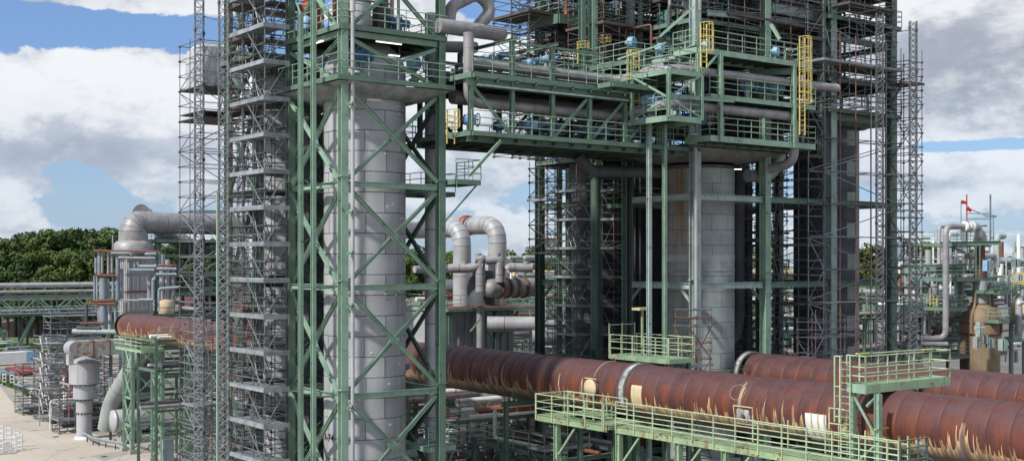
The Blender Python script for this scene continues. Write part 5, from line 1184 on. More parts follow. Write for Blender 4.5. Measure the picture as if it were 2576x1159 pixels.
# dark equipment cores in the upper block
for i, (x, y, z, r, h, lb) in enumerate(((58, 57.5, 34.0, 1.4, 7, 'dark vessel head half hidden in steelwork above the three-storey platform'), (64.3, 57.6, 28.6, 1.2, 8, 'dark upright drum in the steelwork between the right towers'), (58.8, 67.7, 28.4, 1.7, 9, 'dark drum in the steelwork over the shadowed vessel'), (71.4, 57.5, 33.8, 1.3, 6.5, 'dark drum on the upper deck of the right tower'), (71.4, 67.7, 31.6, 1.9, 9, 'dark drum above the near-black vessel'))): drum(lb, x, y, z, r, h, DCLAD, 'drum')
random.seed(77)
for i in range(70):
    x = random.uniform(51, 74); y = random.uniform(55, 64); z0 = random.choice((28.6, 33.8, 34.3, 36.5)); r = random.choice((.05, .07, .09, .12)); h = random.uniform(1, 5)
    m = random.choice((PIPE, DCLAD, RTUBE, GREYCOL, DCLAD, DGREEN, REDOX if i % 7 == 0 else PIPE))
    q = (x+random.choice((-1, 1))*random.uniform(1, 4), y, z0+h) if i % 2 else (x, y+random.choice((-1, 1))*random.uniform(1, 3), z0+h)
    pipe('thin process pipe threading through the upper steelwork of the right towers', [(x, y, z0), (x, y, z0+h), q, (q[0], q[1], z0+h-random.uniform(.5, 2))], r, m, 'thin pipes in the upper steelwork', n=7, bend=.25, stuff=True)
tg = pm('teal_tank_paint', (.03, .13, .10), (.02, .09, .07), 1, .6)
drum('teal green drum half hidden in the upper steelwork', *P(1690, 130, 80), 1.1, 2.2, tg, 'drum')

# vertical pipes between the vessels
pipe('thick grey vertical pipe right of the concrete-grey vessel, bending at its foot', [(64.2, 59.2, 27.8), (64.2, 59.2, 16.6), (63.0, 58.6, 15.4), (61.5, 58.2, 15.4)], .5, DCLAD, bands=2.2, bend=1.3, bm=CLADCORE)
pipe('grey vertical pipe standing below the bent pipe foot', [(64.2, 57.9, 4), (64.2, 57.9, 14.6)], .45, PIPE, bands=1.0, bm=CLADCORE)
pipe('slim dark vertical pipe further right in the shadow', [(66.8, 60.6, 3), (66.8, 60.6, 27)], .32, DCLAD)
pipe('fat grey elbow hanging under the right end of the three-storey platform', [(60.6, 55.0, 26.6), (62.9, 55.0, 26.6), (63.4, 54.6, 28.2)], .42, PIPE, bands=.3, bend=1.0, bm=PIPE)
pipe('pale pipe stub beneath the left part of the three-storey platform', [(56.0, 62.3, 26.8), (53.6, 62.3, 26.8), (53.6, 62.3, 15)], .3, DGREEN, bend=.8)
for i in range(3): pipe('slim vertical pipe in the dark gap left of the concrete-grey vessel', [(56.6+i*.5, 62.2, 3), (56.6+i*.5, 62.2, 27)], .1, DCLAD, 'slim pipes in the dark gap')
gb = thing('cage_platform', (66, 61, 24), 'small green cage platform hanging in the shadow beside the right tower', 'platform'); plat(gb, 66.2, 59.4, 68.6, 60.6, 22.6, 'SW', GREEN, DARK, rmat=GREEN, sp=.6)
dk_ = thing('upright_box', (61.9, 63.9, 0), 'added dark panel standing in for shade in the gap beside the shadowed vessel', 'cable riser'); mb = MB(); mb.box(62.2, 63.5, 0, 63.4, 63.9, 28); mb.build('panel', DARK, dk_)  # dark sheet added to deepen the gap, no real riser
dk_ = thing('upright_box', (54.5, 61.9, 0), 'added dark panel standing in for shade left of the concrete-grey vessel', 'cable riser'); mb = MB(); mb.box(57.2, 62.5, 0, 60.2, 62.7, 28); mb.build('panel', DARK, dk_)  # another added dark sheet, filling the gap in place of shade
lamp(*P(1846, 426, 81)[:3], *(P(1866, 426, 81)[:2]), 'small lit strip light in the shadow right of the concrete-grey vessel')

# small foreground platform by the vessel foot
fp = thing('side_platform', (50.6, 53.6, 15), 'bright pale green railed platform between the rusty duct and the right tower', 'platform')
plat(fp, 49.5, 51.0, 51.6, 56.2, 15.25, '', PALEG, PALEG, fh=.26)
railobj(fp, (49.5, 56.1), (49.5, 51.1), 15.25, 1.25, (.4, .8, 1.22), 1.0, PALERAIL); railobj(fp, (49.5, 51.0), (51.6, 51.0), 15.25, 1.25, (.4, .8, 1.22), 1.0, PALERAIL); railobj(fp, (51.6, 51.1), (51.6, 56), 15.25, 1.25, (.4, .8, 1.22), 1.3, PALERAIL)
railobj(fp, (49.5, 56.2), (51.6, 56.2), 15.25, 1.9, (.9, 1.8), 1.0, PALERAIL)
for (x, y) in ((49.7, 51.3), (51.4, 51.3), (49.7, 56.0), (51.4, 56)): bar(fp, 'column', (x, y, 0), (x, y, 15), ('H', .2, .2, .02), GREEN, up=(0, 1, 0))
mb = MB(); mb.box(49.9, 53.9, 18.0, 50.9, 54.6, 18.15); mb.build('lamp_hood', CREAM, fp); bar(fp, 'column', (50.4, 54.2, 15.25), (50.4, 54.2, 18.0), ('box', .12, .12), PALEG, up=(0, 1, 0))
scaffold('low rust-tinted scaffold at the foot of the concrete-grey vessel', 52.2, 52.0, 54.0, 53.2, 9, 17.2, 1, 1, 2.0, decks=[14.6], dm=BOARD, tm=RTUBE, pm_=GALV, redposts=.6, r=.032)
scaffold('scaffold at the foot of the right towers behind the rear duct', 62, 50.5, 66.4, 52.0, 4, 17, 3, 1, 2.0, decks=[12, 14], dm=BOARD, tm=DTUBE, redposts=.4)
# ================================================================== left middle distance
random.seed(101)
def U5(x, y, D=146): return P(x*.281, 506.8+y*.281, D)
# trees
for i, (u, v, D, s) in enumerate(((-60, 590, 345, 1.5), (18, 592, 350, 1.45), (62, 586, 342, 1.45), (105, 578, 352, 1.5), (150, 570, 345, 1.6), (178, 566, 350, 1.7), (215, 569, 356, 1.6), (240, 578, 345, 1.5), (268, 590, 340, 1.4), (285, 588, 352, 1.5), (40, 632, 335, 1.3), (95, 625, 333, 1.3), (150, 630, 332, 1.3), (205, 622, 334, 1.3), (255, 625, 333, 1.3), (0, 640, 334, 1.3), (-30, 640, 334, 1.3), (20, 670, 330, 1.2), (75, 668, 329, 1.2), (130, 672, 329, 1.2), (185, 668, 330, 1.2), (235, 668, 330, 1.2))):
    tree(u, v, D, s, 'dark green broadleaf tree in the wood left of the plant', 'trees of the wood on the left', sx=1.05)
for i, (u, v, D, s, a) in enumerate(((1285, 628, 350, 1.2, 0), (1312, 624, 348, 1.25, 1), (1345, 618, 352, 1.3, 1), (1385, 606, 346, 1.35, 0), (1425, 604, 350, 1.3, 0), (1470, 606, 350, 1.3, 0), (1520, 610, 350, 1.2, 0), (1010, 620, 350, 1.2, 0), (1060, 625, 350, 1.2, 0), (1110, 625, 350, 1.2, 0), (1560, 612, 352, 1.2, 0), (1330, 655, 335, 1.1, 1), (1390, 650, 333, 1.1, 0), (1290, 660, 334, 1.1, 0))):
    tree(u, v, D, s, ('green tree', 'yellowing tree')[a]+' in the line of trees seen between the tower groups', 'trees seen between the towers', a)
for i, (u, v, D, s, a) in enumerate(((1850, 612, 390, 1.2, 0), (1920, 612, 390, 1.2, 1), (2180, 606, 400, 1.2, 1), (2215, 604, 400, 1.25, 1), (2255, 612, 400, 1.1, 1), (2300, 600, 395, 1.2, 0), (2335, 603, 400, 1.2, 0), (2372, 608, 400, 1.2, 0), (2410, 618, 400, 1.1, 1), (2450, 622, 400, 1.1, 0), (2500, 625, 400, 1.1, 1), (2545, 624, 400, 1.1, 0), (2580, 622, 400, 1.2, 0), (700, 620, 350, 1.2, 0), (780, 620, 350, 1.2, 0), (420, 600, 345, 1.3, 0), (480, 606, 345, 1.3, 0), (540, 610, 345, 1.3, 0), (350, 600, 345, 1.3, 0))):
    tree(u, v, D, s, ('green tree', 'autumn-tinged tree')[a]+' on the far skyline behind the plant', 'trees on the far skyline', a)

# pipe rack / pipe bridge at the far left
def Lp(x0, x1, y, z): return [(x0, y, z), (x1, y, z)]
yr = 294.7
rk = thing('pipe_bridge', (85, yr, 0), 'far green lattice pipe bridge in front of the wood, left edge', 'pipe bridge')
for y in (yr, yr+4):
    for z in (12.6, 8.3): bar(rk, 'chord_beam', (60, y, z), (112, y, z), ('box', .35, .5), GREEN)
    for i in range(13):
        x = 60+i*4.3; bar(rk, 'post', (x, y, 8.3), (x, y, 12.6), ('box', .3, .3), GREEN, up=(0, 1, 0))
        if i < 12: bar(rk, 'brace', (x, y, 12.4 if i % 2 else 8.6), (x+4.3, y, 8.6 if i % 2 else 12.4), ('box', .28, .28), GREYCOL)
mb = MB(); railing(mb, [(60, yr-.6, 8.7), (112, yr-.6, 8.7)], h=1.5, r=.07, sp=2.2, rails=(1.5, .8)); mb.build('guard_rail', GREYCOL, rk)
mb = MB(); mb.box(60, yr-.8, 8.55, 112, yr+4, 8.7); mb.build('deck', GREYCOL, rk)
for x in (76, 96, 110):
    for s in (-1, 1): bar(rk, 'leg', (x+s*4.5, yr, 8.0), (x+s*.6, yr, 0), ('box', .7, .7), GREEN, up=(0, 1, 0)); bar(rk, 'leg', (x+s*.9+3, yr+3, 8.0), (x+s*.9+3, yr+3, 0), ('box', .5, .5), DGREEN, up=(0, 1, 0))
for i in range(7): bar(rk, 'pipe_shoe', (64+i*7, yr, 12.7), (66+i*7, yr, 14.0), ('box', .3, .3), GREEN); bar(rk, 'pipe_shoe', (66+i*7, yr, 14.0), (68+i*7, yr, 12.7), ('box', .3, .3), GREEN)
pipe('thick pale grey pipe along the top of the far pipe bridge', Lp(40, 112, yr+1.5, 15.2), .62, LPIPE, bands=9)
pipe('brownish pipe on the far pipe bridge below the thick one', Lp(40, 112, yr-.2, 13.7), .42, PIPE)
for i in range(4): pipe('white lagged pipe lying inside the far pipe bridge', Lp(50, 118, yr+.6+i*.9, 12.2-.3*(i % 2)), .25, (LPIPE, WHITE)[i % 2], 'pipes inside the far bridge', n=8)
for i in range(2): pipe('white lagged pipe low inside the far pipe bridge', Lp(50, 118, yr+.6+i*1.2, 9.4), .3, WHITE, 'low pipes inside the far bridge', n=8)
# low building and vehicles behind
def car(x, y, yaw, mat, label, l=4.3, w=1.75, h=1.45, group='cars parked at the far left', van=False):
    r = thing('parked_car', (x, y, 0), label, 'car' if not van else 'van', group); R_ = M.Translation((x, y, 0)) @ M.Rotation(yaw, 4, 'Z')
    def put(nm, mb, m, W=R_):
        if not mb.v: return
        o = bpy.data.objects.new(nm, mb.mesh(nm, m)); return link(o, r, W)
    prof = [(-.5, .35), (-.5, .62), (-.44, .66), (-.36, .98), (.12, 1.0), (.28, .68), (.46, .60), (.5, .5), (.5, .35)] if not van else [(-.5, .3), (-.5, .95), (-.46, 1), (.26, 1), (.40, .66), (.5, .58), (.5, .3)]
    mb = MB(); n_ = len(prof); vs = []
    for s, k in ((-1, 1), (1, 1)):
        for (a, b) in prof: inn = .86 if b > .7 else 1; vs.append((a*l, s*w/2*inn, b*h if b != .35 else .28))
    mb.add(vs, [tuple(range(n_))[::-1], tuple(range(n_, 2*n_))]+[(i, (i+1) % n_, n_+(i+1) % n_, n_+i) for i in range(n_)]); put('body', mb, mat)
    for s in (-1, 1):
        mb = MB(); y_ = s*(w/2*.905+.01); mb.add([(-.38*l, s*(w/2*.97), h*.68), (.22*l, s*(w/2*.97), h*.68), (.10*l, s*w/2*.885, h*.95), (-.34*l, s*w/2*.885, h*.95)], [(0, 1, 2, 3)]); put('side_window', mb, GLASS)
        for f in (-.31, .31):
            mb = MB(); mb.lathe([(.31, -.1), (.31, .1)], (f*l, s*(w/2-.1), .31), 14, 'Y'); o = put('wheel', mb, TYRE)
        mb = MB(); mb.box(.47*l, s*w*.33-.18, h*.46, .505*l, s*w*.33+.18, h*.56); put('headlight', mb, WHITE)
    mb = MB(); mb.add([(.13*l, -w*.38, h*.985), (.13*l, w*.38, h*.985), (.285*l, w*.44, h*.70), (.285*l, -w*.44, h*.70)], [(0, 1, 2, 3)]); 
    mb.v = [(a+.015, b, c+.015) for a, b, c in mb.v]; put('windscreen', mb, GLASS)
    return r
p = gp(38, 944); car(p[0], p[1], -.6, RED, 'bright red hatchback parked at the far left', h=1.6, l=4.6)
p = gp(64, 941); car(p[0], p[1], -.6, RED, 'faded red car parked just right of the bright red hatchback', h=1.5)
p = gp(6, 948); car(p[0], p[1], -.6, BPIPE, 'grey-blue car cut by the left edge of the picture', h=1.6)
p = gp(18, 918); r = thing('site_trailer', (*p, 0), 'white flat-roofed trailer with a blue end, far left', 'trailer'); R_ = M.Translation((*p, 0)) @ M.Rotation(.1, 4, 'Z')
for nm, bx, m in (('body', (-6, -1.2, .5, 3.4, 1.2, 2.6), WHITE), ('blue_end', (3.42, -1.22, .5, 5.2, 1.22, 2.62), LBLUE), ('wheel', (-3, -1.25, 0, -2.2, 1.25, .7), TYRE)):
    mb = MB(); mb.box(*bx); o = bpy.data.objects.new(nm, mb.mesh(nm, m)); link(o, r, R_)
# scrap / stored pipe heaps far left
for i in range(46):
    u = random.uniform(-20, 230); v = random.uniform(893, 925) if u > 60 else random.uniform(888, 902); p = gp(u, v); a = random.uniform(-.5, .8); l = random.uniform(2, 6); z = random.uniform(.2, 2.6)
    pipe('length of stored pipe in the heap of material behind the cars', [(p[0]-math.cos(a)*l/2, p[1]-math.sin(a)*l/2, z), (p[0]+math.cos(a)*l/2, p[1]+math.sin(a)*l/2, z+random.uniform(-.2, .2))], random.uniform(.1, .28), random.choice((PIPE, LPIPE, DCLAD, GREYCOL, WHITE, DARK, CLAD)), 'stored pipes behind the cars', 'pipe', 'stored_pipe', n=7, stuff=i > 24)
# white barrier stands
def barrier(u, v, D, s, label, group):
    p = ray(u, HV, D); r = thing('barrier_stand', (p.x, p.y, 0), label, 'barrier', group); A = RGT*.28*s
    c = V((p.x, p.y, 0))
    for k in (-1, 1): bar(r, 'post', c+A*k, c+A*k+V((0, 0, 1.9*s)), ('box', .13*s, .10*s), WHITE, up=(0, 1, 0))
    for z in (.55, 1.15, 1.75): bar(r, 'rung', c-A*.8+V((0, 0, z*s)), c+A*.8+V((0, 0, z*s)), ('box', .13*s, .10*s), WHITE)
    mb = MB(); mb.cbox((p.x, p.y, .08), (1.0*s, .4*s, .14)); mb.build('foot', WHITE, r)
for i, (u, v) in enumerate(((-4, 962), (11, 967), (30, 969), (41, 973), (52, 977), (64, 983), (76, 989), (80, 996))):
    barrier(u, v, CAMZ*F/(v-HV), 1.0, 'white ladder-shaped barrier stand on the far verge, '+('leftmost', 'second from the left', 'third from the left', 'fourth from the left', 'fourth from the right', 'third from the right', 'second from the right', 'rightmost')[i], 'white barrier stands on the verge')
for i, (u, v) in enumerate(((2, 1106), (22, 1112), (43, 1124), (50, 1131), (2, 1139), (34, 1136))):
    barrier(u, v, CAMZ*F/(v-HV), .95, 'white ladder-shaped barrier stand on the near road island, '+('back left', 'back middle', 'back right', 'beside the back right one', 'front left', 'front middle')[i], 'white barrier stands on the road island')
sheet('traffic_island', [gp(*q) for q in [(-40, 1100), (20, 1110), (52, 1130), (40, 1140), (-40, 1146)]], .05, CONCR)

# vent silencer (stacked drums)
g0 = G(212, 1102); D0 = CAMZ*F/(1102-HV)
sil = thing('vent_silencer', (g0.x, g0.y, 0), 'grey silencer stack of four widening drums with a low cone roof', 'silencer')
for i, (r, a, b) in enumerate(((.88, 0, 3.05), (.92, 3.1, 4.65), (1.25, 4.72, 6.4), (1.70, 6.48, 9.0))):
    mb = MB(); mb.lathe([(r, a), (r, b)], (g0.x, g0.y, 0), 36); mb.build('drum', CLAD, sil)
    for q0, q1 in ((b-.08, b), (a, a+.06)): mb = MB(); mb.lathe([(r+.01, q0), (r+.045, q0), (r+.045, q1), (r+.01, q1)], (g0.x, g0.y, 0), 36, cap=False); mb.build('rim', PIPE, sil)
    if i:
        mb = MB(); 
        for k in range(14): t = k*.449; pr = (.88, .88, .92, 1.25)[i]; mb.cbox((g0.x+(pr+.06)*math.cos(t), g0.y+(pr+.06)*math.sin(t), a-.12), (.1, .1, .2))
        mb.build('drip_lug', CLADCORE, sil, kind='stuff')
mb = MB(); mb.lathe([(1.72, 9.0), (1.78, 9.02), (1.74, 9.1), (.06, 9.75)], (g0.x, g0.y, 0), 14); mb.build('cone_roof', CLAD, sil)
for k in range(10):
    t = k*.628+.2; bar(sil, 'roof_seam', (g0.x+1.7*math.cos(t), g0.y+1.7*math.sin(t), 9.13), (g0.x+.1*math.cos(t), g0.y+.1*math.sin(t), 9.75), ('box', .04, .04), CLAD)
    bar(sil, 'standing_seam', (g0.x+1.71*math.cos(t), g0.y+1.71*math.sin(t), 6.6), (g0.x+1.71*math.cos(t), g0.y+1.71*math.sin(t), 8.9), ('box', .035, .035), CLAD, up=(0, 1, 0))
mb = MB(); mb.lathe([(1.1, 0), (1.05, .25), (.9, .3)], (g0.x, g0.y, 0), 20); mb.build('plinth', WHITE, sil)
# guard rail
gr = thing('crash_barrier', G(255, 1112), 'pale blue corrugated crash barrier bent round the silencer foot', 'crash barrier')
pts = [gp(203, 1101), gp(232, 1118), gp(262, 1124), gp(311, 1133)]
for a, b in zip(pts, pts[1:]):
    for z, h in ((.62, .14), (.86, .14)): bar(gr, 'rail', (*a, z), (*b, z), ('box', .10, h), GALV if z < .7 else GREYCOL)
    bar(gr, 'rail', (a[0]+.04, a[1]+.06, .74), (b[0]+.04, b[1]+.06, .74), ('box', .05, .2), BPIPE)
    for t in (.1, .6): x, y = a[0]+(b[0]-a[0])*t, a[1]+(b[1]-a[1])*t; bar(gr, 'post', (x, y+.1, 0), (x, y+.1, .95), ('box', .12, .1), DCLAD, up=(0, 1, 0))
# extra silver uprights and valves round the furnace tower
for i, (x, y0, y1, r_) in enumerate(((1085, 600, 880, .3), (1120, 900, 1120, .25), (960, 690, 900, .3), (985, 900, 1150, .26), (1340, 640, 870, .3), (1450, 470, 900, .35), (1500, 520, 980, .3), (1550, 620, 960, .25))):
    pipe('silver upright duct pressed against the furnace tower', [U5(x, y0, 147), U5(x, y1, 147)], r_, (LPIPE, PIPE, CLAD)[i % 3], 'silver upright ducts at the furnace tower', n=10)
# trestles below the duct
for (x0, x1, y0, y1, lb) in ((46.0, 49.2, 130.4, 133.0, 'tall green X-braced trestle under the far end of the rusty duct'), (46.1, 49.2, 121.8, 124.6, 'second green X-braced trestle under the far duct, nearer the scaffold')):
    r = thing('trestle', ((x0+x1)/2, (y0+y1)/2, 0), lb, 'trestle', 'green trestles under the far duct')
    frame(r, x0, x1, y0, y1, .35, 12.0, [3.0, 6.0, 9.0, 11.9], LGREEN, col=('H', .34, .34, .04), beam=('H', .22, .24, .03), brace=('box', .13, .13), faces='SWE')
    for (a, b) in (((x0, y0), (x1, y0)), ((x0, y1), (x0, y0))): bar(r, 'brace', (*a, .5), (*b, 2.8), ('box', .12, .12), LGREEN); bar(r, 'brace', (*a, 2.8), (*b, .5), ('box', .12, .12), LGREEN)
    for x in (x0, x1):
        for y in (y0, y1): mb = MB(); mb.cbox((x, y, .2), (.8, .8, .4)); mb.build('footing', CONCR, r)
tp = thing('side_platform', (47, 126, 12), 'pale green railed platform beside the far end of the rusty duct', 'platform'); plat(tp, 43.6, 121, 45.8, 129, 11.9, 'SW', PALEG, GREEN, rmat=PALERAIL, sp=1.5)
for i in range(6): bar(tp, 'beam', (45.5, 118-i*3.5, 11.7), (47.5, 118-i*3.5, 11.7), ('H', .2, .25, .02), GREEN)
for y in (112, 102, 92):
    r = thing('duct_support', (PX, y, 0), 'green portal frame under the duct seen behind the left scaffolds, %s' % {112: 'farthest', 102: 'middle', 92: 'nearest'}[y], 'support frame', 'green frames under the rusty duct')
    frame(r, 45.9, 48.9, y, y+2.5, 0, 12, [4, 8, 11.9], GREEN, col=('H', .3, .3, .03), beam=('H', .2, .22, .03), brace=('box', .11, .11), faces='SW')
pipe('big weathered grey pipe slanting down behind the trestle', [(49.2, 133.5, 12.6), (48.2, 136.5, 9.0), (46.8, 140, 4.6), (46.6, 141, 1.5)], .95, CONC, bands=1.6, bend=2, bm=CLADCORE)
mb = MB(); mb.path([(64.0, 160, 14.6), (67, 150, 14.6), (66, 140, 13)], 1.5, 18, 4); tag(mb.build('rusty_duct', DUCT2), 'rust-brown duct hump seen just above the duct end on the left', 'industrial duct', 'rusty ducts')
# rust streaked box duct
xd0, xd1, yd = 43.5, 51.2, 141.8
bd = thing('box_duct', (47, yd, 10), 'pale box duct with rust running down its side above the silencer', 'duct')
for i in range(4):
    a = xd0+(xd1-xd0)*i/4; b = xd0+(xd1-xd0)*(i+1)/4; mb = MB(); mb.box(a+.03, yd, 10.0, b-.03, yd+2.2, 11.7); mb.build('duct_section', RDUCT if i < 2 else GREYCOL, bd)
    mb = MB(); mb.box(b-.06, yd-.06, 9.94, b+.06, yd+2.26, 11.78); mb.build('flange', RUST if i < 2 else GREYCOL, bd)
mb = MB(); mb.lathe([(.85, -1.1), (.85, 1.1)], (xd0, yd+1.1, 10.85), 20, 'Y', a0=math.pi, a1=2*math.pi, cap=False); mb.add([(xd0, yd, 10.0)]+[(xd0-.85*math.sin(t), yd, 10.85-.85*math.cos(t)) for t in [i*.3927 for i in range(9)]], [tuple(range(10))]); mb.build('rounded_end', LPIPE, bd)
mb = MB(); mb.box(xd0-.85, yd+.1, 9.0, xd0-.3, yd+1.2, 10.2); mb.build('spout', LPIPE, bd)
for x in (47.5, 50.8): bar(bd, 'leg', (x, yd+.3, 0), (x, yd+.3, 9.95), ('H', .24, .24, .03), DGREEN, up=(0, 1, 0))

# the cyclone unit with its elbow duct
un = thing('furnace_tower', (53, 150, 0), 'tall ribbed sheet-metal furnace tower under the big elbow duct on the left', 'process tower')
bx0, bx1, by0, by1 = 51.6, 54.9, 148.4, 151.3
for i, (z0, z1, m) in enumerate(((.2, 4.5, DCLAD), (4.6, 9.6, DCLAD), (9.7, 12.3, LPIPE), (12.4, 14.6, LPIPE), (14.7, 17.1, LPIPE), (17.2, 19.3, CLAD), (19.4, 21.7, CLAD))):
    mb = MB(); mb.box(bx0, by0, z0, bx1, by1, z1); mb.build('casing', m, un)
    mb = MB(); mb.box(bx0-.12, by0-.12, z1-.02, bx1+.12, by1+.12, z1+.14); mb.build('flange', RUST if i in (1, 4) else PIPE, un)
    if z0 > 9:
        for k in range(6): x = bx0+.3+k*.54; bar(un, 'rib', (x, by0-.06, z0+.15), (x, by0-.06, z1-.15), ('box', .12, .12), LPIPE, up=(0, 1, 0))
        for k in range(4): y = by0+.4+k*.7; bar(un, 'rib', (bx0-.06, y, z0+.15), (bx0-.06, y, z1-.15), ('box', .12, .12), LPIPE, up=(0, 1, 0))
cx_, cy_ = (bx0+bx1)/2-.3, (by0+by1)/2
mb = MB(); mb.lathe([(2.45, 22.0), (2.45, 23.0), (2.0, 23.4), (1.7, 23.5)], (cx_, cy_, 0), 8, a0=.39, a1=.39+2*math.pi); mb.build('hood', PIPE, un)
mb = MB(); mb.lathe([(2.6, 21.85), (2.7, 21.85), (2.7, 22.1), (2.6, 22.1)], (cx_, cy_, 0), 8, a0=.39, a1=.39+2*math.pi); mb.build('hood_rim', PIPE, un)
def segduct(label, pts, r, mat, nseg=6, group=None, bands=2.2, r1=None):
    """lobster-back duct: straight runs plus mitred elbow segments, each its own part"""
    root = thing('elbow_duct', tuple(pts[0]), label, 'duct', group)
    r1 = r if r1 is None else r1; mb = MB(); mb.path(pts, min(r, r1)-.06, 20, r*2.0, seg=nseg); mb.build('inner_wall', CLADCORE, root)
    P_ = [V(p) for p in pts]; out = [P_[0]]
    for i in range(1, len(P_)-1):
        a, b, c = P_[i-1], P_[i], P_[i+1]; d1, d2 = a-b, c-b; k = min(r*2, d1.length*.49, d2.length*.49); p, q = b+d1.normalized()*k, b+d2.normalized()*k
        L1 = (p-out[-1]).length; m = max(1, int(L1/bands)); s0 = out[-1]
        for j in range(1, m): out.append(s0+(p-s0)*j/m)
        for j in range(nseg+1): t = j/nseg; out.append(p*(1-t)**2+b*2*t*(1-t)+q*t*t)
    s0 = out[-1]; m = max(1, int((P_[-1]-s0).length/bands))
    for j in range(1, m+1): out.append(s0+(P_[-1]-s0)*j/m)
    n_ = 24; rings = []; a = None
    for i, p in enumerate(out):
        d = (out[min(i+1, len(out)-1)]-out[max(i-1, 0)]).normalized()
        if a is None: a = d.cross(V((0, 1, 0)) if abs(d.y) < .9 else V((0, 0, 1))).normalized()
        a = (a-d*a.dot(d)).normalized(); b = a.cross(d); rings.append((p, [a*math.cos(6.28319*j/n_)+b*math.sin(6.28319*j/n_) for j in range(n_)], d))
    K = len(rings)
    for i, ((p, A, d1), (q, B, d2)) in enumerate(zip(rings, rings[1:])):
        ra = r+(r1-r)*min(1, i/(nseg+2)); rb = r+(r1-r)*min(1, (i+1)/(nseg+2))
        dd = (q-p).normalized()*.02; vs = [p+dd+x*ra for x in A]+[q-dd+x*rb for x in B]+[p+dd+x*(ra-.05) for x in A]+[q-dd+x*(rb-.05) for x in B]
        mb = MB(); mb.add(vs[:2*n_], [(j, (j+1) % n_, n_+(j+1) % n_, n_+j) for j in range(n_)], True); mb.add(vs, [(j, (j+1) % n_, 2*n_+(j+1) % n_, 2*n_+j) for j in range(n_)]+[(n_+j, n_+(j+1) % n_, 3*n_+(j+1) % n_, 3*n_+j) for j in range(n_)]); mb.build('duct_segment', mat, root)
    return root
segduct('huge pale grey elbow duct turning off the furnace tower top, left', [(cx_, cy_, 23.4), (cx_, cy_, 25.8), (80, cy_+2, 25.6)], 1.8, PIPE, 5, bands=2.6, r1=1.35)
segduct('second grey duct slanting down behind the elbow duct, left', [(cx_+2.0, cy_+3, 27.2), (cx_+4.5, cy_+6, 26.0), (cx_+11.0, cy_+4, 21.5)], 1.15, PIPE, 4)
for (x0, y0, x1, y1, r, m, b) in ((925, 680, 925, 1160, .5, BPIPE, 0), (1055, 480, 1055, 880, .28, BPIPE, 0), (1390, 470, 1390, 690, .22, BPIPE, 0), (1372, 690, 1372, 880, .22, BPIPE, 0), (890, 440, 890, 650, .24, BPIPE, 0), (915, 460, 915, 640, .16, PIPE, 0), (860, 500, 860, 640, .2, BPIPE, 0), (848, 660, 848, 880, .18, BPIPE, 0), (870, 660, 870, 880, .14, PIPE, 0),
       (1012, 660, 1012, 890, .18, BPIPE, 0), (1035, 890, 1035, 1080, .2, BPIPE, 0), (885, 920, 885, 1090, .17, PIPE, 0), (775, 910, 775, 1120, .2, DCLAD, 0), (1425, 790, 1425, 980, .2, BPIPE, 0), (970, 440, 970, 660, .17, PIPE, 0), (1430, 450, 1430, 560, .18, BPIPE, 0), (1010, 300, 1010, 440, .1, PIPE, 0), (1003, 470, 1003, 640, .16, PIPE, 0), (1155, 520, 1155, 600, .2, BPIPE, 0), (1210, 450, 1210, 590, .2, BPIPE, 0)):
    a, b_ = U5(x0, y0, 145.5), U5(x1, y1, 145.5); pipe('blue-grey upright pipe of the manifold around the furnace tower', [a, b_], r, m, 'manifold pipes around the furnace tower', n=10)
for pts, r, m in (([(940, 440), (1430, 448)], .12, RUST), ([(1008, 460), (1170, 462), (1180, 480)], .2, BPIPE), ([(1060, 500), (1300, 505), (1390, 505)], .14, PIPE), ([(1155, 590), (1160, 612), (1385, 612)], .2, BPIPE), ([(1235, 540), (1240, 578), (1400, 580)], .2, BPIPE), ([(1300, 470), (1400, 466)], .2, BPIPE),
       ([(1240, 878), (1375, 878)], .2, BPIPE), ([(1080, 880), (1240, 884)], .13, PIPE), ([(850, 660), (1030, 662)], .17, RUST), ([(830, 890), (1020, 880)], .17, RUST), ([(780, 912), (1040, 915)], .15, RUST), ([(720, 1090), (930, 1086)], .15, RUST), ([(690, 1130), (900, 1135)], .25, DCLAD), ([(1390, 690), (1372, 700)], .22, BPIPE), ([(1400, 600), (1580, 602)], .2, BPIPE), ([(1400, 650), (1580, 650)], .18, BPIPE), ([(1425, 790), (1440, 778), (1620, 765)], .2, BPIPE), ([(650, 1160), (1150, 1166)], .3, GREYCOL), ([(840, 440), (960, 442)], .15, RUST), ([(1400, 575), (1580, 570)], .14, RUST)):
    pipe('horizontal manifold pipe with rust bloom around the furnace tower', [U5(*q, 145) for q in pts], r, m, 'manifold pipes around the furnace tower', n=10, bend=.4)
# green steel floors right of the furnace tower
fl = thing('steel_floors', (60, 150, 0), 'open green steel floors standing right of the furnace tower', 'steel structure')
frame(fl, 56.0, 66, 150, 156, 0, 24, [4, 8, 11, 14, 16.6, 19, 21.5, 23.4], GREEN, col=('H', .4, .4, .05), beam=('H', .25, .35, .04))
for z in (11, 14, 16.6, 19, 21.5, 23.4): plat(fl, 55.6, 149.5, 67, 156, z+.3, 'SW', GREEN, DARK, fh=.4)
for i in range(34):
    x = random.uniform(56, 66); y = random.uniform(150.5, 154); z = random.choice((11.4, 14.4, 17, 19.4, 21.9)); l = random.uniform(1.5, 5)
    pipe('lagged pipe on the open floors right of the furnace tower', [(x, y, z+random.uniform(.3, 1.5)), (x+l, y, z+random.uniform(.3, 1.5))] if i % 2 else [(x, y, z), (x, y, z+2.2)], random.choice((.1, .18, .25)), random.choice((LPIPE, RUST, BPIPE, PIPE, WHITE)), 'pipes on the open floors', n=8, stuff=True)
drum('rusty cream hopper hanging in the floors right of the furnace tower', *P(418, 795, 146), .9, 1.5, CREAM, 'hopper')
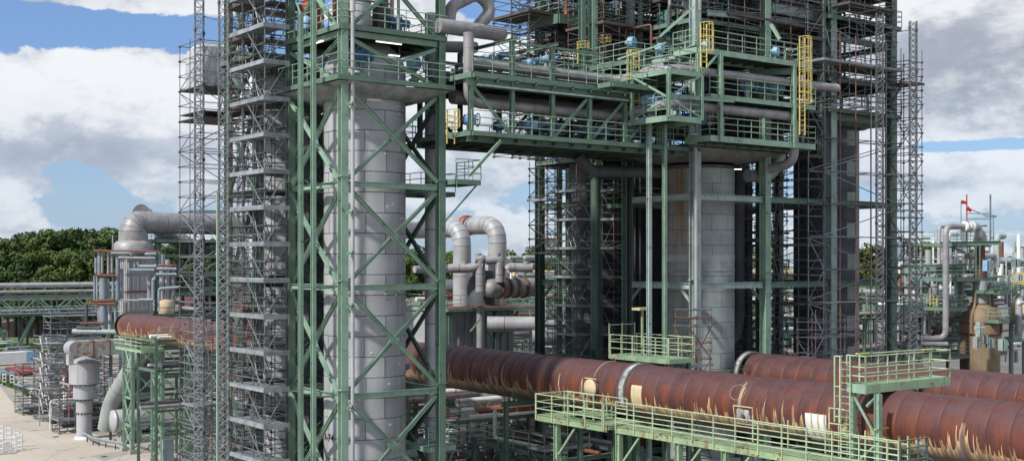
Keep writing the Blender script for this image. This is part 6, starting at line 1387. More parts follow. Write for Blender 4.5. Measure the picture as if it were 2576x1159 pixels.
scaffold('far scaffold seen right of the furnace floors', 66, 149, 74, 151, 0, 25, 4, 1, 2.0, decks=[8, 12, 16, 20], tm=DTUBE, r=.045, redposts=.3)
# scaffolds at lower left
def gscaf(label, u0, v, w_, d, h, **k):
    p = gp(u0, v); return scaffold(label, p[0], p[1], p[0]+w_, p[1]+d, 0, h, **k)
gscaf('small scaffold on the road edge, leftmost of the low ones', 58, 1044, 5.0, 4, 6, nx=2, ny=1, lift=1.5, decks=[1.0, 3.9], r=.05, tm=DTUBE, pm_=GALV, redposts=.3, group='low scaffolds at the road')
sB = gscaf('scaffold with the white ladders beside the road', 108, 1060, 3.0, 4, 11, nx=1, ny=1, lift=2.0, decks=[2, 4, 6, 8, 10], r=.05, tm=GALV, pm_=DTUBE, redposts=.3, group='low scaffolds at the road')
p = gp(112, 1058); 
for i in range(5): ladder(sB, (p[0]+.2, p[1]-.2, .8+i*2), (p[0]-.15, p[1]+.1, 3.0+i*2), RGT, .75, WHITE, r=.11, step=.5)
gscaf('long low scaffold between the road and the silencer', 150, 1092, 5.5, 3, 5, nx=3, ny=1, lift=1.5, decks=[1.6, 3.6], r=.05, tm=DTUBE, pm_=GALV, redposts=.4, group='low scaffolds at the road', dm=BOARD)
gscaf('taller scaffold behind the silencer', 140, 1010, 8, 4, 8.4, nx=3, ny=1, lift=2, decks=[4, 7], r=.05, tm=DTUBE, pm_=GALV, group='low scaffolds at the road', redposts=.2)
gscaf('scaffold between silencer and trestle', 262, 1085, 4, 3, 9, nx=2, ny=1, lift=1.6, decks=[3.6, 6.6], r=.045, tm=DTUBE, pm_=GALV, redposts=.4, group='low scaffolds at the road')
gscaf('scaffold far behind the white ladders', 128, 985, 8, 4, 12.5, nx=3, ny=1, lift=2, decks=[8, 12], r=.06, tm=GALV, pm_=DTUBE, group='low scaffolds at the road')
# horizontal drum and machinery
c = P(286, 1058, 139); dr = thing('horizontal_drum', (c.x, c.y, 0), 'grey drum end facing the road between silencer and trestle', 'tank')
mb = MB(); mb.lathe([(.1, -.25), (1.2, -.2), (1.28, 0), (1.28, 3.6), (1.1, 3.9)], c, 28, 'X'); mb.build('shell', CLAD, dr)
for s in (.8, 2.8): mb = MB(); mb.cbox((c.x+s, c.y, c.z/2-.3), (.4, 1.6, c.z-.6)); mb.build('saddle', CONCR, dr)
mb = MB(); mb.lathe([(1.3, 0), (1.33, 0), (1.33, .08), (1.3, .08)], c, 28, 'X', cap=False); mb.build('rim', CLADCORE, dr)
def skid(u, v, label, m=DCLAD, sx=2.4, sy=1.6, sz=1.6):
    p = gp(u, v); r = thing('machine_skid', (*p, 0), label, 'machinery', 'machinery skids'); mb = MB(); mb.cbox((p[0], p[1], .35), (sx*1.2, sy*1.2, .25)); mb.build('base', DGREEN, r)
    mb = MB(); mb.cbox((p[0]-sx*.2, p[1], .5+sz/2), (sx*.5, sy*.8, sz)); mb.build('casing', m, r); mb = MB(); mb.lathe([(.5, 0), (.55, .1), (.55, 1.1), (.4, 1.25)], (p[0]+.15, p[1], 1.2), 14, 'X'); mb.build('motor', random.choice((BPIPE, GREYCOL, RUST)), r)
    for k in range(3): x = p[0]-sx*.4+k*.8; mb = MB(); mb.path([(x, p[1]-.3, .5), (x, p[1]-.3, sz+1.2+k*.4), (x+.9, p[1]-.3, sz+1.2+k*.4)], .12, 8, .3); mb.build('pipe_run', random.choice((LPIPE, WHITE, RUST)), r)
    return r
for i, (u, v, lb, m) in enumerate(((150, 1062, 'grey machine skid behind the low scaffold', CLAD), (178, 1070, 'dark machine skid left of the silencer', DCLAD), (95, 1030, 'small grey cabinet skid in the leftmost scaffold', CLAD), (255, 1075, 'brown machine skid right of the silencer', RUST), (246, 1040, 'rusty machine skid behind the silencer', RUST), (300, 1065, 'dark pump skid behind the trestle', DCLAD), (350, 1085, 'pump skid between the trestle legs', DCLAD), (370, 1060, 'pump skid deep under the duct', DARK))): skid(u, v, lb, m)
for i in range(26):
    u = random.uniform(90, 310); v = random.uniform(985, 1080); p = gp(u, v); h = random.uniform(1, 7); l = random.uniform(1, 4); a = (1, 0) if i % 2 else (0, 1)
    pipe('small bent pipe amid the machinery around the silencer', [(p[0], p[1], 0), (p[0], p[1], h), (p[0]+a[0]*l, p[1]+a[1]*l, h)], random.choice((.08, .12, .18)), random.choice((LPIPE, WHITE, PIPE, RUST, GREYCOL, REDOX)), 'small pipes around the silencer', n=8, bend=.4)
pipe('white hooked pipe right of the silencer', [P(292, 1036, 140), P(292, 992, 140), P(298, 986, 141), P(332, 984, 142)], .2, LPIPE, bend=.6)
for k in range(2): pipe('pair of slim upright pipes above the hooked pipe', [P(276+k*5, 1010, 141), P(276+k*5, 948, 141)], .13, BPIPE, 'slim upright pipes by the silencer', n=8)
pf = thing('blue_panel', tuple(G(452, 1170)), 'pale blue-grey upright sheet panel at the bottom by the scaffold', 'panel'); p = P(468*.905-1, 1160, 120); mb = MB(); mb.box(p.x-.5, p.y, 0, p.x+.6, p.y+.25, zof(1104, 120)); mb.build('sheet', BPIPE, pf)
bx = thing('concrete_kerb', tuple(G(475, 1108)), 'yellow edged low kerb behind the scaffolds at the bottom left', 'kerb'); q = gp(480, 1112); mb = MB(); mb.box(q[0], q[1], 0, q[0]+6, q[1]+.6, .7); mb.build('kerb', YEL, bx)

# pipe racks filling the ground between everything
def rack(label, x0, x1, y0, y1, zs, nb, pp, mats, axis='X', rail=True, grp='pipe racks', mat=None, rr=(.1, .15, .22, .3), cm=None):
    mat = mat or GREEN; r = thing('pipe_rack', ((x0+x1)/2, (y0+y1)/2, 0), label, 'pipe rack', grp); L0, L1 = (x0, x1) if axis == 'X' else (y0, y1)
    for i in range(nb+1):
        t = L0+(L1-L0)*i/nb
        A, B = ((t, y0), (t, y1)) if axis == 'X' else ((x0, t), (x1, t))
        for q in (A, B): bar(r, 'column', (*q, 0), (*q, zs[-1]+.3), ('H', .26, .26, .03), cm or mat, up=(0, 1, 0))
        for z in zs: bar(r, 'beam', (*A, z), (*B, z), ('H', .18, .26, .03), mat)
    for z in zs:
        for w_ in (0, 1):
            a, b = ((x0, (y0, y1)[w_]), (x1, (y0, y1)[w_])) if axis == 'X' else (((x0, x1)[w_], y0), ((x0, x1)[w_], y1))
            bar(r, 'beam', (*a, z-.02), (*b, z-.02), ('H', .16, .24, .03), mat)
    if rail:
        mb = MB(); z = zs[-1]+.2; a, b = ((x0, y0-.3, z), (x1, y0-.3, z)) if axis == 'X' else ((x0-.3, y1, z), (x0-.3, y0, z)); railing(mb, [a, b], sp=1.5, r=.035); mb.build('guard_rail', LGREEN, r)
    for z in zs:
        n_ = pp; w = (y1-y0) if axis == 'X' else (x1-x0)
        for k in range(n_):
            rd = random.choice(rr); o = .3+(w-.6)*(k+.5)/n_; s0 = L0-random.uniform(-1.5, 1.5); s1 = L1+random.uniform(-1.5, 1.5); zz = z+.13+rd
            pts = [(s0, y0+o, zz), (s1, y0+o, zz)] if axis == 'X' else [(x0+o, s0, zz), (x0+o, s1, zz)]
            if random.random() < .35: e = pts[-1]; pts.append((e[0], e[1], zz-random.uniform(1.5, 3.5) if random.random() < .5 else zz+random.uniform(.8, 2)))
            pipe('', pts, rd, random.choice(mats), n=8, bend=rd*2, stuff=True)
    return r
MX = (LPIPE, PIPE, WHITE, BPIPE, RUST, DCLAD)
# under the bridge, behind the duct
rack('low rack right of the front tower foot', 41, 60, 78, 83, [4.5, 7.8, 9.9], 5, 5, (WHITE, LPIPE, RUST, REDOX, PIPE), 'X')
rack('rack running away between the tower groups', 50, 55, 84, 128, [5, 8.5], 8, 4, MX, 'Y')
rack('green rack below the walkway', 46.2, 52.4, 56.5, 66, [3.5, 6.5, 9.0], 3, 4, MX, 'Y', rr=(.1, .14, .2))
rack('rack deep behind the scaffold stair tower', 40, 44.5, 82, 96, [5, 9], 6, 4, MX, 'Y')
rack('lower rack seen right of the far trestles', 62, 82, 128, 133, [4, 8], 5, 4, MX, 'X')
rd_ = thing('roof_slab', (54, 84, 8), 'white flat duct slab lying between racks below the rusty duct', 'duct'); p = P(1125, 1112, 88)
for i in range(3): mb = MB(); mb.box(p.x+i*2.25+.03, p.y, 7.6, p.x+i*2.25+2.2, p.y+3.2, 8.35-.02*i); mb.build('slab_section', WHITE if i < 2 else LPIPE, rd_)
for i in range(4): bar(rd_, 'leg', (p.x+.3+i*2, p.y+.4, 0), (p.x+.3+i*2, p.y+.4, 7.6), ('box', .18, .18), DGREEN, up=(0, 1, 0))
for (u, v, D, dx, rr_) in ((1150, 1012, 92, 4.2, .3), (1215, 998, 95, 3.6, .38), (1128, 1040, 90, 2.5, .35), (1180, 1050, 90, 3, .2)):
    a = P(u, v, D); pipe('short white pipe lying below the rusty duct, right of the front tower', [a, a+V((dx, 0, 0)), a+V((dx, 0, -2))], rr_, WHITE, 'white pipes below the duct', bend=.5)
pipe('dark red pipe crossing low right of the front tower', [P(1125, 1040, 90), P(1400, 1018, 96)], .35, REDOX, bands=1.5, bm=RUST)
for k in range(5): a = P(1262+k*13, 1000, 96); pipe('upright white pipe in the row under the duct', [a+V((0, 0, 1.5)), a-V((0, 0, 3.5))], .13, LPIPE, 'row of upright white pipes', n=8)
lp = thing('grated_walkway', (55, 85, 9.5), 'pale narrow walkway below the duct, right of the front tower', 'walkway'); a = P(1140, 1058, 88)
plat(lp, a.x-1, a.y, a.x+9.5, a.y+1.4, a.z, 'N', PALEG, CONCR, fh=.3)
yb_ = thing('upright_box', tuple(P(1425, 1100, 86)), 'yellowish cable riser box in the shade right of the roof slab', 'cable riser'); a = P(1424, 1130, 86); mb = MB(); mb.box(a.x, a.y, 0, a.x+.55, a.y+.4, zof(1050, 86)); mb.build('riser', YEL, yb_)
random.seed(303)
scaffold('scaffold at the bottom right of the roof slab', 50.5, 70.5, 56.0, 73.0, 0, 8.4, 3, 1, 1.6, decks=[3, 6.2], tm=GALV, pm_=RTUBE, redposts=.3, r=.032)
scaffold('scaffold at the bottom just right of the front tower', 40.5, 66, 45.0, 68, 0, 11.6, 2, 1, 1.8, decks=[5, 8.5], tm=DTUBE, pm_=RTUBE, redposts=.4, r=.03)
scaffold('scaffold beneath the start of the walkway', 45.5, 57.5, 49, 59, 0, 10.8, 2, 1, 1.6, decks=[4, 7, 9.5], tm=DTUBE, pm_=GALV, redposts=.3, r=.028)
lr = thing('lattice_trusses', tuple(P(1180, 1130, 80)), 'green lattice truss below the white roof slab', 'truss'); a = P(1122, 1128, 84); b = a+V((7.5, 0, 0))
bar(lr, 'chord', a, b, ('box', .14, .14), GREEN); bar(lr, 'chord', a-V((0, 0, 1.5)), b-V((0, 0, 1.5)), ('box', .14, .14), GREEN)
for i in range(6): q = a+V((1.25*i, 0, 0)); bar(lr, 'brace', q-V((0, 0, 1.5*(i % 2))), q+V((1.25, 0, -1.5*((i+1) % 2))), ('box', .09, .09), GREEN)
for i in range(60):   # dark process clutter in the shade under the towers
    x = random.uniform(44, 66); y = random.uniform(60, 82); h = random.uniform(3, 10); l = random.uniform(1, 4); a = (1, 0) if random.random() < .5 else (0, 1)
    pipe('shaded process pipe low under the tower groups', [(x, y, 0), (x, y, h), (x+a[0]*l, y+a[1]*l, h)], random.choice((.08, .12, .18, .25)), random.choice((DCLAD, PIPE, LPIPE, DGREEN, RUST, DARK)), 'shaded pipes low under the towers', n=8, bend=.4, stuff=True)
for i, (x, y) in enumerate(((58, 48), (64, 46), (56, 40), (62, 38), (68, 44))): pass

# ================================================================== middle distance: goosenecks
def gooseneck(label, x, y, zt, r, ln, z0, down):
    return segduct(label, [(x, y, z0), (x, y, zt), (x-ln*.04, y+ln, zt), (x-ln*.04, y+ln, down)], r, LPIPE, 5, 'gooseneck ducts behind the pipe bridge', bands=2.0)
gooseneck('fat grey gooseneck duct nearer the front tower, one of two', 61.7, 90.0, 23.9, .82, 12, 16.9, 19)
gooseneck('fat grey gooseneck duct with a red flange, the right one of two', 66.0, 90.5, 24.3, .86, 18, 16.9, 19)
rf = thing('flange_ring', (66, 94, 23), 'red oxide flange ring on the right gooseneck duct', 'flange'); mb = MB(); mb.lathe([(.86, -.18), (1.0, -.18), (1.0, .18), (.86, .18)], (65.35, 94.6, 24.3), 24, 'Y', cap=False); mb.build('ring', REDOX, rf)
mb = MB(); mb.lathe([(.86, -.05), (.93, -.05), (.93, .05), (.86, .05)], (65.35, 94.1, 24.3), 24, 'Y', cap=False); mb.build('ring', REDOX, rf)
md = thing('railed_platform', (64, 90, 16.8), 'green railed platform carrying the gooseneck ducts', 'platform')
plat(md, 58.5, 87.6, 69.5, 95, 16.85, 'SWE', LGREEN, RUST, rmat=LGREEN, fh=.3, sp=1.4)
for x in (59, 64, 69): bar(md, 'column', (x, 88, 0), (x, 88, 16.5), ('H', .36, .36, .04), GREEN, up=(0, 1, 0))
bar(md, 'knee_brace', (64, 88, 13.6), (66.5, 88, 16.4), ('box', .16, .16), GREEN); bar(md, 'knee_brace', (64, 88, 13.6), (61.5, 88, 16.4), ('box', .16, .16), GREEN)
hs = thing('corrugated_casing', (62, 92, 8), 'ribbed grey sheet casing below the gooseneck platform', 'casing')
for q, (z0, z1) in enumerate(((2.5, 12.2), (12.4, 16.4))):
    mb = MB(); mb.box(58.6, 90, z0, 72 if q == 0 else 67.5, 95, z1); mb.build('wall', CLAD if q else PIPE, hs)
    for i in range(16 if q == 0 else 11): x = 58.9+i*.8; bar(hs, 'rib', (x, 89.93, z0+.1), (x, 89.93, z1-.1), ('box', .22, .14), LPIPE, up=(0, 1, 0))
mb = MB(); mb.box(57.6, 89.7, 12.25, 67.7, 95, 12.38); mb.build('rusty_ledge', RUST, hs)
pipe('grey upright pipe before the ribbed casing', [P(1208, 770, 106), P(1208, 900, 106)], .33, PIPE)
# small pipes around goosenecks
C6 = lambda x, y, D=104: P(1100*.905+x*.3434, 560*.905+y*.3434, D)
pipe('grey lagged pipe with an upright stub crossing before the left gooseneck', [C6(385, 490), C6(560, 485), C6(600, 470), C6(640, 470)], .42, PIPE, bands=1.5, bm=RUST)
pipe('grey inverted-U pipe between the goosenecks, front one', [C6(620, 660), C6(620, 440), C6(640, 420), C6(580, 430)], .42, PIPE, bands=1.0, bend=.5, bm=CLADCORE)
pipe('grey inverted-U pipe joining the right gooseneck', [C6(765, 590), C6(765, 430), C6(740, 425), C6(660, 430)], .4, PIPE, bands=1.0, bend=.6, bm=CLADCORE)
pipe('grey horizontal pipe stub ending right of the right gooseneck', [C6(820, 500), C6(835, 482), C6(1005, 485)], .42, PIPE, bands=2.5, bend=.4, bm=CLADCORE)
for (x, y0, y1) in ((508, 435, 470), (605, 380, 420), (745, 378, 412), (960, 435, 470)): pipe('short upright capped stub on the gooseneck pipework', [C6(x, y0), C6(x, y1)], .3, PIPE, 'capped stubs', n=10)
rdm = thing('rusty_drum', tuple(C6(760, 640)), 'rust-stained horizontal drum beside the right gooseneck', 'tank'); a = C6(660, 635); mb = MB(); mb.lathe([(.3, -.1), (.75, .1), (.8, .5), (.8, 5.2), (.6, 5.6), (.1, 5.7)], a, 20, 'X'); mb.build('shell', PIPE, rdm)
for k in range(4): mb = MB(); mb.lathe([(.82, 0), (.9, 0), (.9, .25), (.82, .25)], a+V((1.2+k*.9, 0, 0)), 20, 'X', cap=False); mb.build('rusty_band', RUST, rdm)
dm_ = thing('vertical_tank', tuple(C6(625, 750)), 'short dark tank standing on the gooseneck platform', 'tank'); a = C6(625, 755, 106); mb = MB(); mb.lathe([(1.25, 0), (1.25, 2.8), (1.1, 3.0)], a, 20); mb.build('shell', DCLAD, dm_)
bar(hs, 'brace', C6(545, 950), C6(620, 860), ('box', .16, .16), GREEN)
for (x0, x1, y, r) in ((670, 1060, 895, .65), (1000, 1420, 990, .75), (1105, 1420, 905, .5)): pipe('pale pipe behind the dark tower edge', [C6(x0, y), C6(x1, y)], r, LPIPE, 'pale horizontal pipes behind the dark tower', bands=2.0, bm=RUST)
scaffold('scaffold tower against the gooseneck platform', 68.5, 84.5, 71.5, 86.5, 0, 17.5, 1, 1, 2, decks=[13, 16], tm=GALV, r=.04, pm_=PALERAIL)
scaffold('pale green scaffold bay right of the gooseneck platform', 71, 87, 77, 90, 0, 18, 3, 1, 2, decks=[14.5], tm=LGREEN, pm_=GALV, r=.045)
scaffold('tall dense scaffold between the cylinder and the left gooseneck', 52, 93, 56, 97, 0, 31, 2, 1, 2, decks=[17, 21, 25, 29], tm=GALV, pm_=DTUBE, r=.04, redposts=.2)
for i in range(14):
    u = random.uniform(1040, 1130); v = random.uniform(640, 860); a = P(u, v, 112+i); l = random.uniform(2, 6); pipe('pale or rusty pipe glimpsed between cylinder and goosenecks', [a, a+V((l, 0, 0))], random.choice((.2, .35, .5)), random.choice((LPIPE, WHITE, RUST, REDOX)), 'pipes glimpsed behind the cylinder', n=8)
rack('rack behind the gooseneck unit', 74, 104, 100, 106, [6, 10, 13, 15], 7, 4, MX, 'X')
rack('second rack behind the gooseneck unit', 60, 100, 118, 124, [7, 11, 15], 8, 4, MX, 'X')
rack('rack glimpsed left of the cylinder', 44, 70, 118, 123, [6, 10, 13], 5, 4, MX, 'X')
for i, (x, y, z) in enumerate(((72.5, 88, 14.7), (74.5, 88.2, 14.7))): boxtank(x, y, z, .9, .7, 1.5, DCLAD, ('grey cabinet on the pale scaffold bay, left', 'grey cabinet on the pale scaffold bay, right')[i], 'cabinet', 'cabinet')
cabin = thing('light_mast', tuple(P(1335, 740, 118)), 'small white lamp head on a mast right of the goosenecks', 'lamp post'); a = P(1333, 742, 118); bar(cabin, 'pole', (a.x, a.y, 0), (a.x, a.y, zof(742, 118)), ('t', .08, 8), GALV, up=(0, 1, 0)); mb = MB(); mb.cbox((a.x, a.y, zof(739, 118)), (.7, .5, .5)); mb.build('lamp_head', WHITE, cabin)

# ================================================================== right middle distance: vase vessel unit
random.seed(404)
C7 = lambda x, y, D=122: P(2400*.905+x*.406, 520*.905+y*.406, D)
vc = C7(722, 800); vx, vy = vc.x, vc.y; S = 122/F*.406
def zz7(y): return C7(722, y).z
vs_ = thing('regenerator_vessel', (vx, vy, 0), 'scorched tan bottle-shaped vessel with shoulders and a narrow neck, right', 'process vessel')
for nm, prof, m in (('lower_shell', [(118, 1200), (118, 905)], TAN), ('body', [(118, 905), (120, 830), (104, 770), (70, 735), (46, 722)], TAN), ('neck', [(46, 722), (42, 580)], CONC), ('upper_neck', [(33, 560), (30, 350)], RUST), ('head', [(42, 350), (40, 300), (22, 262)], CONC)):
    mb = MB(); mb.lathe([(r*S, zz7(y)) for r, y in prof], (vx, vy, 0), 32); mb.build(nm, m, vs_)
for y in (905, 722, 835): mb = MB(); r = 120 if y != 722 else 50; mb.lathe([((r-2)*S, zz7(y)-.1), ((r+4)*S, zz7(y)-.1), ((r+4)*S, zz7(y)+.1), ((r-2)*S, zz7(y)+.1)], (vx, vy, 0), 32, cap=False); mb.build('band', RUST, vs_)
for a in (math.pi*1.05, math.pi*1.62):
    mb = MB(); mb.path([(vx+70*S*math.cos(a), vy+70*S*math.sin(a), zz7(640)), (vx+74*S*math.cos(a), vy+74*S*math.sin(a), zz7(735)), (vx+124*S*math.cos(a), vy+124*S*math.sin(a), zz7(800)), (vx+124*S*math.cos(a), vy+124*S*math.sin(a), zz7(900))], .16, 8, .6); mb.build('side_pipe', TAN, vs_)
def deck7(label, x0, x1, y, dep=5, dx=0, rails='SWE', m=None):
    """platform whose left front edge sits at C7(x0, y)"""
    a = C7(x0, y, 119); w_ = (x1-x0)*S*1.05/(RGT.x); r = thing('side_platform', tuple(a), label, 'platform', 'green platforms of the right hand unit')
    plat(r, a.x, a.y, a.x+w_, a.y+dep, a.z, rails, m or GREEN, DARK, rmat=LGREEN, fh=.35, sp=1.2); return r
deck7('top platform round the head of the bottle-shaped vessel', 580, 850, 345); deck7('wide upper platform round the vessel neck', 580, 900, 562)
deck7('platform at the vessel shoulder, left side', 530, 680, 745); deck7('platform at the vessel shoulder, right side', 845, 930, 822); deck7('lowest wide platform in front of the bottle-shaped vessel', 545, 1010, 1045)
hp = thing('green_gantry', tuple(C7(600, 500)), 'green gantry column beside the vessel neck', 'steel structure')
for x in (698, 722): bar(hp, 'post', C7(x, 560, 119), C7(x, 350, 119), ('H', .12, .12, .02), GREEN, up=(0, 1, 0))
bar(hp, 'beam', C7(475, 350, 120), C7(850, 345, 120), ('H', .3, .4, .03), GREEN); bar(hp, 'knee_brace', C7(520, 360, 120), C7(640, 410, 120), ('box', .2, .2), GREEN)
bar(hp, 'beam', C7(230, 505, 126), C7(640, 505, 126), ('H', .4, .9, .05), LGREEN)
pipe('tall pale pipe bending at top and bottom, left of the bottle-shaped vessel', [C7(350, 937, 118), C7(510, 937, 118), C7(510, 243, 118), C7(635, 243, 120)], .29, PIPE, bands=3.0, bend=.9, bm=PIPE)
pipe('second pale pipe below the bend of the tall pipe', [C7(360, 972, 121), C7(520, 972, 121)], .26, PIPE)
vh = thing('flange_block', tuple(C7(650, 240)), 'pale bolted flange block on top of the bottle-shaped vessel', 'flange'); a = C7(645, 245, 120); mb = MB(); mb.lathe([(.4, -.6), (.5, -.55), (.5, -.35), (.38, -.3), (.38, .3), (.55, .35), (.55, .7)], a, 18, 'X'); mb.build('flange', WHITE, vh)
pipe('curved pale duct from the flange block down to the vessel head', [C7(660, 240, 120), C7(715, 245, 121), C7(715, 310, 121)], .36, LPIPE, bands=.5, bend=.8)
# masts with windsock
fm = thing('signal_mast', tuple(C7(640, 300)), 'slim mast with red windsocks above the bottle-shaped vessel', 'mast')
for (x, y0, y1, r) in ((605, 330, 85, .04), (640, 330, 45, .07), (787, 330, 45, .08), (805, 330, 170, .05)): a = C7(x, y0, 120); bar(fm, 'pole', a, C7(x, y1, 120), ('t', r, 6), GALV if x != 640 else REDOX, up=(0, 1, 0))
for (a, b) in (((640, 163), (787, 163)), ((640, 197), (787, 197)), ((650, 130), (720, 160)), ((740, 172), (825, 178)), ((750, 182), (825, 184))): bar(fm, 'cross_arm', C7(*a, 120), C7(*b, 120), ('t', .05, 6), GALV)
for (x0, y0, x1, y1) in ((608, 92, 640, 96), (642, 128, 668, 148)):
    mb = MB(); mb.tube(C7(x0, y0, 120), C7(x1, y1, 120), .2, 10, .13); mb.build('windsock', pm('windsock_red%d' % x0, (.55, .03, .02), None, 1, .7), fm)
# sphere / tank at right edge
sp = C7(1010, 770, 128); st_ = thing('round_vessel', tuple(sp), 'large tan round-ended vessel cut by the right edge of the picture', 'tank'); mb = MB(); mb.lathe([(.05, -1.7), (.9, -1.6), (1.5, -1.0), (1.8, -.2), (1.7, .7), (1.2, 1.3), (.3, 1.65)], sp, 32, 'Z'); mb.build('shell', CREAM, st_)
for a in range(4): t = a*1.57+.4; bar(st_, 'leg', (sp.x+1.5*math.cos(t), sp.y+1.5*math.sin(t), 0), (sp.x+1.5*math.cos(t), sp.y+1.5*math.sin(t), sp.z-.6), ('t', .25, 8), CONC, up=(0, 1, 0))
deck7('platform beside the large round-ended vessel', 850, 990, 640, 4, rails='S')
# electrical boxes
for i, (x, y, w_, h) in enumerate(((770, 485, 60, 65), (715, 880, 22, 90), (700, 960, 30, 70), (780, 965, 32, 60), (860, 975, 40, 70), (745, 940, 18, 60), (940, 470, 40, 50), (955, 560, 30, 40))):
    a = C7(x, y, 118); r = thing('control_box', tuple(a), 'grey control box %s' % ('by the vessel neck', 'high on the vessel front', 'lower left on the vessel front', 'lower middle of the vessel front', 'lower right beside the vessel', 'slim one between the vessel boxes', 'on the far right upper platform', 'behind the yellow rails')[i], 'control box', 'control boxes of the right unit')
    mb = MB(); mb.cbox(a, (w_*S, .5, h*S)); mb.build('casing', (BPIPE, GREYCOL, LPIPE)[i % 3] if i else LBLUE, r); mb = MB(); mb.cbox(a-V((0, .42, 0)), (w_*S*.8, .05, h*S*.85)); mb.build('door', GREYCOL, r)
ws = thing('lamp_canopy', tuple(C7(722, 875, 117)), 'small white double lamp canopy on the vessel front', 'lamp'); 
for y in (868, 880): mb = MB(); a = C7(722, y, 117); mb.cbox(a, (1.6, .2, .06)); mb.build('canopy', WHITE if y < 870 else CREAM, ws)
yb = thing('safety_gate', tuple(C7(960, 560)), 'yellow railed stair cage at the right edge', 'gate')
for q in range(6): bar(yb, 'gate_rail', C7(925, 530+q*14, 122), C7(1010, 530+q*14, 122), ('t', .06, 6), YEL)
for q in range(6): bar(yb, 'gate_bar', C7(930+q*15, 530, 122), C7(930+q*15, 602, 122), ('t', .06, 6), YEL, up=(0, 1, 0))
yb = thing('safety_gate', tuple(C7(430, 700)), 'small yellow gate and ladder left of the tall pale pipe', 'gate')
for q in range(6): bar(yb, 'gate_rail', C7(412, 672+q*22, 123), C7(455, 672+q*22, 123), ('t', .07, 6), YEL)
for q in range(3): bar(yb, 'gate_bar', C7(414+q*20, 670, 123), C7(414+q*20, 785, 123), ('t', .08, 6), YEL, up=(0, 1, 0))
deck7('green platform left of the tall pale pipe', 230, 480, 740, 4)
# racks
rack('high rack behind the right hand unit', 104, 150, 116, 124, [4, 8, 12, 15, 18.5], 8, 5, (LPIPE, WHITE, PIPE, WHITE, RUST, CREAM), 'X', rr=(.15, .25, .35, .5))
rack('pipe rack low right of the scaffolded tower', 84, 118, 78, 84, [4, 7.5, 11.5, 15], 7, 5, (LPIPE, WHITE, PIPE, BPIPE, RUST), 'X')
rack('rack running back behind the scaffolded tower', 92, 98, 86, 130, [6, 10, 14, 17.5], 8, 4, (LPIPE, WHITE, PIPE, RUST), 'Y')
rack('rack close behind the right scaffold mast', 92, 128, 90, 95, [5, 9, 12.5, 16], 9, 5, (LPIPE, WHITE, PIPE, RUST, BPIPE), 'X', rr=(.15, .25, .35))
rack('rack crossing behind the bottle-shaped vessel', 112, 117, 84, 122, [5, 9, 13, 17], 8, 4, (LPIPE, WHITE, PIPE), 'Y', rr=(.15, .25, .35))
rack('far rack on the right skyline', 130, 200, 170, 178, [10, 14, 18, 21], 10, 4, (LPIPE, WHITE, CREAM, PIPE), 'X', rr=(.3, .4, .6))
for i in range(260):
    x = random.uniform(225, 1020); y = random.uniform(420, 1020); D = random.uniform(123, 150); a = C7(x, y, D); l = random.uniform(.8, 5); k = random.random()
    d_ = V((1, 0, 0)) if k < .5 else V((0, 1, 0)) if k < .6 else V((0, 0, 1))
    pts = [a, a+d_*l]; 
    if random.random() < .4: pts.append(pts[-1]+(V((0, 0, -1)) if abs(d_.z) < .5 else V((1, 0, 0)))*random.uniform(.8, 2))
    pipe('pipe run in the dense pipework of the right hand unit', pts, random.choice((.1, .16, .22, .35)), random.choice((LPIPE, WHITE, PIPE, BPIPE, RUST, LPIPE, GREYCOL)), 'pipework of the right hand unit', n=8, bend=.4, stuff=i >= 40)
for i in range(20):
    a = C7(random.uniform(240, 900), random.uniform(560, 1000), random.uniform(124, 140)); r = thing('railed_landing', tuple(a), 'small green railed landing among the dense pipework, right', 'platform', 'small landings in the right pipework')
    plat(r, a.x, a.y, a.x+random.uniform(3, 6), a.y+2, a.z, 'SE', GREEN, DARK, rmat=LGREEN, fh=.3)
for i, (x, y) in enumerate(((250, 470), (452, 520), (605, 420), (600, 660), (430, 600), (300, 690))):
    a = C7(x, y, 130); drum('pale upright drum in the right pipework, %s' % ('far left', 'above the green beam', 'under the skyline rack', 'left of the vessel shoulder', 'below the green beam', 'beside the yellow gate')[i], a.x, a.y, a.z-1.5, .6, 1.8, (WHITE, LPIPE, LPIPE, CONC, LPIPE, PIPE)[i])
scaffold('scaffold at the foot of the bottle-shaped vessel', 96.5, 54, 108, 56, 0, 13, 4, 1, 1.6, decks=[8, 11], tm=GALV, pm_=RTUBE, redposts=.4, r=.04)
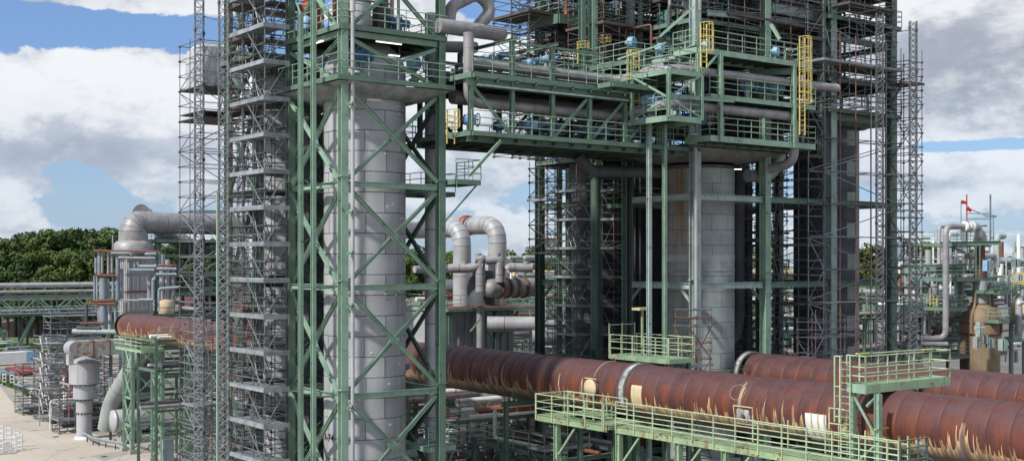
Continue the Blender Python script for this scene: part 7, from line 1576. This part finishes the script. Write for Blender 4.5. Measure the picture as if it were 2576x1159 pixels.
# lower foreground ground clutter under the walkway and right
rack('lowest rack under the walkway', 46, 60, 36, 41, [4, 7.5], 3, 4, MX, 'X', rail=False)
scaffold('scaffold glimpsed under the walkway', 46.0, 43, 50, 45, 0, 10.4, 2, 1, 1.6, decks=[4, 8], tm=DTUBE, pm_=GALV, r=.03)
# ------------------------------------------------------------------ joined small pipes (past the number one could count)
if PBIN:
    vs, fs, mi, smo, mats = [], [], [], [], []
    for k, (m, mb) in enumerate(PBIN.values()):
        b = len(vs); vs += mb.v; fs += [tuple(i+b for i in q) for q in mb.f]; mi += [k]*len(mb.f); smo += mb.smooth; mats.append(m)
    me = bpy.data.meshes.new('small_pipework'); me.from_pydata(vs, [], fs)
    for m in mats: me.materials.append(m)
    me.polygons.foreach_set('material_index', mi); me.polygons.foreach_set('use_smooth', smo); me.update()
    link(tag(bpy.data.objects.new('small_pipework', me), 'mass of small rusty, white and grey pipes packed on the racks and between towers', 'pipework', kind='stuff'))
# ------------------------------------------------------------------ labels: where several of a group read alike, say which by place
ORD = ['', 'second', 'third', 'fourth', 'fifth', 'sixth', 'seventh', 'eighth', 'ninth', 'tenth', 'eleventh', 'twelfth', 'thirteenth', 'fourteenth', 'fifteenth', 'sixteenth', 'seventeenth', 'eighteenth', 'nineteenth', 'twentieth']
def ordn(i):
    if i < len(ORD): return ORD[i]
    n_ = i+1; return '%d%s' % (n_, {1: 'st', 2: 'nd', 3: 'rd'}.get(n_ % 10 if n_ % 100 not in (11, 12, 13) else 0, 'th'))
G_ = {}
for o in list(sc.objects):
    if o.parent is None and o.get('label') and o.get('category'): G_.setdefault(o['label'], []).append(o)
def ucol(o):
    p = V(o.location); d = p.dot(FWD); return p.dot(RGT)/max(d, 1)
for lab, os_ in G_.items():
    if len(os_) < 2: continue
    os_.sort(key=ucol); lab = ' '.join(lab.split()[:12]) if len(os_) > 2 else ' '.join(lab.split()[:15])
    for i, o in enumerate(os_):
        o['label'] = lab+(', leftmost' if i == 0 else ', rightmost' if i == len(os_)-1 else ', %s from the left' % ordn(i))
